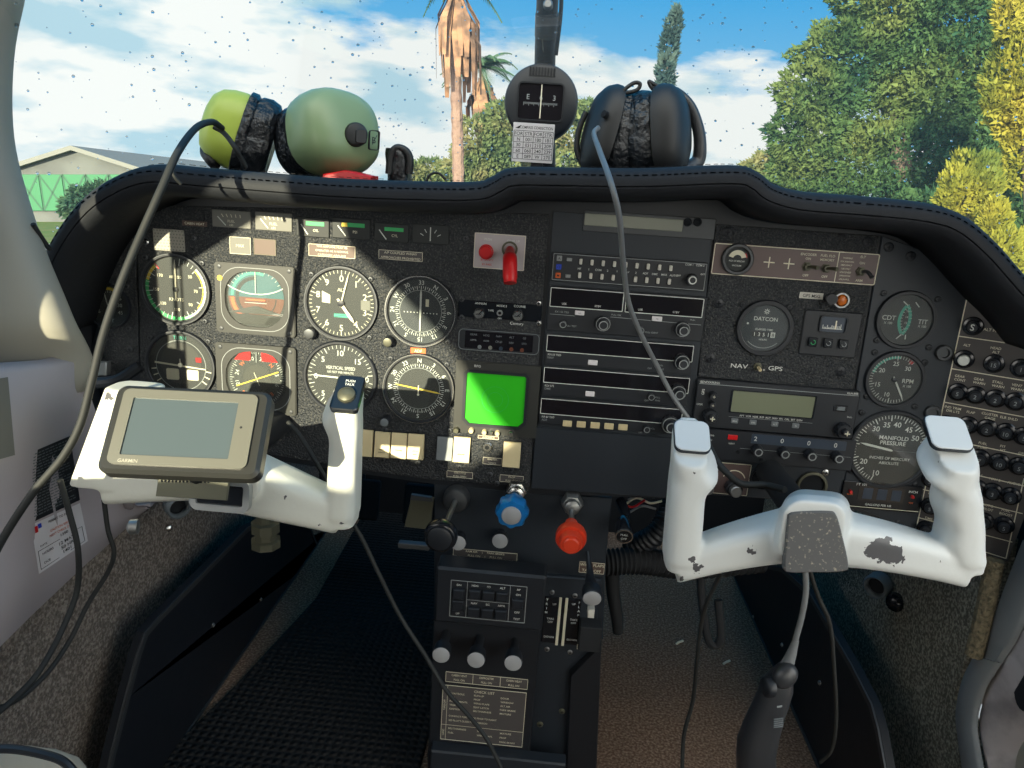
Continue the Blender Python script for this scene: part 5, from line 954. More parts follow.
placard(579.5, 561.5, 604, 575, ['WING FLAPS', 'TAKE OFF'], 'placard', d0=-.0016, parent=ped)
for q in [(491, 475), (543, 488), (545, 481), (433, 480)]: pass
def rodknob(name, label, base, kn, ky, rk, km, capm, collar_m, collar_r, prof, rod='steel', hexa=False, capr=.62):
    B = MAIN.w(*pm(*base), 0); K_ = P(kn[0], kn[1], ky); ax = (K_-B).normalized(); t = thing(name, label, 'control knob', B)
    s = MB(); lathe(s, MAIN, *pm(*base), [(collar_r, -.0016), (collar_r, .010), (collar_r*.85, .014), (collar_r*.45, .016)], collar_m, 6 if hexa else 26); 
    if hexa: lathe(s, MAIN, *pm(*base), [(collar_r*.7, .010), (collar_r*.66, .022), (collar_r*.4, .024)], collar_m, 26)
    s.build('collar', t); s = MB(); tube(s, [B, K_], .0032, rod, 14, False); s.build('rod', t)
    n_ = Vector((0, -1, -.05))*.3+ax*.7; n_.normalize(); ea = n_.cross(Vector((0, 0, 1))); ea = -ea if ea.x < 0 else ea; ea.normalize(); eb = n_.cross(ea); F_ = Frame(K_, ea, eb)
    if F_.n.y > 0: F_ = Frame(K_, ea, -eb)
    s = MB(); lathe(s, F_, 0, 0, [(rk*a_, d_) for a_, d_ in prof], km, 60, (lambda q: 1+.06*math.cos(8*q)) if name == 'propeller_control' else None); s.build('knob', t)
    s = MB(); e = prof[-1]; lathe(s, F_, 0, 0, [(rk*capr, e[1]-.001), (rk*capr, e[1]+.0015), (rk*capr*.85, e[1]+.0025)], capm, 28); s.build('cap', t)
    return t
rodknob('throttle_control', 'big round black throttle knob on a steel rod from a grey collar', (457, 497), (441, 535), -.115, .0185, 'gloss_black', 'black', 'steel_dark', .0165, [(.35, -.014), (.8, -.010), (1, -.003), (1, .004), (.9, .008), (.8, .009)], 'steel', capr=.72)
rodknob('propeller_control', 'blue fluted propeller knob with a silver-grey end', (517, 488), (512, 512), -.06, .0185, 'blue_knob', 'cap_grey', 'chrome', .0145, [(.35, -.024), (.72, -.022), (.8, -.013), (1, -.008), (1, .003), (.9, .007), (.66, .008)], hexa=True)
rodknob('mixture_control', 'red stepped mixture knob hanging on a steel rod', (572, 501), (571, 539), -.085, .0178, 'red_knob', 'red_knob', 'steel', .0140, [(.42, -.034), (.55, -.018), (.70, -.014), (.96, -.010), (1, -.006), (1, -.001), (.94, .002), (.74, .002), (.72, .010), (.66, .012)], hexa=True, capr=.52)
# throttle bracket plate to the left
t = thing('quadrant_bracket', 'olive-grey angled metal bracket left of the throttle rod', 'bracket', P(420, 520, -.01)); F_ = Frame(P(420, 520, -.005), (1, 0, 0), (0, 0, 1)); mb = MB()
prism(mb, F_, [F_.px(412, 494), F_.px(434, 498), F_.px(430, 530), F_.px(404, 527)], -.003, 0, 'olive_metal', .0008); mb.build('plate', t); mb = MB(); box(mb, F_, F_.px(399, 541)[0], F_.px(399, 546)[1], F_.px(430, 541)[0], F_.px(399, 541)[1], -.004, .006, 'steel_dark', .001); mb.build('flange', t); mb = MB(); prism(mb, F_, [F_.px(412, 493), F_.px(432, 496), F_.px(433, 500), F_.px(411, 498)], 0, .006, 'steel_dark'); mb.build('lip', t)
# autopilot box
c_ = [(437, 566), (545, 577), (541, 634), (434, 622)]; AF = Frame((0, -.062, 0), (1, 0, 0), (0, 0, 1)); a0, b0 = AF.px(436, 567); a1, b1 = AF.px(542, 631); b1 = AF.px(434, 622)[1]; t = thing('autopilot_control_unit', 'black autopilot control box with nine push buttons on the pedestal', 'control unit', AF.w((a0+a1)/2, (b0+b1)/2, -.02))
mb = MB(); box(mb, AF, a0, b1, a1, b0, -.032, 0, 'black', .004, .003); mb.build('case', t); x0, y0 = AF.px(451, 579.5); x1, y1 = AF.px(525, 618); y1 = AF.px(449, 616)[1]; W_ = x1-x0; H_ = y0-y1
mb = MB(); pl = rr(x0, y1, x1, y0, .001, 2); border(mb, AF, pl, .0008, .0004, 'grey_ink'); line(mb, AF, (x0+W_*.22, y0), (x0+W_*.22, y1), .0007, .0005, 'grey_ink'); line(mb, AF, (x0+W_*.78, y0), (x0+W_*.78, y1), .0007, .0005, 'grey_ink'); line(mb, AF, (x0+W_*.22, y0-H_*.5), (x0+W_*.78, y0-H_*.5), .0007, .0005, 'grey_ink')
for s, u, v in (('DN', .11, .12), ('UP', .11, .9), ('HDG', .32, .1), ('FD', .5, .1), ('ALT', .68, .1), ('NAV', .32, .58), ('BC', .5, .58), ('APPR', .68, .58), ('AP', .89, .1), ('ON', .89, .24), ('OFF', .89, .72), ('TEST', .89, .9)): text(mb, AF, s, x0+W_*u, y0-H_*v, .0027, .0005)
mb.build('lettering', t)
for u, v0, v1 in ((.11, .22, .48), (.11, .52, .80), (.32, .2, .44), (.5, .2, .44), (.68, .2, .44), (.32, .68, .92), (.5, .68, .92), (.68, .68, .92), (.89, .34, .6)): mb = MB(); box(mb, AF, x0+W_*(u-.075), y0-H_*v1, x0+W_*(u+.075), y0-H_*v0, 0, .0045, 'grey_plastic' if False else 'black', .001, .001); mb.build('button', t)
for x_, y_, lb_ in ((441, 655, 'long pull knob with grey disc end, left of the row of three on the pedestal'), (476, 660, 'long pull knob with grey disc end, middle of the row of three on the pedestal'), (513, 663, 'long pull knob with grey disc end, right of the row of three on the pedestal')):
    t = thing('pull_knob', lb_, 'knob', PF.w(*ppx(x_, y_, 0), 0)); cappx(PF, x_, y_, 9, 0, .045, 'cap_grey', 'knob', t)
# placard strip and check list
F_ = PF
def pq(x_, y_): return ppx(x_, y_)
mb = MB(); (a0, b0), (a1, b1) = pq(446, 671), pq(528, 681); b0 = pq(446, 671)[1]; b1 = pq(445, 681)[1]; box(mb, F_, a0, b1, a1, b0, 0, .0008, 'placard_dark', .0004); border(mb, F_, rr(a0, b1, a1, b0, .0004, 1), .0006, .001, 'cream_ink')
for k, s in enumerate(('CABIN VENT', 'DEFROSTER', 'CABIN HEAT')):
    cx_ = a0+(a1-a0)*(k+.5)/3; text(mb, F_, s, cx_, b0-(b0-b1)*.28, .0030, .0011, 'cream_ink', sx=.85); text(mb, F_, 'PULL ON', cx_, b0-(b0-b1)*.72, .0030, .0011, 'cream_ink', sx=.85)
    if k: line(mb, F_, (a0+(a1-a0)*k/3, b0), (a0+(a1-a0)*k/3, b1), .0006, .0011, 'cream_ink')
mb.build('placard', ped)
mb = MB(); a0, b0 = pq(443, 684); a1 = pq(526, 700)[0]; b1 = pq(436, 738)[1]; W_ = a1-a0; H_ = b0-b1; box(mb, F_, a0, b1, a1, b0, 0, .0008, 'placard_dark', .0004); border(mb, F_, rr(a0, b1, a1, b0, .0004, 1), .0007, .001, 'cream_ink'); line(mb, F_, (a0, b0-H_*.72), (a1, b0-H_*.72), .0006, .0011, 'cream_ink'); line(mb, F_, (a0+W_*.06, b0), (a0+W_*.06, b1), .0005, .0011, 'cream_ink')
text(mb, F_, 'CHECK LIST', a0+W_*.5, b0-H_*.07, .0036, .0011, 'cream_ink'); text(mb, F_, 'TAKE-OFF', a0+W_*.03, b0-H_*.36, .0026, .0011, 'cream_ink', rot=90); text(mb, F_, 'LAND', a0+W_*.03, b0-H_*.86, .0026, .0011, 'cream_ink', rot=90)
cols = [(.09, ['CONTROLS', 'FUEL', 'INSTRUMENTS', 'TRIM', 'IGNITION']), (.38, ['RUN-UP', 'PROP', 'WING FLAPS', 'SEAT LATCH', 'BELT/HARNESS']), (.70, ['DOOR', 'WINDOW', 'ALT AIR', 'PARK BRAKE', 'MIXTURE'])]
for u, ls in cols:
    for k, s in enumerate(ls): text(mb, F_, s, a0+W_*u, b0-H_*(.14+.07*k), .0026, .0011, 'cream_ink', 'l')
text(mb, F_, 'CONDUCT FUEL CHECK PRIOR TO FLIGHT', a0+W_*.09, b0-H_*.55, .0026, .0011, 'cream_ink', 'l', sx=.9); text(mb, F_, "SEE PILOT'S GUIDE FOR DIVERSION", a0+W_*.09, b0-H_*.63, .0026, .0011, 'cream_ink', 'l', sx=.9)
for u, ls in ((.09, ['BELT/HARNESS', 'FUEL']), (.44, ['GEAR', 'WING FLAPS']), (.72, ['MIXTURE', 'PROP', 'PARK BRAKE'])):
    for k, s in enumerate(ls): text(mb, F_, s, a0+W_*u, b0-H_*(.78+.08*k), .0026, .0011, 'cream_ink', 'l')
mb.build('check_list', ped)
# trim and flap indicator
(a0, b0), (a1, b1) = PF2.px(545, 596), PF2.px(577, 645); t = thing('trim_flap_indicator', 'black trim and flap position plate with two white vertical slots', 'indicator', PF2.w((a0+a1)/2, (b0+b1)/2, 0)); mb = MB(); box(mb, PF2, a0, b1, a1, b0, 0, .0015, 'gloss_black', .001); W_ = a1-a0; H_ = b0-b1
for s, u, v in (('UP', .28, .14), ('TAKE', .2, .46), ('OFF', .2, .53), ('DOWN', .2, .86), ('UP', .8, .1), ('TAKE', .84, .44), ('OFF', .84, .51), ('DOWN', .84, .88)): text(mb, PF2, s, a0+W_*u, b0-H_*v, .0028, .0018)
for k, s in enumerate('TRIM'): text(mb, PF2, s, a0+W_*.07, b0-H_*(.06+.09*k), .0032, .0018)
for k, s in enumerate('FLAP'): text(mb, PF2, s, a0+W_*.95, b0-H_*(.06+.09*k), .0032, .0018)
mb.build('plate', t)
for u in (.43, .60): mb = MB(); box(mb, PF2, a0+W_*(u-.038), b1-.002, a0+W_*(u+.038), b0+.001, .0015, .0022, 'cream_ink', .0004, .0002); mb.build('slot', t)
for q in ((552, 592), (575, 595.5), (547, 649), (570, 652)): screw(*q, 2.6, 'steel', ped, PF2, 0)
t = thing('flap_lever', 'black flap lever ending in a round white knob at the right of the pedestal', 'lever', P(590, 610, -.01)); K_ = P(592, 597, -.075)
mb = MB(); tube(mb, [P(588, 552, -.006), P(590, 575, -.03), K_+Vector((0, .012, 0))], lambda s: .003+.008*s*s, 'black', 14); mb.build('arm', t)
F_ = Frame(K_, (1, 0, 0), (0, -.25, 1)); mb = MB(); lathe(mb, F_, 0, 0, [(.0115, -.012), (.0122, -.004), (.0122, 0), (.0112, .002)], 'black', 28); mb.build('knob', t); mb = MB(); lathe(mb, F_, 0, 0, [(.0108, .0016), (.0108, .003), (.0095, .0038)], 'cap_grey', 28); mb.build('cap', t)
mb = MB(); c = P(591, 612, -.05); box(mb, Frame(c, (1, 0, 0), (0, 0, 1)), -.004, -.006, .004, .006, -.01, .004, 'paper_grey', .001); mb.build('tab', t)
mb = MB(); a0, b0 = PF2.px(580, 617); a1, b1 = PF2.px(599, 643); box(mb, PF2, a0, b1, a1, b0, 0, .022, 'matt_black', .002, .001); mb.build('slot_housing', t)
mb = MB(); placard(577, 643.5, 598, 650.5, ['FLAPS DN'], 'placard_dark', F=PF2, d0=.001, parent=ped, ink='white_ink')
# key / lock barrel, hoses and wires below the radios
t = thing('cable_connector', 'small round silver connector hanging right of the red mixture knob', 'connector', P(624, 533, -.03)); F_ = Frame(P(624, 536, -.04), (1, 0, 0), (0, -.3, 1)); mb = MB(); lathe(mb, F_, 0, 0, [(.006, -.03), (.009, -.02), (.0105, -.004), (.0105, 0), (.0085, .001)], 'gloss_black', 24); mb.build('barrel', t); mb = MB(); lathe_ring(mb, 0, 0, [(.0108, -.001), (.0108, .0015), (.0092, .0015), (.0092, -.001)], 'chrome', 28, F_); text(mb, F_, 'PULL', 0, .003, .003, .0016); text(mb, F_, 'OFF', 0, -.003, .003, .0016); mb.build('ring', t)
mb = MB(); tube(mb, [P(620, 500, .02), P(626, 515, .0), P(622, 530, -.02)], .006, 'gloss_black'); mb.build('stem', t)
def simple(name, label, catg, pts, r, m, n=10, k=8, group=None):
    mb = MB(); tube(mb, pts, r, m, n, True, k); o = mb.build(name, None, 60); o['label'] = label; o['category'] = catg
    if group: o['group'] = group
    return o
simple('air_hose', 'fat black corrugated air hose under the panel right of the pedestal', 'hose', [P(596, 563, .05), P(640, 561, .06), P(690, 566, .08), P(760, 560, .12)], lambda s: .017+.0016*math.sin(s*190), 'matt_black', 18, 50)
simple('ribbed_hose', 'black ribbed hose dropping from the radios behind the right yoke', 'hose', [P(675, 495, .10), P(668, 515, .07), P(655, 535, .06), P(630, 548, .08)], lambda s: .014+.0014*math.sin(s*120), 'black', 16, 40)
for k, (m_, pts_) in enumerate((('grey_ink', [(628, 500), (640, 495), (655, 497), (668, 493)]), ('red', [(620, 502), (632, 507), (645, 500)]), ('cream_ink', [(622, 507), (636, 498), (650, 503), (662, 501)]), ('grey_ink', [(630, 512), (642, 506), (656, 509)]))):
    simple('loose_wire', ['thin grey wire uppermost in the tangle under the radio stack', 'thin red wire in the tangle under the radio stack', 'thin cream wire crossing the red one under the radio stack', 'thin grey wire lowest in the tangle under the radio stack'][k], 'wire', [P(x_, y_, .05+.01*k) for x_, y_ in pts_], .0016, m_, 6)
t = thing('pedal_bracket', 'hanging black strap behind the pedestal over the brown carpet', 'strap', P(612, 600, .1)); mb = MB(); tube(mb, [P(612, 560, .12), P(613, 590, .11), P(617, 618, .10), P(618, 632, .10)], lambda s: .011*(1-.3*s), 'matt_black', 12); mb.build('strap', t)
t = thing('pedal_bracket', 'hanging black loop below the left horn of the right yoke', 'strap', P(706, 600, .1)); mb = MB(); tube(mb, [P(700, 560, .10), P(702, 600, .08), P(708, 638, .07), P(716, 645, .07), P(721, 635, .07), P(718, 600, .08)], .006, 'matt_black', 10); mb.build('strap', t)
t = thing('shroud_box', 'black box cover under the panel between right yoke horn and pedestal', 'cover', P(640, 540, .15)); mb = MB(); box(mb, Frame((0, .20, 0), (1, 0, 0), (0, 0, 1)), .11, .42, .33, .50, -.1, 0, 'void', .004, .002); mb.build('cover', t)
# kick panels
def kick(x_, s, lb_, screws, pxs, nm='kick_panel'):
    F_ = Frame((x_, 0, 0), (0, s, 0), (0, 0, 1)); t = thing(nm, lb_, 'kick panel', (x_, .2, 0)); pl = [(-.34, 0), (-.28, .06), (-.20, .165), (-.105, .245), (-.075, .250), (.10, .205), (.294, .144), (.46, .088), (.56, .05), (.60, 0)]
    pl = [F_.px(*q) for q in pxs]; pl = [(pl[0][0], 0)]+pl+[(pl[-1][0]+(.03 if s > 0 else -.03), 0)]; mb = MB(); prism(mb, F_, pl, -.008, .003, 'kick_black', .001); mb.build('cover', t)
    mb = MB(); ringp(mb, F_, pl, shrink(pl, .008), .003, .0055, 'steel_dark'); mb.build('edge_trim', t)
    for q in screws:
        a_, b_ = F_.px(*q); mb = MB(); lathe(mb, F_, a_, b_, [(.0036, .003), (.0034, .0045), (.0015, .006)], 'steel', 12); mb.build('screw', t)
kick(-.482, 1, 'black kick panel with two silver screws along the left side of the pilot footwell', [(211, 625), (259, 599)], [(98, 800), (108, 755), (122, 700), (134, 655), (142, 632), (154, 618), (245, 527), (288, 505), (306, 520), (320, 556)])
kick(.445, -1, 'black kick panel with three silver screws along the right side of the footwell', [(755, 617), (784, 645), (822, 683)], [(897, 810), (889, 768), (882, 730), (875, 704), (855, 665), (831, 624), (812, 592), (785, 568), (755, 562), (738, 572)])
# floor mat with woven ribs
m = bpy.data.materials.new('ribbed'); m.use_nodes = True; tr_ = m.node_tree; b = tr_.nodes['Principled BSDF']; b.inputs['Base Color'].default_value = (.017, .016, .015, 1); b.inputs['Specular IOR Level'].default_value = .2; b.inputs['Roughness'].default_value = .7
w1 = tr_.nodes.new('ShaderNodeTexWave'); w1.inputs['Scale'].default_value = 26; w1.bands_direction = 'X'; w2 = tr_.nodes.new('ShaderNodeTexWave'); w2.inputs['Scale'].default_value = 26; w2.bands_direction = 'Y'; tc_ = tr_.nodes.new('ShaderNodeTexCoord')
tr_.links.new(tc_.outputs['Object'], w1.inputs[0]); tr_.links.new(tc_.outputs['Object'], w2.inputs[0]); mu = tr_.nodes.new('ShaderNodeMath'); mu.operation = 'MULTIPLY'; tr_.links.new(w1.outputs['Fac'], mu.inputs[0]); tr_.links.new(w2.outputs['Fac'], mu.inputs[1])
bu = tr_.nodes.new('ShaderNodeBump'); bu.inputs['Strength'].default_value = 1; bu.inputs['Distance'].default_value = .004; tr_.links.new(mu.outputs[0], bu.inputs['Height']); tr_.links.new(bu.outputs[0], b.inputs['Normal']); MATS['ribbed'] = m
FL = Frame((0, 0, 0), (1, 0, 0), (0, 1, 0)); mb = MB(); pl = [FL.px(*q) for q in ((146, 778), (158, 764), (236, 687), (316, 600))]+[(-.42, .79), (-.12, .79), (-.13, .36), (-.135, -.05), (-.135, -.30), (-.44, -.30)]
prism(mb, FL, pl, .0, .006, 'ribbed', .002); mb.build('floor_mat', label='black ribbed rubber mat on the pilot footwell floor', category='floor mat')
for k, (x_, y_) in enumerate(((679, 644), (726, 664))):
    q = FL.px(x_, y_); mb = MB(); tube(mb, [Vector((q[0]-.006, q[1]-.004, .002)), Vector((q[0], q[1], .004)), Vector((q[0]+.008, q[1]+.008, .002))], .0022, 'cream_ink', 6); mb.build('straw_scrap', label=('tiny pale straw scrap on the brown carpet, the left one', 'tiny pale straw scrap on the brown carpet, the right one')[k], category='scrap')
# centre brown carpet cover over the tunnel floor right of the pedestal
# rudder pedals in the dark
for k, (x_, s) in enumerate(((-.36, 0), (-.22, 0))):
    t = thing('rudder_pedal', ('dark rudder pedal deep in the left footwell, outer one', 'dark rudder pedal deep in the left footwell, beside the pedestal')[k], 'pedal', (x_, .5, .14)); mb = MB(); F_ = Frame((x_, .5, .17), (1, 0, 0), (0, .35, 1)); box(mb, F_, -.045, -.04, .045, .04, 0, .012, 'void', .006, .003); mb.build('pad', t); mb = MB(); tube(mb, [Vector((x_, .50, .15)), Vector((x_, .56, .30)), Vector((x_, .56, .42))], .009, 'void', 10); mb.build('arm', t)

# ================================================================== control yokes
def yx(x_, y_, Y=-.20): return P(x_, y_, Y)
VX, VY, VZ = Vector((1, 0, 0)), Vector((0, 1, 0)), Vector((0, 0, 1))
def casting(name, parent, mb, m, vox=.0022):
    o = mb.build(name, parent, 180); o.data.materials.clear(); o.data.materials.append(MATS[m])
    r_ = o.modifiers.new('fuse', 'REMESH'); r_.mode = 'VOXEL'; r_.voxel_size = vox; r_.use_smooth_shade = True; s_ = o.modifiers.new('soft', 'SMOOTH'); s_.factor = .5; s_.iterations = 4
    return o
# right yoke
mat('cap_white', (.66, .68, .67), .4)
T0 = yx(812, 530); ty = thing('control_yoke', 'chipped white control yoke on the right with a worn grey centre pad', 'control yoke', T0)
def L_(p): return tuple(Vector(p)-T0)
enamel('enamel_right', [(L_(yx(882, 551, -.225)), .0125), (L_(yx(893, 556, -.225)), .011), (L_(yx(698, 569, -.222)), .0050), (L_(yx(692, 562, -.222)), .003), (L_(yx(753, 551, -.225)), .0045), (L_(yx(666, 580, -.22)), .006), (L_(yx(680, 583, -.22)), .004), (L_(yx(697, 446, -.22)), .004), (L_(yx(805, 503, -.2)), .002)])
mb = MB()
def horn(mb, top, bot, w0, w1, dp0, dp1, bump=0, wav=0, tilt=.75, bs=.80, ba=.012):
    secs = []; N_ = 22
    for k in range(N_+1):
        s = k/N_; c = Vector(bot).lerp(Vector(top), s); w_ = w0+(w1-w0)*s; d_ = dp0+(dp1-dp0)*s; off = 0
        if bump: bb = math.exp(-((s-bs)/.09)**2)*ba; w_ += bb; off += bump*bb*.5
        if wav: ww = .0022*math.sin(s*math.pi*7); w_ -= ww; off -= bump*ww*.5
        if s < .05: w_ *= .9; d_ *= .9
        sl = max(0, (s-.45)/.55)*tilt; se = sec(c+VX*off, VX, VY, w_, d_, .38, 4)
        secs.append([p_+VZ*((p_.y-c.y)*sl) for p_ in se])
    loft(mb, secs, 'white_ink')
def arm(mb, a, b, ha, hb, da, db, mid=None):
    secs = []
    for k in range(9):
        s = k/8; c = Vector(a).lerp(Vector(b), s)
        if mid: c += Vector(mid)*4*s*(1-s)
        secs.append(sec(c, VZ, VY, ha+(hb-ha)*s, da+(db-da)*s, .3, 4))
    loft(mb, secs, 'white_ink')
horn(mb, yx(690, 441), yx(680, 566), .034, .031, .042, .046, 1)
horn(mb, yx(953, 443), yx(961, 566), .036, .036, .042, .050, -1, 1)
arm(mb, yx(812, 531), yx(678, 562), .048, .034, .05, .036, VZ*.004); arm(mb, yx(812, 534), yx(963, 566), .050, .034, .05, .036, VZ*.004)
hub = []
for k in range(7):
    s = k/6; c = yx(812, 530, -.155-.085*s); hub.append(sec(c+VZ*(.003-.005*s), VX, VZ, .066-.004*s-.008*(k == 6), .080-.012*s-.01*(k == 6), .3, 4))
loft(mb, hub, 'white_ink')
casting('casting', ty, mb, 'enamel_right')
HF = Frame(P(816, 541, -.243), (1, 0, 0), (0, .08, 1)); mb = MB(); pl = cat([Vector((*HF.px(*q), 0)) for q in ((788, 515), (795, 512), (828, 511), (836, 515), (842, 535), (848, 564), (843, 571), (815, 572), (788, 572), (784, 565), (786, 540), (788, 515))], 4)[:-1]; pl = [(q.x, q.y) for q in pl]
mat('worn_pad', (.10, .10, .10), .7, var=(330, (.36, .32, .25), .60, .72)); prism(mb, HF, pl, -.006, .0015, 'worn_pad', .0012); mb.build('center_pad', ty, label='worn dark grey centre pad')
mb = MB(); tube(mb, [yx(812, 530, -.16), yx(812, 530, -.16)+Vector((0, .17, 0))], .016, 'void', 20, False); mb.build('shaft', ty)
TF = Frame(yx(804, 503, -.205)+VZ*.004, (1, 0, 0), (0, 1, .15)); mb = MB(); lathe(mb, TF, 0, 0, [(.005, -.004), (.005, .001), (.003, .0012)], 'cap_grey', 16); mb.build('screw', ty)
for (px_, py_, hw_, hd_) in ((692, 437, .0165, .0165), (948, 434, .0185, .0175)):
    TF = Frame(yx(px_, py_, -.20)+VZ*.001, (1, 0, 0), (0, 1, .75)); mb = MB(); prism(mb, TF, rr(-hw_*1.0, -hd_*1.05, hw_*1.0, hd_*1.05, .007, 5), -.003, .0003, 'black'); prism(mb, TF, rr(-hw_*.96, -hd_*1.01, hw_*.96, hd_*1.01, .007, 5), .0003, .0014, 'cap_white', .0006); mb.build('horn_cap', ty)
# left yoke
T0 = yx(215, 470); ty2 = thing('control_yoke', 'white control yoke on the left carrying the portable navigator', 'control yoke', T0)
enamel('enamel_left', [(L_(yx(340, 524, -.222)), .0022), (L_(yx(108, 396, -.22)), .0035), (L_(yx(335, 537, -.21)), .004)], (.66, .67, .60)); mb = MB()
horn(mb, yx(348, 395), yx(343, 522), .029, .027, .042, .034, -1, bs=.86, ba=.009)
secs = []
for k in range(13):
    s = k/12; c = yx(106, 482).lerp(yx(136, 386), s); secs.append(sec(c, VX, VY, .062-.014*s, .040, .34, 4))
loft(mb, secs, 'white_ink')
arm(mb, yx(222, 472), yx(340, 512), .066, .038, .05, .036); arm(mb, yx(222, 472), yx(110, 482), .046, .040, .05, .036)
hub = []
for k in range(6):
    s = k/5; c = yx(222, 468, -.155-.075*s); hub.append(sec(c, VX, VZ, .072, .070, .3, 4))
loft(mb, hub, 'white_ink'); casting('casting', ty2, mb, 'enamel_left')
TF = Frame(yx(348, 394, -.203)+VZ*.001, (1, 0, 0), (0, 1, .75)); mb = MB(); prism(mb, TF, rr(-.0130, -.0205, .0130, .0195, .004, 4), -.004, .002, 'gloss_black', .001); text(mb, TF, 'PUSH', 0, .0125, .0028, .0022); text(mb, TF, 'TALK', 0, .0085, .0028, .0022); mb.build('switch_plate', ty2)
mb = MB(); lathe(mb, TF, .0, -.004, [(.0085, .002), (.008, .0045), (.005, .0065), (.002, .007)], 'olive_metal', 24); mb.build('button', ty2, label='worn gold push button')
mb = MB(); F_ = Frame(yx(221, 497, -.236), (1, 0, 0), (0, .2, 1)); pl = rr(-.028, -.013, .028, .018, .008, 5); ringp(mb, F_, pl, shrink(pl, .006), -.004, .004, 'seal_silver'); prism(mb, F_, shrink(pl, .006), -.004, .0012, 'gloss_black'); mb.build('emblem', ty2, label='chrome-rimmed centre plate')
mb = MB(); F_ = Frame(yx(267, 522, -.14), (1, 0, 0), (0, 1, .0)); F_ = Frame(yx(266, 546, -.14), (1, 0, 0), (0, 1, 0)); lathe(mb, F_, 0, 0, [(.016, 0), (.016, .008), (.012, .009), (.012, .017), (.0155, .018), (.0155, .028), (.010, .029), (.010, .038)], 'olive_metal', 8); mb.build('locking_nut', ty2)
mb = MB(); tube(mb, [yx(222, 470, -.16), yx(222, 470, -.16)+Vector((0, .17, 0))], .016, 'void', 20, False); mb.build('shaft', ty2)

# ================================================================== portable navigator on the left yoke
def fit_rect(cs, dist):
    """frame, half width and half height of the real rectangle seen at four pixels (TL, TR, BR, BL)"""
    cs = np.array(cs, float); mc = cs.mean(0)
    def rot(w):
        th = np.linalg.norm(w)+1e-12; k = w/th; K = np.array([[0, -k[2], k[1]], [k[2], 0, -k[0]], [-k[1], k[0], 0]]); return np.eye(3)+math.sin(th)*K+(1-math.cos(th))*K@K
    def proj(p):
        Rm = rot(p[:3]); c = np.array([(p[3]-512)/FPX, (p[4]-384)/FPX, 1.]); c = c/np.linalg.norm(c)*dist; out = []
        for sx_, sy_ in ((-1, -1), (1, -1), (1, 1), (-1, 1)): q = c+Rm@np.array([sx_*p[5], sy_*p[6], 0]); out += [q[0]/q[2]*FPX+512, q[1]/q[2]*FPX+384]
        return np.array(out)
    p = np.array([.3, 0, 0.05, mc[0], mc[1], np.ptp(cs[:, 0])/2*dist/FPX, np.ptp(cs[:, 1])/2*dist/FPX]); lam = 1.
    for _ in range(200):
        r0 = proj(p)-cs.ravel(); J = np.stack([(proj(p+np.eye(7)[i]*1e-5)-proj(p))/1e-5 for i in range(7)], 1); st = np.linalg.solve(J.T@J+lam*np.diag(np.diag(J.T@J)+1e-9), -J.T@r0)
        if ((proj(p+st)-cs.ravel())**2).sum() < (r0**2).sum(): p = p+st; lam *= .5
        else: lam *= 3
    Rm = rot(p[:3]); c = np.array([(p[3]-512)/FPX, (p[4]-384)/FPX, 1.]); c = c/np.linalg.norm(c)*dist
    return Frame(Vector(CAM+MW@c), Vector(MW@Rm[:, 0]), Vector(-(MW@Rm[:, 1]))), p[5], p[6]
GF, hw, hh = fit_rect([(118, 384), (272, 391), (258, 479), (94, 471)], .625)
t = thing('portable_navigator', 'silver-grey portable satnav with a blank screen clamped to the left yoke', 'navigator', GF.w(0, 0, -.03))
mb = MB(); prism(mb, GF, rr(-hw, -hh, hw, hh, .008, 6), -.014, 0, 'gps_shell', .003); mb.build('case', t)
mb = MB(); o_ = rr(-hw*.88, -hh*.82, hw*.84, hh*.88, .005, 5); i_ = rr(-hw*.74, -hh*.62, hw*.60, hh*.68, .001, 5); ringp(mb, GF, o_, i_, 0, .0018, 'gps_silver'); mb.build('bezel', t)
mb = MB(); prism(mb, GF, i_, 0, .0006, 'gps_lcd'); mb.build('screen', t)
mb = MB(); text(mb, GF, 'GARMIN', -hw*.62, -hh*.75, .0028, .002, 'cabin_cream'); disc(mb, GF, hw*.69, hh*.1, .001, .002, 'void', 10); mb.build('lettering', t)
t = thing('navigator_mount', 'olive-grey mounting plate and clamp below the portable satnav', 'mount', P(190, 490, -.27)); F_ = Frame(P(190, 488, -.262), (1, 0, -.02), (0, .25, 1)); mb = MB(); pl = [F_.px(158, 479), F_.px(229, 482), F_.px(226, 500), F_.px(155, 497)]; prism(mb, F_, pl, -.003, 0, 'olive_metal', .0006); mb.build('plate', t)
mb = MB(); 
for k in range(14): a_, b_ = F_.px(162+3.6*k, 481); box(mb, F_, a_-.0007, b_-.0015, a_+.0007, b_+.001, 0, .0006, 'void', .0002, 0)
mb.build('vents', t)
mb = MB(); tube(mb, [P(190, 468, -.27), P(200, 478, -.25), P(205, 485, -.225)], .008, 'black', 12); mb.build('arm', t)
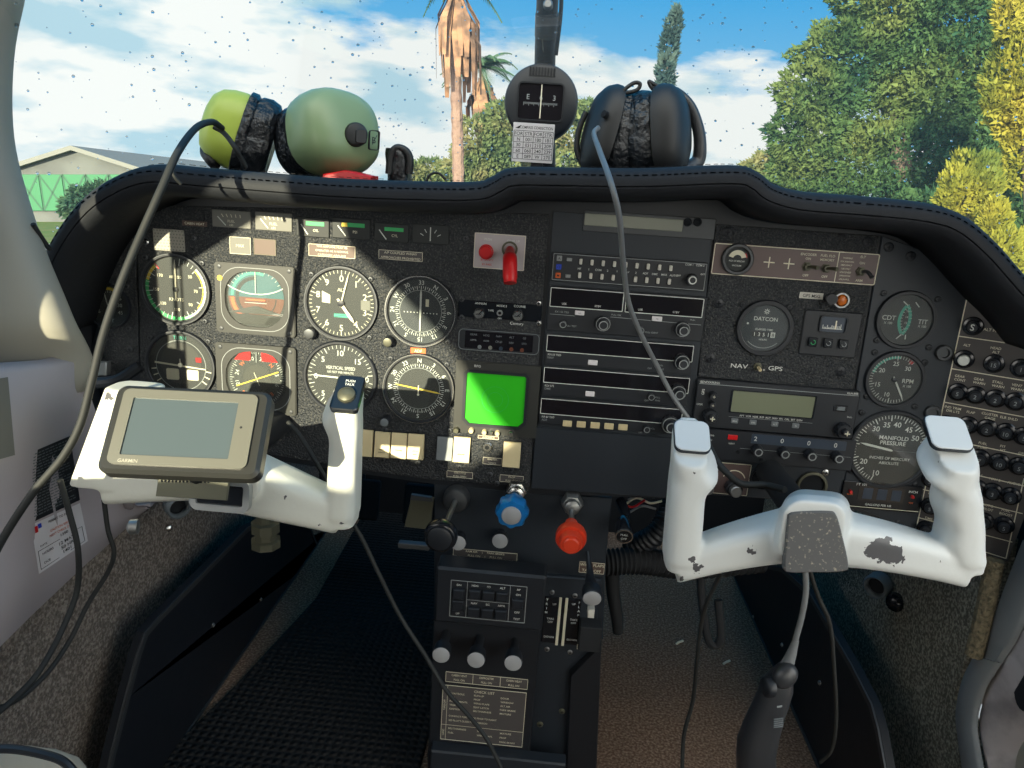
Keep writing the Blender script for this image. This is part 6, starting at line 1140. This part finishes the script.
# ================================================================== whisky compass on the centre strut
t = thing('magnetic_compass', 'round black magnetic compass on the windshield centre post reading E 6 3', 'compass', P(541, 102, .17)); CF = Frame(P(541, 102, .15), (1, 0, 0), (0, .05, 1)); k = (P(551, 102, .15)-P(541, 102, .15)).length/10
mb = MB(); lathe(mb, CF, 0, 0, [(37*k*.86, -.05), (37*k, -.03), (37*k, -.004), (37*k*.97, 0), (37*k*.90, .002), (37*k*.5, .003)], 'black', 48); mb.build('case', t)
mb = MB(); w0 = rr(-24*k, -19*k, 23*k, 18*k, 5*k, 5); ringp(mb, CF, w0, shrink(w0, 1.6*k), .003, .0055, 'matt_black'); prism(mb, CF, shrink(w0, 1.6*k), .002, .0036, 'display_dark'); line(mb, CF, (0, 16*k), (0, -16*k), .0014, .0042, 'cream_ink')
for s, u in (('E', -13), ('6', 0), ('3', 13)): text(mb, CF, s, u*k, 4*k, 5*k, .004, 'grey_ink')
for q in range(34): line(mb, CF, ((q-17)*k, -1*k), ((q-17)*k, (-3 if q % 5 else -4.5)*k), .0005, .004, 'grey_ink')
mb.build('window', t)
mb = MB(); 
for q in range(9): box(mb, CF, (q-4.5)*3*k, 24*k, (q-4.5)*3*k+1.6*k, 32*k, .002, .004, 'matt_black', .0003, 0)
mb.build('ribs', t)
t = thing('center_strut', 'black and steel centre post running up the windshield behind the compass', 'post', P(546, 168, .19)); mb = MB(); tube(mb, [P(546, 172, .22), P(545, 120, .20), P(545, 60, .17), P(548, -12, .13), P(548, -40, .11)], .0135, 'black', 18, True); mb.build('post', t)
mb = MB(); tube(mb, [P(546.5, 36, .158), P(547.5, 14, .145)], .0150, 'steel_dark', 18, False); mb.build('sleeve', t); mb = MB(); tube(mb, [P(556, 55, .15), P(561, 10, .13), P(561, -30, .11)], .0025, 'black', 8); mb.build('cable', t)
mb = MB(); F_ = Frame(P(548, 4, .12), (1, 0, 0), (0, 0, 1)); lathe(mb, F_, 0, 0, [(.006, -.01), (.006, 0), (.004, .003)], 'steel', 14); mb.build('bolt', t)
F_, hw, hh = fit_rect([(512, 124), (554, 124.5), (553, 163), (512, 160)], (P(533, 142, .14)-Vector(CAM)).length); F_ = Frame(P(533, 143, .135), (1, 0, 0), (0, -.1, 1)); hw = 21*k*.98; hh = 19*k*.98
t = thing('compass_correction_card', 'small white compass deviation card with a grid of figures under the compass', 'card', F_.w(0, -hh, 0)); mb = MB(); box(mb, F_, -hw, -hh, hw, hh, 0, .0012, 'paper', .001, .0002); text(mb, F_, 'COMPASS CORRECTION', hw*.12, hh*.78, .0034, .0014, 'dial', sx=.8); prism(mb, F_, [(-hw*.9, hh*.72), (-hw*.62, hh*.88), (-hw*.7, hh*.7)], .0012, .0015, 'dial')
for q in range(6): line(mb, F_, (-hw*.95, hh*(.6-.29*q)), (hw*.95, hh*(.6-.29*q)), .0006, .0014, 'dial')
for q in range(5): line(mb, F_, (hw*(-.95+.475*q), hh*.6), (hw*(-.95+.475*q), -hh*.85), .0006, .0014, 'dial')
for i, row in enumerate((('FOR', 'STR', 'FOR', 'STR'), ('N', '001', '180', '181'), ('30', '031', '210', '209'), ('60', '060', '240', '239'), ('E', '089', 'W', '270'))):
    for j, s in enumerate(row): text(mb, F_, s, hw*(-.71+.475*j), hh*(.455-.29*i), .0042, .0014, 'dial')
mb.build('card', t); mb = MB(); box(mb, F_, -.001, -hh-.008, .014, -hh+.002, -.008, -.001, 'black', .001); mb.build('clip', t)
# ================================================================== headsets on the hood
def cup(mb, c, ax, up, prof, ry, m, n=36, p=2.6):
    """superelliptic shell: prof = (scale, offset along axis)"""
    ax = Vector(ax).normalized(); up = (Vector(up)-ax*Vector(up).dot(ax)).normalized(); sd_ = up.cross(ax).normalized(); v = []; f = []
    for s, o_ in prof:
        for q in range(n):
            t_ = 2*math.pi*q/n; cx_ = abs(math.cos(t_))**(2/p)*math.copysign(1, math.cos(t_)); sy_ = abs(math.sin(t_))**(2/p)*math.copysign(1, math.sin(t_)); v.append(Vector(c)+ax*o_+sd_*cx_*s*ry[0]+up*sy_*s*ry[1])
    for k in range(len(prof)-1):
        for q in range(n): j = (q+1) % n; f.append([k*n+q, k*n+j, (k+1)*n+j, (k+1)*n+q])
    f.append(list(range(n))[::-1]); f.append([(len(prof)-1)*n+q for q in range(n)]); mb.add(v, f, m)
HY = .06
def hp(x_, y_, Y=HY): return P(x_, y_, Y)
t = thing('aviation_headset', 'green-shelled aviation headset lying on the hood at the left', 'headset', hp(300, 176))
cL = hp(248, 136); axL = Vector((-.90, -.28, .30)).normalized(); mb = MB(); cup(mb, cL+axL*.006, axL, (0, .1, 1), [(1, 0), (1, .008), (.97, .020), (.88, .032), (.68, .041), (.4, .045), (.1, .046)], (.038, .0455), 'shell_lime'); ec = mb.build('ear_cup', t, 60)
mb = MB(); cup(mb, cL, axL, (0, .1, 1), [(.55, -.030), (.80, -.031), (.97, -.026), (1.03, -.016), (1.0, -.006), (.95, -.003), (1.02, .0), (1.02, .007), (.98, .008)], (.0405, .0485), 'cushion'); mb.build('ear_cushion', t, 60)
cR = hp(322, 140); axR = Vector((.74, -.60, .28)).normalized(); mb = MB(); cup(mb, cR+axR*.008, axR, (0, .1, 1), [(1, 0), (1.02, .012), (1.0, .026), (.93, .040), (.80, .049), (.55, .055), (.25, .0565), (.05, .057)], (.052, .0475), 'shell_green'); ec2 = mb.build('ear_cup', t, 60)
mb = MB(); cup(mb, cR, axR, (0, .1, 1), [(.55, -.036), (.78, -.038), (.92, -.032), (.98, -.020), (.94, -.008), (.93, -.002), (1.0, .0), (1.0, .008), (.97, .009)], (.049, .046), 'cushion'); mb.build('ear_cushion', t, 60)
kb = hp(353, 134, HY-.055); ax_ = Vector((.55, -.82, .15)).normalized(); ea = Vector((0, 0, 1)).cross(ax_).normalized()*-1; F_ = Frame(kb, (.82, .55, 0), (0, .1, 1)); F_ = Frame(kb+Vector((0, .012, 0)), (.85, .50, 0), (0, .12, 1)); mb = MB(); lathe(mb, F_, 0, 0, [(.0135, -.012), (.0135, .001), (.012, .004), (.010, .005)], 'headset_black', 26); box(mb, F_, -.002, -.010, .011, .006, .004, .007, 'headset_black', .003, .001); mb.build('pivot', ec2)
F2 = Frame(F_.w(.022, -.004, -.002), (.70, .71, 0), (0, .12, 1)); mb = MB(); pl = rr(-.0068, -.011, .0068, .011, .003, 4); ringp(mb, F2, pl, shrink(pl, .0008), -.002, .0012, 'headset_black'); text(mb, F2, 'B', -.001, 0, .007, .001, 'headset_black'); line(mb, F2, (-.003, -.005), (.003, .006), .0008, .001, 'headset_black'); mb.build('badge', ec2)
mb = MB(); tube(mb, [hp(213, 140), hp(205, 150, HY-.02), hp(210, 160, HY-.03), hp(216, 166, HY-.02)], .006, 'headset_black', 10); mb.build('arm', t)
mb = MB(); 
loft(mb, [sec(hp(x_, y_), (1, -.3, 0), (0, 1, 0), w_, .045, .35, 4) for x_, y_, w_ in ((400, 182, .026), (400, 172, .027), (399, 162, .029), (398, 154, .028), (397, 149, .022))], 'cushion'); mb.build('headband', t, 60)
mb = MB(); tube(mb, [hp(389, 174, .04), hp(391, 156, .04), hp(397, 148, .04), hp(406, 151, .04), hp(410, 160, .04), hp(409, 174, .04)], .0045, 'headset_black', 10); mb.build('head_pad', t, 60)
mb = MB(); F_ = Frame(P(346, 175, .0), (1, 0, 0), (0, 0, 1)); prism(mb, F_, [F_.px(322, 174), F_.px(345, 170), F_.px(372, 176), F_.px(372, 182), F_.px(322, 182)], -.03, 0, 'red', .002); mb.build('red_pouch', label='bright red cloth pouch peeping out beneath the green headset', category='pouch')
simple('thin_wire_loop', 'thin dark wire loop on the hood left of the palm trunk', 'wire', [P(426, 182, 0), P(430, 175, 0), P(438, 173, 0), P(446, 180, 0)], .0014, 'cable', 8)
# black headset
t = thing('aviation_headset', 'black aviation headset standing on the hood right of the compass', 'headset', hp(635, 170))
cL = hp(610, 133); axL = Vector((-.95, -.26, .22)); mb = MB(); cup(mb, cL+axL*.004, axL, (0, .1, 1), [(1, 0), (1, .006), (.92, .014), (.75, .020), (.4, .024), (.1, .025)], (.038, .052), 'headset_black'); e1 = mb.build('ear_cup', t, 60)
mb = MB(); cup(mb, cL, axL, (0, .1, 1), [(.55, -.036), (.80, -.037), (.94, -.030), (.99, -.018), (.97, -.004), (.90, .002)], (.038, .051), 'cushion'); mb.build('ear_cushion', t, 60)
cR = hp(655, 134, HY-.01); axR = Vector((.90, -.40, .18)); mb = MB(); cup(mb, cR+axR*.006, axR, (0, .1, 1), [(1, 0), (1.02, .008), (.97, .018), (.82, .026), (.55, .031), (.2, .033), (.05, .0335)], (.036, .051), 'headset_black'); e2 = mb.build('ear_cup', t, 60)
mb = MB(); cup(mb, cR, axR, (0, .1, 1), [(.55, -.026), (.80, -.027), (.96, -.021), (1.0, -.010), (.96, -.002), (.90, .004)], (.036, .049), 'cushion'); mb.build('ear_cushion', t, 60)
mb = MB(); tube(mb, [hp(664, 90), hp(676, 92), hp(690, 106), hp(698, 128), hp(700, 148), hp(697, 162, HY-.0), hp(684, 171, HY-.01)], lambda s: .0045+.0045*s, 'headset_grey', 14); mb.build('headband', t, 60)
mb = MB(); tube(mb, [hp(586, 112), hp(579, 130), hp(577, 150), hp(584, 168)], .0035, 'headset_black', 10); mb.build('band_arm', t, 60)
for q in ([(619, 97), (624, 90), (634, 83), (640, 84), (637, 90), (626, 93)], [(662, 96), (659, 88), (652, 83), (649, 82), (652, 88), (660, 94)]):
    mb = MB(); tube(mb, [hp(x_, y_, HY-.02) for x_, y_ in q], .0022, 'headset_black', 8); mb.build('adjuster_wire', t, 60)
F_ = Frame(hp(604, 114, HY-.040), (.6, -.6, .2), (.1, .2, 1)); mb = MB(); lathe(mb, F_, 0, 0, [(.004, -.004), (.004, .001), (.002, .0015)], 'void', 14); mb.build('pivot', e1)
F_ = Frame(hp(648, 128, HY-.058), (.85, .5, 0), (-.1, .1, 1)); F_ = Frame(hp(654, 128, HY-.055), (.55, .83, 0), (0, 0, 1)); 
# ================================================================== cables
simple('headset_cable', 'thick black cable from the green headset down the left of the cockpit', 'cable', [P(222, 128, -.0), P(212, 122, -.04), P(196, 128, -.10), P(178, 152, -.17), P(163, 185, -.20), P(142, 232, -.22), P(120, 285, -.24), P(103, 335, -.25), P(92, 380, -.26), P(80, 425, -.27), P(62, 458, -.28), P(35, 490, -.29), P(8, 530, -.30), P(-14, 570, -.31)], .0034, 'cable', 12)
mb = MB(); F_ = Frame(P(214, 127, -.03), (1, 0, 0), (0, 0, 1)); 
simple('headset_cable', 'short black cable loop from the clip down across the green headset cup', 'cable', [P(214, 127, .0), P(224, 133, .0), P(234, 146, -.01), P(241, 158, -.005), P(246, 168, .0)], .0028, 'cable', 10)
simple('cable_tie', 'small black cable tie tail hanging below the hood edge at left', 'cable tie', [P(170, 165, -.16), P(174, 176, -.16), P(181, 184, -.155)], .0017, 'cable', 8)
simple('microphone_cable', 'grey cable from the black headset hanging across the radio stack', 'cable', [P(598, 128, -.0), P(594, 134, -.03), P(600, 152, -.10), P(610, 180, -.16), P(619, 215, -.16), P(623, 260, -.13), P(628, 300, -.10), P(640, 332, -.08), P(655, 362, -.06), P(672, 395, -.05), P(688, 418, -.05)], .0027, 'cable_grey', 12)
simple('microphone_cable', 'black cable from behind the right yoke horn down to the yoke shaft', 'cable', [P(706, 440, -.10), P(716, 460, -.12), P(728, 474, -.13), P(742, 484, -.13), P(765, 485, -.13), P(785, 490, -.15)], .0036, 'cable', 12)
simple('power_cable', 'black cable from the left yoke running down over the pedestal', 'cable', [P(288, 422, -.10), P(300, 436, -.11), P(316, 462, -.12), P(335, 495, -.12), P(360, 535, -.12), P(378, 572, -.12), P(400, 616, -.12), P(425, 655, -.13), P(446, 690, -.14), P(468, 715, -.15), P(486, 738, -.16), P(502, 770, -.17), P(508, 790, -.18)], .0025, 'cable', 10)
simple('power_cable', 'black cable hanging on the left sidewall, the left one of the two', 'cable', [P(60, 480, -.24), P(70, 515, -.24), P(78, 550, -.24), P(77, 590, -.24), P(62, 630, -.26), P(40, 670, -.29), P(18, 695, -.31), P(-8, 718, -.33)], .0028, 'cable', 10)
simple('power_cable', 'black cable hanging on the left sidewall, the right one of the two', 'cable', [P(104, 500, -.20), P(108, 530, -.20), P(114, 552, -.20), P(108, 572, -.20), P(88, 604, -.21), P(70, 640, -.23), P(48, 672, -.26), P(20, 698, -.29), P(-10, 712, -.33)], .0024, 'cable', 10)
simple('lead', 'thin black lead dropping from the right yoke over the brown carpet', 'cable', [P(722, 572, -.14), P(708, 600, -.12), P(701, 625, -.10), P(697, 660, -.09), P(693, 700, -.08), P(684, 735, -.08), P(682, 775, -.09)], .0024, 'cable', 10)
simple('lead', 'thin black lead hanging from the yoke centre down to the right of the microphone', 'cable', [P(808, 565, -.20), P(818, 596, -.19), P(830, 625, -.18), P(834, 670, -.17), P(836, 715, -.16), P(832, 748, -.15), P(820, 762, -.14)], .0022, 'cable', 10)
# hand microphone
t = thing('hand_microphone', 'dark grey hand microphone hanging from the right yoke', 'microphone', P(775, 700, -.2)); MY = -.20
mb = MB(); tube(mb, [P(805, 568, MY), P(806, 590, MY), P(802, 615, MY), P(794, 645, MY)], .0028, 'cable_grey', 10); tube(mb, [P(796, 640, MY), P(791, 655, MY), P(786, 668, MY)], lambda s: .003+.004*s, 'cable_grey', 14); mb.build('strain_relief', t, 60)
spine = [(784, 664, 11, 12), (780, 672, 23, 18), (777, 680, 31, 24), (775, 692, 34, 28), (770, 705, 36, 30), (764, 720, 38, 32), (758, 738, 40, 34), (756, 755, 38, 34), (756, 775, 38, 32)]; secs = []
for x_, y_, w_, d_ in spine: c = P(x_, y_, MY); kk = (P(x_+5, y_, MY)-P(x_-5, y_, MY)).length/10; secs.append(sec(c, (1, 0, .25), (0, 1, -.2), w_*kk, d_*kk, .42, 5))
mb = MB(); loft(mb, secs, 'headset_grey'); mb.build('body', t, 60)
mb = MB(); F_ = Frame(P(788, 680, MY-.021), (1, 0, .3), (0, .3, 1)); lathe(mb, F_, 0, 0, [(.012, -.016), (.012, -.009), (.009, -.006), (.004, -.0045)], 'headset_grey', 22); mb.build('button', t, 60)
mb = MB(); F_ = Frame(P(764, 687, MY-.012), (.3, -1, .2), (0, .2, 1)); lathe(mb, F_, 0, 0, [(.010, -.008), (.010, -.002), (.008, .0)], 'black', 20); mb.build('switch', t, 60)
mb = MB(); F_ = Frame(P(780, 715, MY-.0215), (1, 0, .25), (-.1, .2, 1)); box(mb, F_, -.003, .008, .002, .0095, 0, .0008, 'grey_ink', .0002, 0)
for k in range(5): box(mb, F_, -.006, -.006-.002*k+.002, .003, -.005-.002*k+.002, 0, .0008, 'grey_plastic', .0002, 0)
mb.build('legend', t)
# ================================================================== sidewall items
def wallquad(name, label, catg, pxs, m, lines=None, extra=None):
    """a sticker lying on the sidewall moulding, subdivided so that it follows the surface"""
    n = 8; v = []
    for j in range(n+1):
        for i in range(n+1):
            a = np.array(pxs[0])*(1-i/n)+np.array(pxs[1])*(i/n); b = np.array(pxs[3])*(1-i/n)+np.array(pxs[2])*(i/n); q = a*(1-j/n)+b*(j/n); v.append(lw(q[0], q[1]))
    mb = MB(); mb.add(v, [[j*(n+1)+i, j*(n+1)+i+1, (j+1)*(n+1)+i+1, (j+1)*(n+1)+i] for j in range(n) for i in range(n)], m)
    def wp(u, w_): a = np.array(pxs[0])*(1-u)+np.array(pxs[1])*u; b = np.array(pxs[3])*(1-u)+np.array(pxs[2])*u; q = a*(1-w_)+b*w_; return lw(q[0], q[1], .0032)
    class WF:                                            # maps a unit square onto the sticker
        def w(s, a, b, d=0): return wp(a, 1-b)
    if lines: lines(mb, WF())
    o = mb.build(name, None, 60); o['label'] = label; o['category'] = catg; return o
def fine(mb, F):
    for k in range(22):
        y_ = .96-.042*k; L1 = .93-.25*random.random()*(k % 4 == 3); x_ = .06
        while x_ < L1: w_ = random.uniform(.03, .09); mb.add([F.w(x_, y_), F.w(min(x_+w_, L1), y_), F.w(min(x_+w_, L1), y_-.016), F.w(x_, y_-.016)], [[0, 1, 2, 3]], 'grey_plastic'); x_ += w_+.018
wallquad('instruction_placard', 'black placard packed with fine print on the left sidewall', 'placard', [(18, 458), (70, 436), (80, 500), (29, 524)], 'black', fine)
def lab(mb, F):
    def bar(x0, y0, x1, y1, m): mb.add([F.w(x0, y1), F.w(x1, y1), F.w(x1, y0), F.w(x0, y0)], [[0, 1, 2, 3]], m)
    text(mb, F, 'PERMIT TO FLY', .55, .90, .055, 0, 'dial', sx=.8); text(mb, F, 'CAUTION SERVICE', .58, .70, .05, 0, 'orange', sx=.8); text(mb, F, 'NEXT CHECK DUE', .55, .60, .05, 0, 'orange', sx=.8)
    bar(.06, .80, .12, .93, 'red'); bar(.13, .86, .2, .95, 'blue'); bar(.05, .42, .95, .43, 'dial'); bar(.05, .05, .95, .06, 'dial'); bar(.05, .05, .06, .43, 'dial'); bar(.94, .05, .95, .43, 'dial')
    text(mb, F, 'DATE', .18, .5, .04, 0, 'dial'); text(mb, F, '1350', .6, .5, .06, 0, 'dial'); text(mb, F, 'HOURS', .24, .33, .05, 0, 'dial'); text(mb, F, '12 MAY', .62, .33, .07, 0, 'dial'); text(mb, F, '50 HR', .62, .22, .07, 0, 'dial'); text(mb, F, 'DUE', .2, .14, .05, 0, 'dial'); text(mb, F, '1401', .6, .12, .07, 0, 'dial')
wallquad('service_label', 'white service label with red and blue mark below the black placard', 'label', [(31, 525), (80, 503), (88, 541), (39, 574)], 'paper', lab)
wallquad('wall_pocket', 'grey fabric pocket panel at the far left edge of the sidewall', 'pocket', [(-10, 380), (8, 377), (15, 455), (-10, 462)], 'pocket_grey')
t = thing('wall_stud', 'small round steel stud on the left sidewall edge', 'stud', P(131, 528, -.03)); F_ = Frame(lw(130, 527, .004), (.3, -1, 0), (0, 0, 1)); mb = MB(); lathe(mb, F_, 0, 0, [(.006, -.006), (.006, 0), (.003, .002)], 'steel', 16); mb.build('stud', t)
t = thing('panel_lamp_arm', 'small black fitting at the left pillar edge above the hood', 'fitting', P(42, 235, -.12)); mb = MB(); tube(mb, [P(33, 224, -.13), P(41, 237, -.12), P(50, 250, -.11)], .0025, 'black', 8); mb.build('arm', t)
# air vent outlets on the carpeted walls
def vent(x_, y_, lb_, X_, sgn, r=.02):
    c = P(x_, y_, X_, 0); F_ = Frame(c, (-.55*sgn, -1, 0) if sgn > 0 else (.55, 1, 0), (0, 0, 1)); F_ = Frame(c, (1, -.8*sgn, 0), (0, .2, 1)); t = thing('air_vent', lb_, 'air vent', c); mb = MB(); lathe_ring(mb, 0, 0, [(r, -.03), (r, 0), (r*.85, .004), (r*.72, 0), (r*.66, -.02)], 'grey_plastic', 28, F_); disc(mb, F_, 0, 0, r*.7, -.012, 'void'); mb.build('ring', t); return t, F_
t, F_ = vent(179, 508, 'black round air vent below the left yoke', -.47, -1, .015); mb = MB(); lathe(mb, F_, -.012, -.024, [(.004, 0), (.004, .004), (.002, .005)], 'chrome', 14); mb.build('stud', t)
t, F_ = vent(875, 587, 'black round air vent on the carpet below the right yoke', .50, 1, .017); mb = MB(); lathe(mb, F_, .028, -.012, [(.013, -.01), (.012, .002), (.006, .006)], 'gloss_black', 20); mb.build('knob', t)
# ================================================================== right door frame, sill and outside
DX = .535
def dp(x_, y_, dx=0): return P(x_, y_, DX+dx, 0)
inner_ = [(1040, 515), (1030, 560), (1012, 610), (996, 655), (975, 660), (966, 680), (958, 705), (957, 730), (962, 752), (970, 790)]
t = thing('door_frame', 'curved bare metal door frame at the lower right corner', 'door frame', dp(990, 700))
A1 = [dp(1036, 520, -.012), dp(1022, 560, -.012), dp(1008, 605, -.012), dp(993, 645, -.012), dp(984, 665, -.012)]; 
def ribbon(A_, B_, th, m, name, parent, n=6):
    A_ = cat(A_, n); B_ = cat(B_, n); s_ = []
    for p_, q_ in zip(A_, B_): u_ = (q_-p_).normalized(); nn = Vector((-1, 0, 0)); nn = (nn-u_*nn.dot(u_)).normalized(); s_.append([p_, p_.lerp(q_, .1)+nn*th, p_.lerp(q_, .9)+nn*th, q_, q_-nn*th*.5, p_-nn*th*.5])
    mb = MB(); loft(mb, s_, m); return mb.build(name, parent, 50)
ribbon([dp(1024, 540), dp(1006, 585), dp(990, 630), dp(981, 657)], [dp(1050, 545), dp(1036, 590), dp(1018, 635), dp(1000, 664)], .004, 'sill_grey', 'door_seal', t)
ribbon([dp(975, 655, -.004), dp(963, 680, -.004), dp(957, 712, -.004), dp(960, 745, -.004), (dp(966, 785, -.004))], [dp(1000, 663, -.004), dp(984, 690, -.004), dp(976, 722, -.004), dp(979, 750, -.004), dp(986, 788, -.004)], .004, 'sill_grey', 'inner_trim', t)
ribbon([dp(1052, 545, .004), dp(1034, 600, .004), dp(1010, 650, .004), dp(988, 690, .004), dp(979, 722, .004), dp(984, 755, .004), dp(990, 788, .004)], [dp(1120, 560, .03), dp(1110, 620, .03), dp(1100, 665, .03), dp(1080, 700, .03), dp(1050, 725, .03), dp(1024, 750, .03), dp(1016, 792, .03)], .004, 'frame_metal', 'frame', t)
mb = MB(); F_ = Frame(dp(994, 673, .004), (0, -1, 0), (0, 0, 1)); lathe(mb, F_, 0, 0, [(.004, 0), (.004, .007), (.002, .008)], 'steel', 14); mb.build('rivet', t)
t = thing('wing_root', 'pale grey-pink metal skin with a black rubber step beyond the door frame', 'wing', (.72, -.1, .1)); mb = MB(); F_ = Frame((.66, 0, 0), (0, -1, 0), (0, 0, 1)); plate(mb, F_, [(-.5, .12), (.9, .12), (.9, .36), (-.5, .36)], [], -.02, 0, 'frame_metal'); mb.build('skin', t)
mb = MB(); F_ = Frame(P(1034, 670, .548, 0), (0, -1, 0), (0, 0, 1)); pl = [(.024*math.cos(k*.2244), .05*math.sin(k*.2244)) for k in range(28)]; prism(mb, F_, pl, 0, .004, 'tyre', .001); mb.build('rubber_step', t)
mb = MB(); box(mb, Frame((0, 0, -.05), (1, 0, 0), (0, 1, 0)), .56, -1.4, 1.6, .3, -.01, .0, 'brick', .01, 0); struct(mb, 'floor_outer')
# seat cushion corner at the lower left
t = thing('seat_cushion', 'beige seat cushion edge at the bottom left corner', 'seat', P(20, 775, -.45)); mb = MB(); secs = []
for q in ((-60, 762), (-20, 758), (10, 756), (40, 760), (62, 768), (76, 785)): c = P(q[0], q[1]+26, -.42); secs.append(sec(c, (0, 1, 0), (0, 0, 1), .05, .045, .45, 5))
loft(mb, secs, 'seat_cloth'); mb.build('cushion', t, 60)
mb = MB(); tube(mb, [P(x_, y_, -.445) for x_, y_ in ((-60, 756), (-20, 750), (12, 749), (42, 754), (64, 762), (80, 780))], .003, 'black', 8); mb.build('piping', t)
bpy.data.objects.remove(_fo)
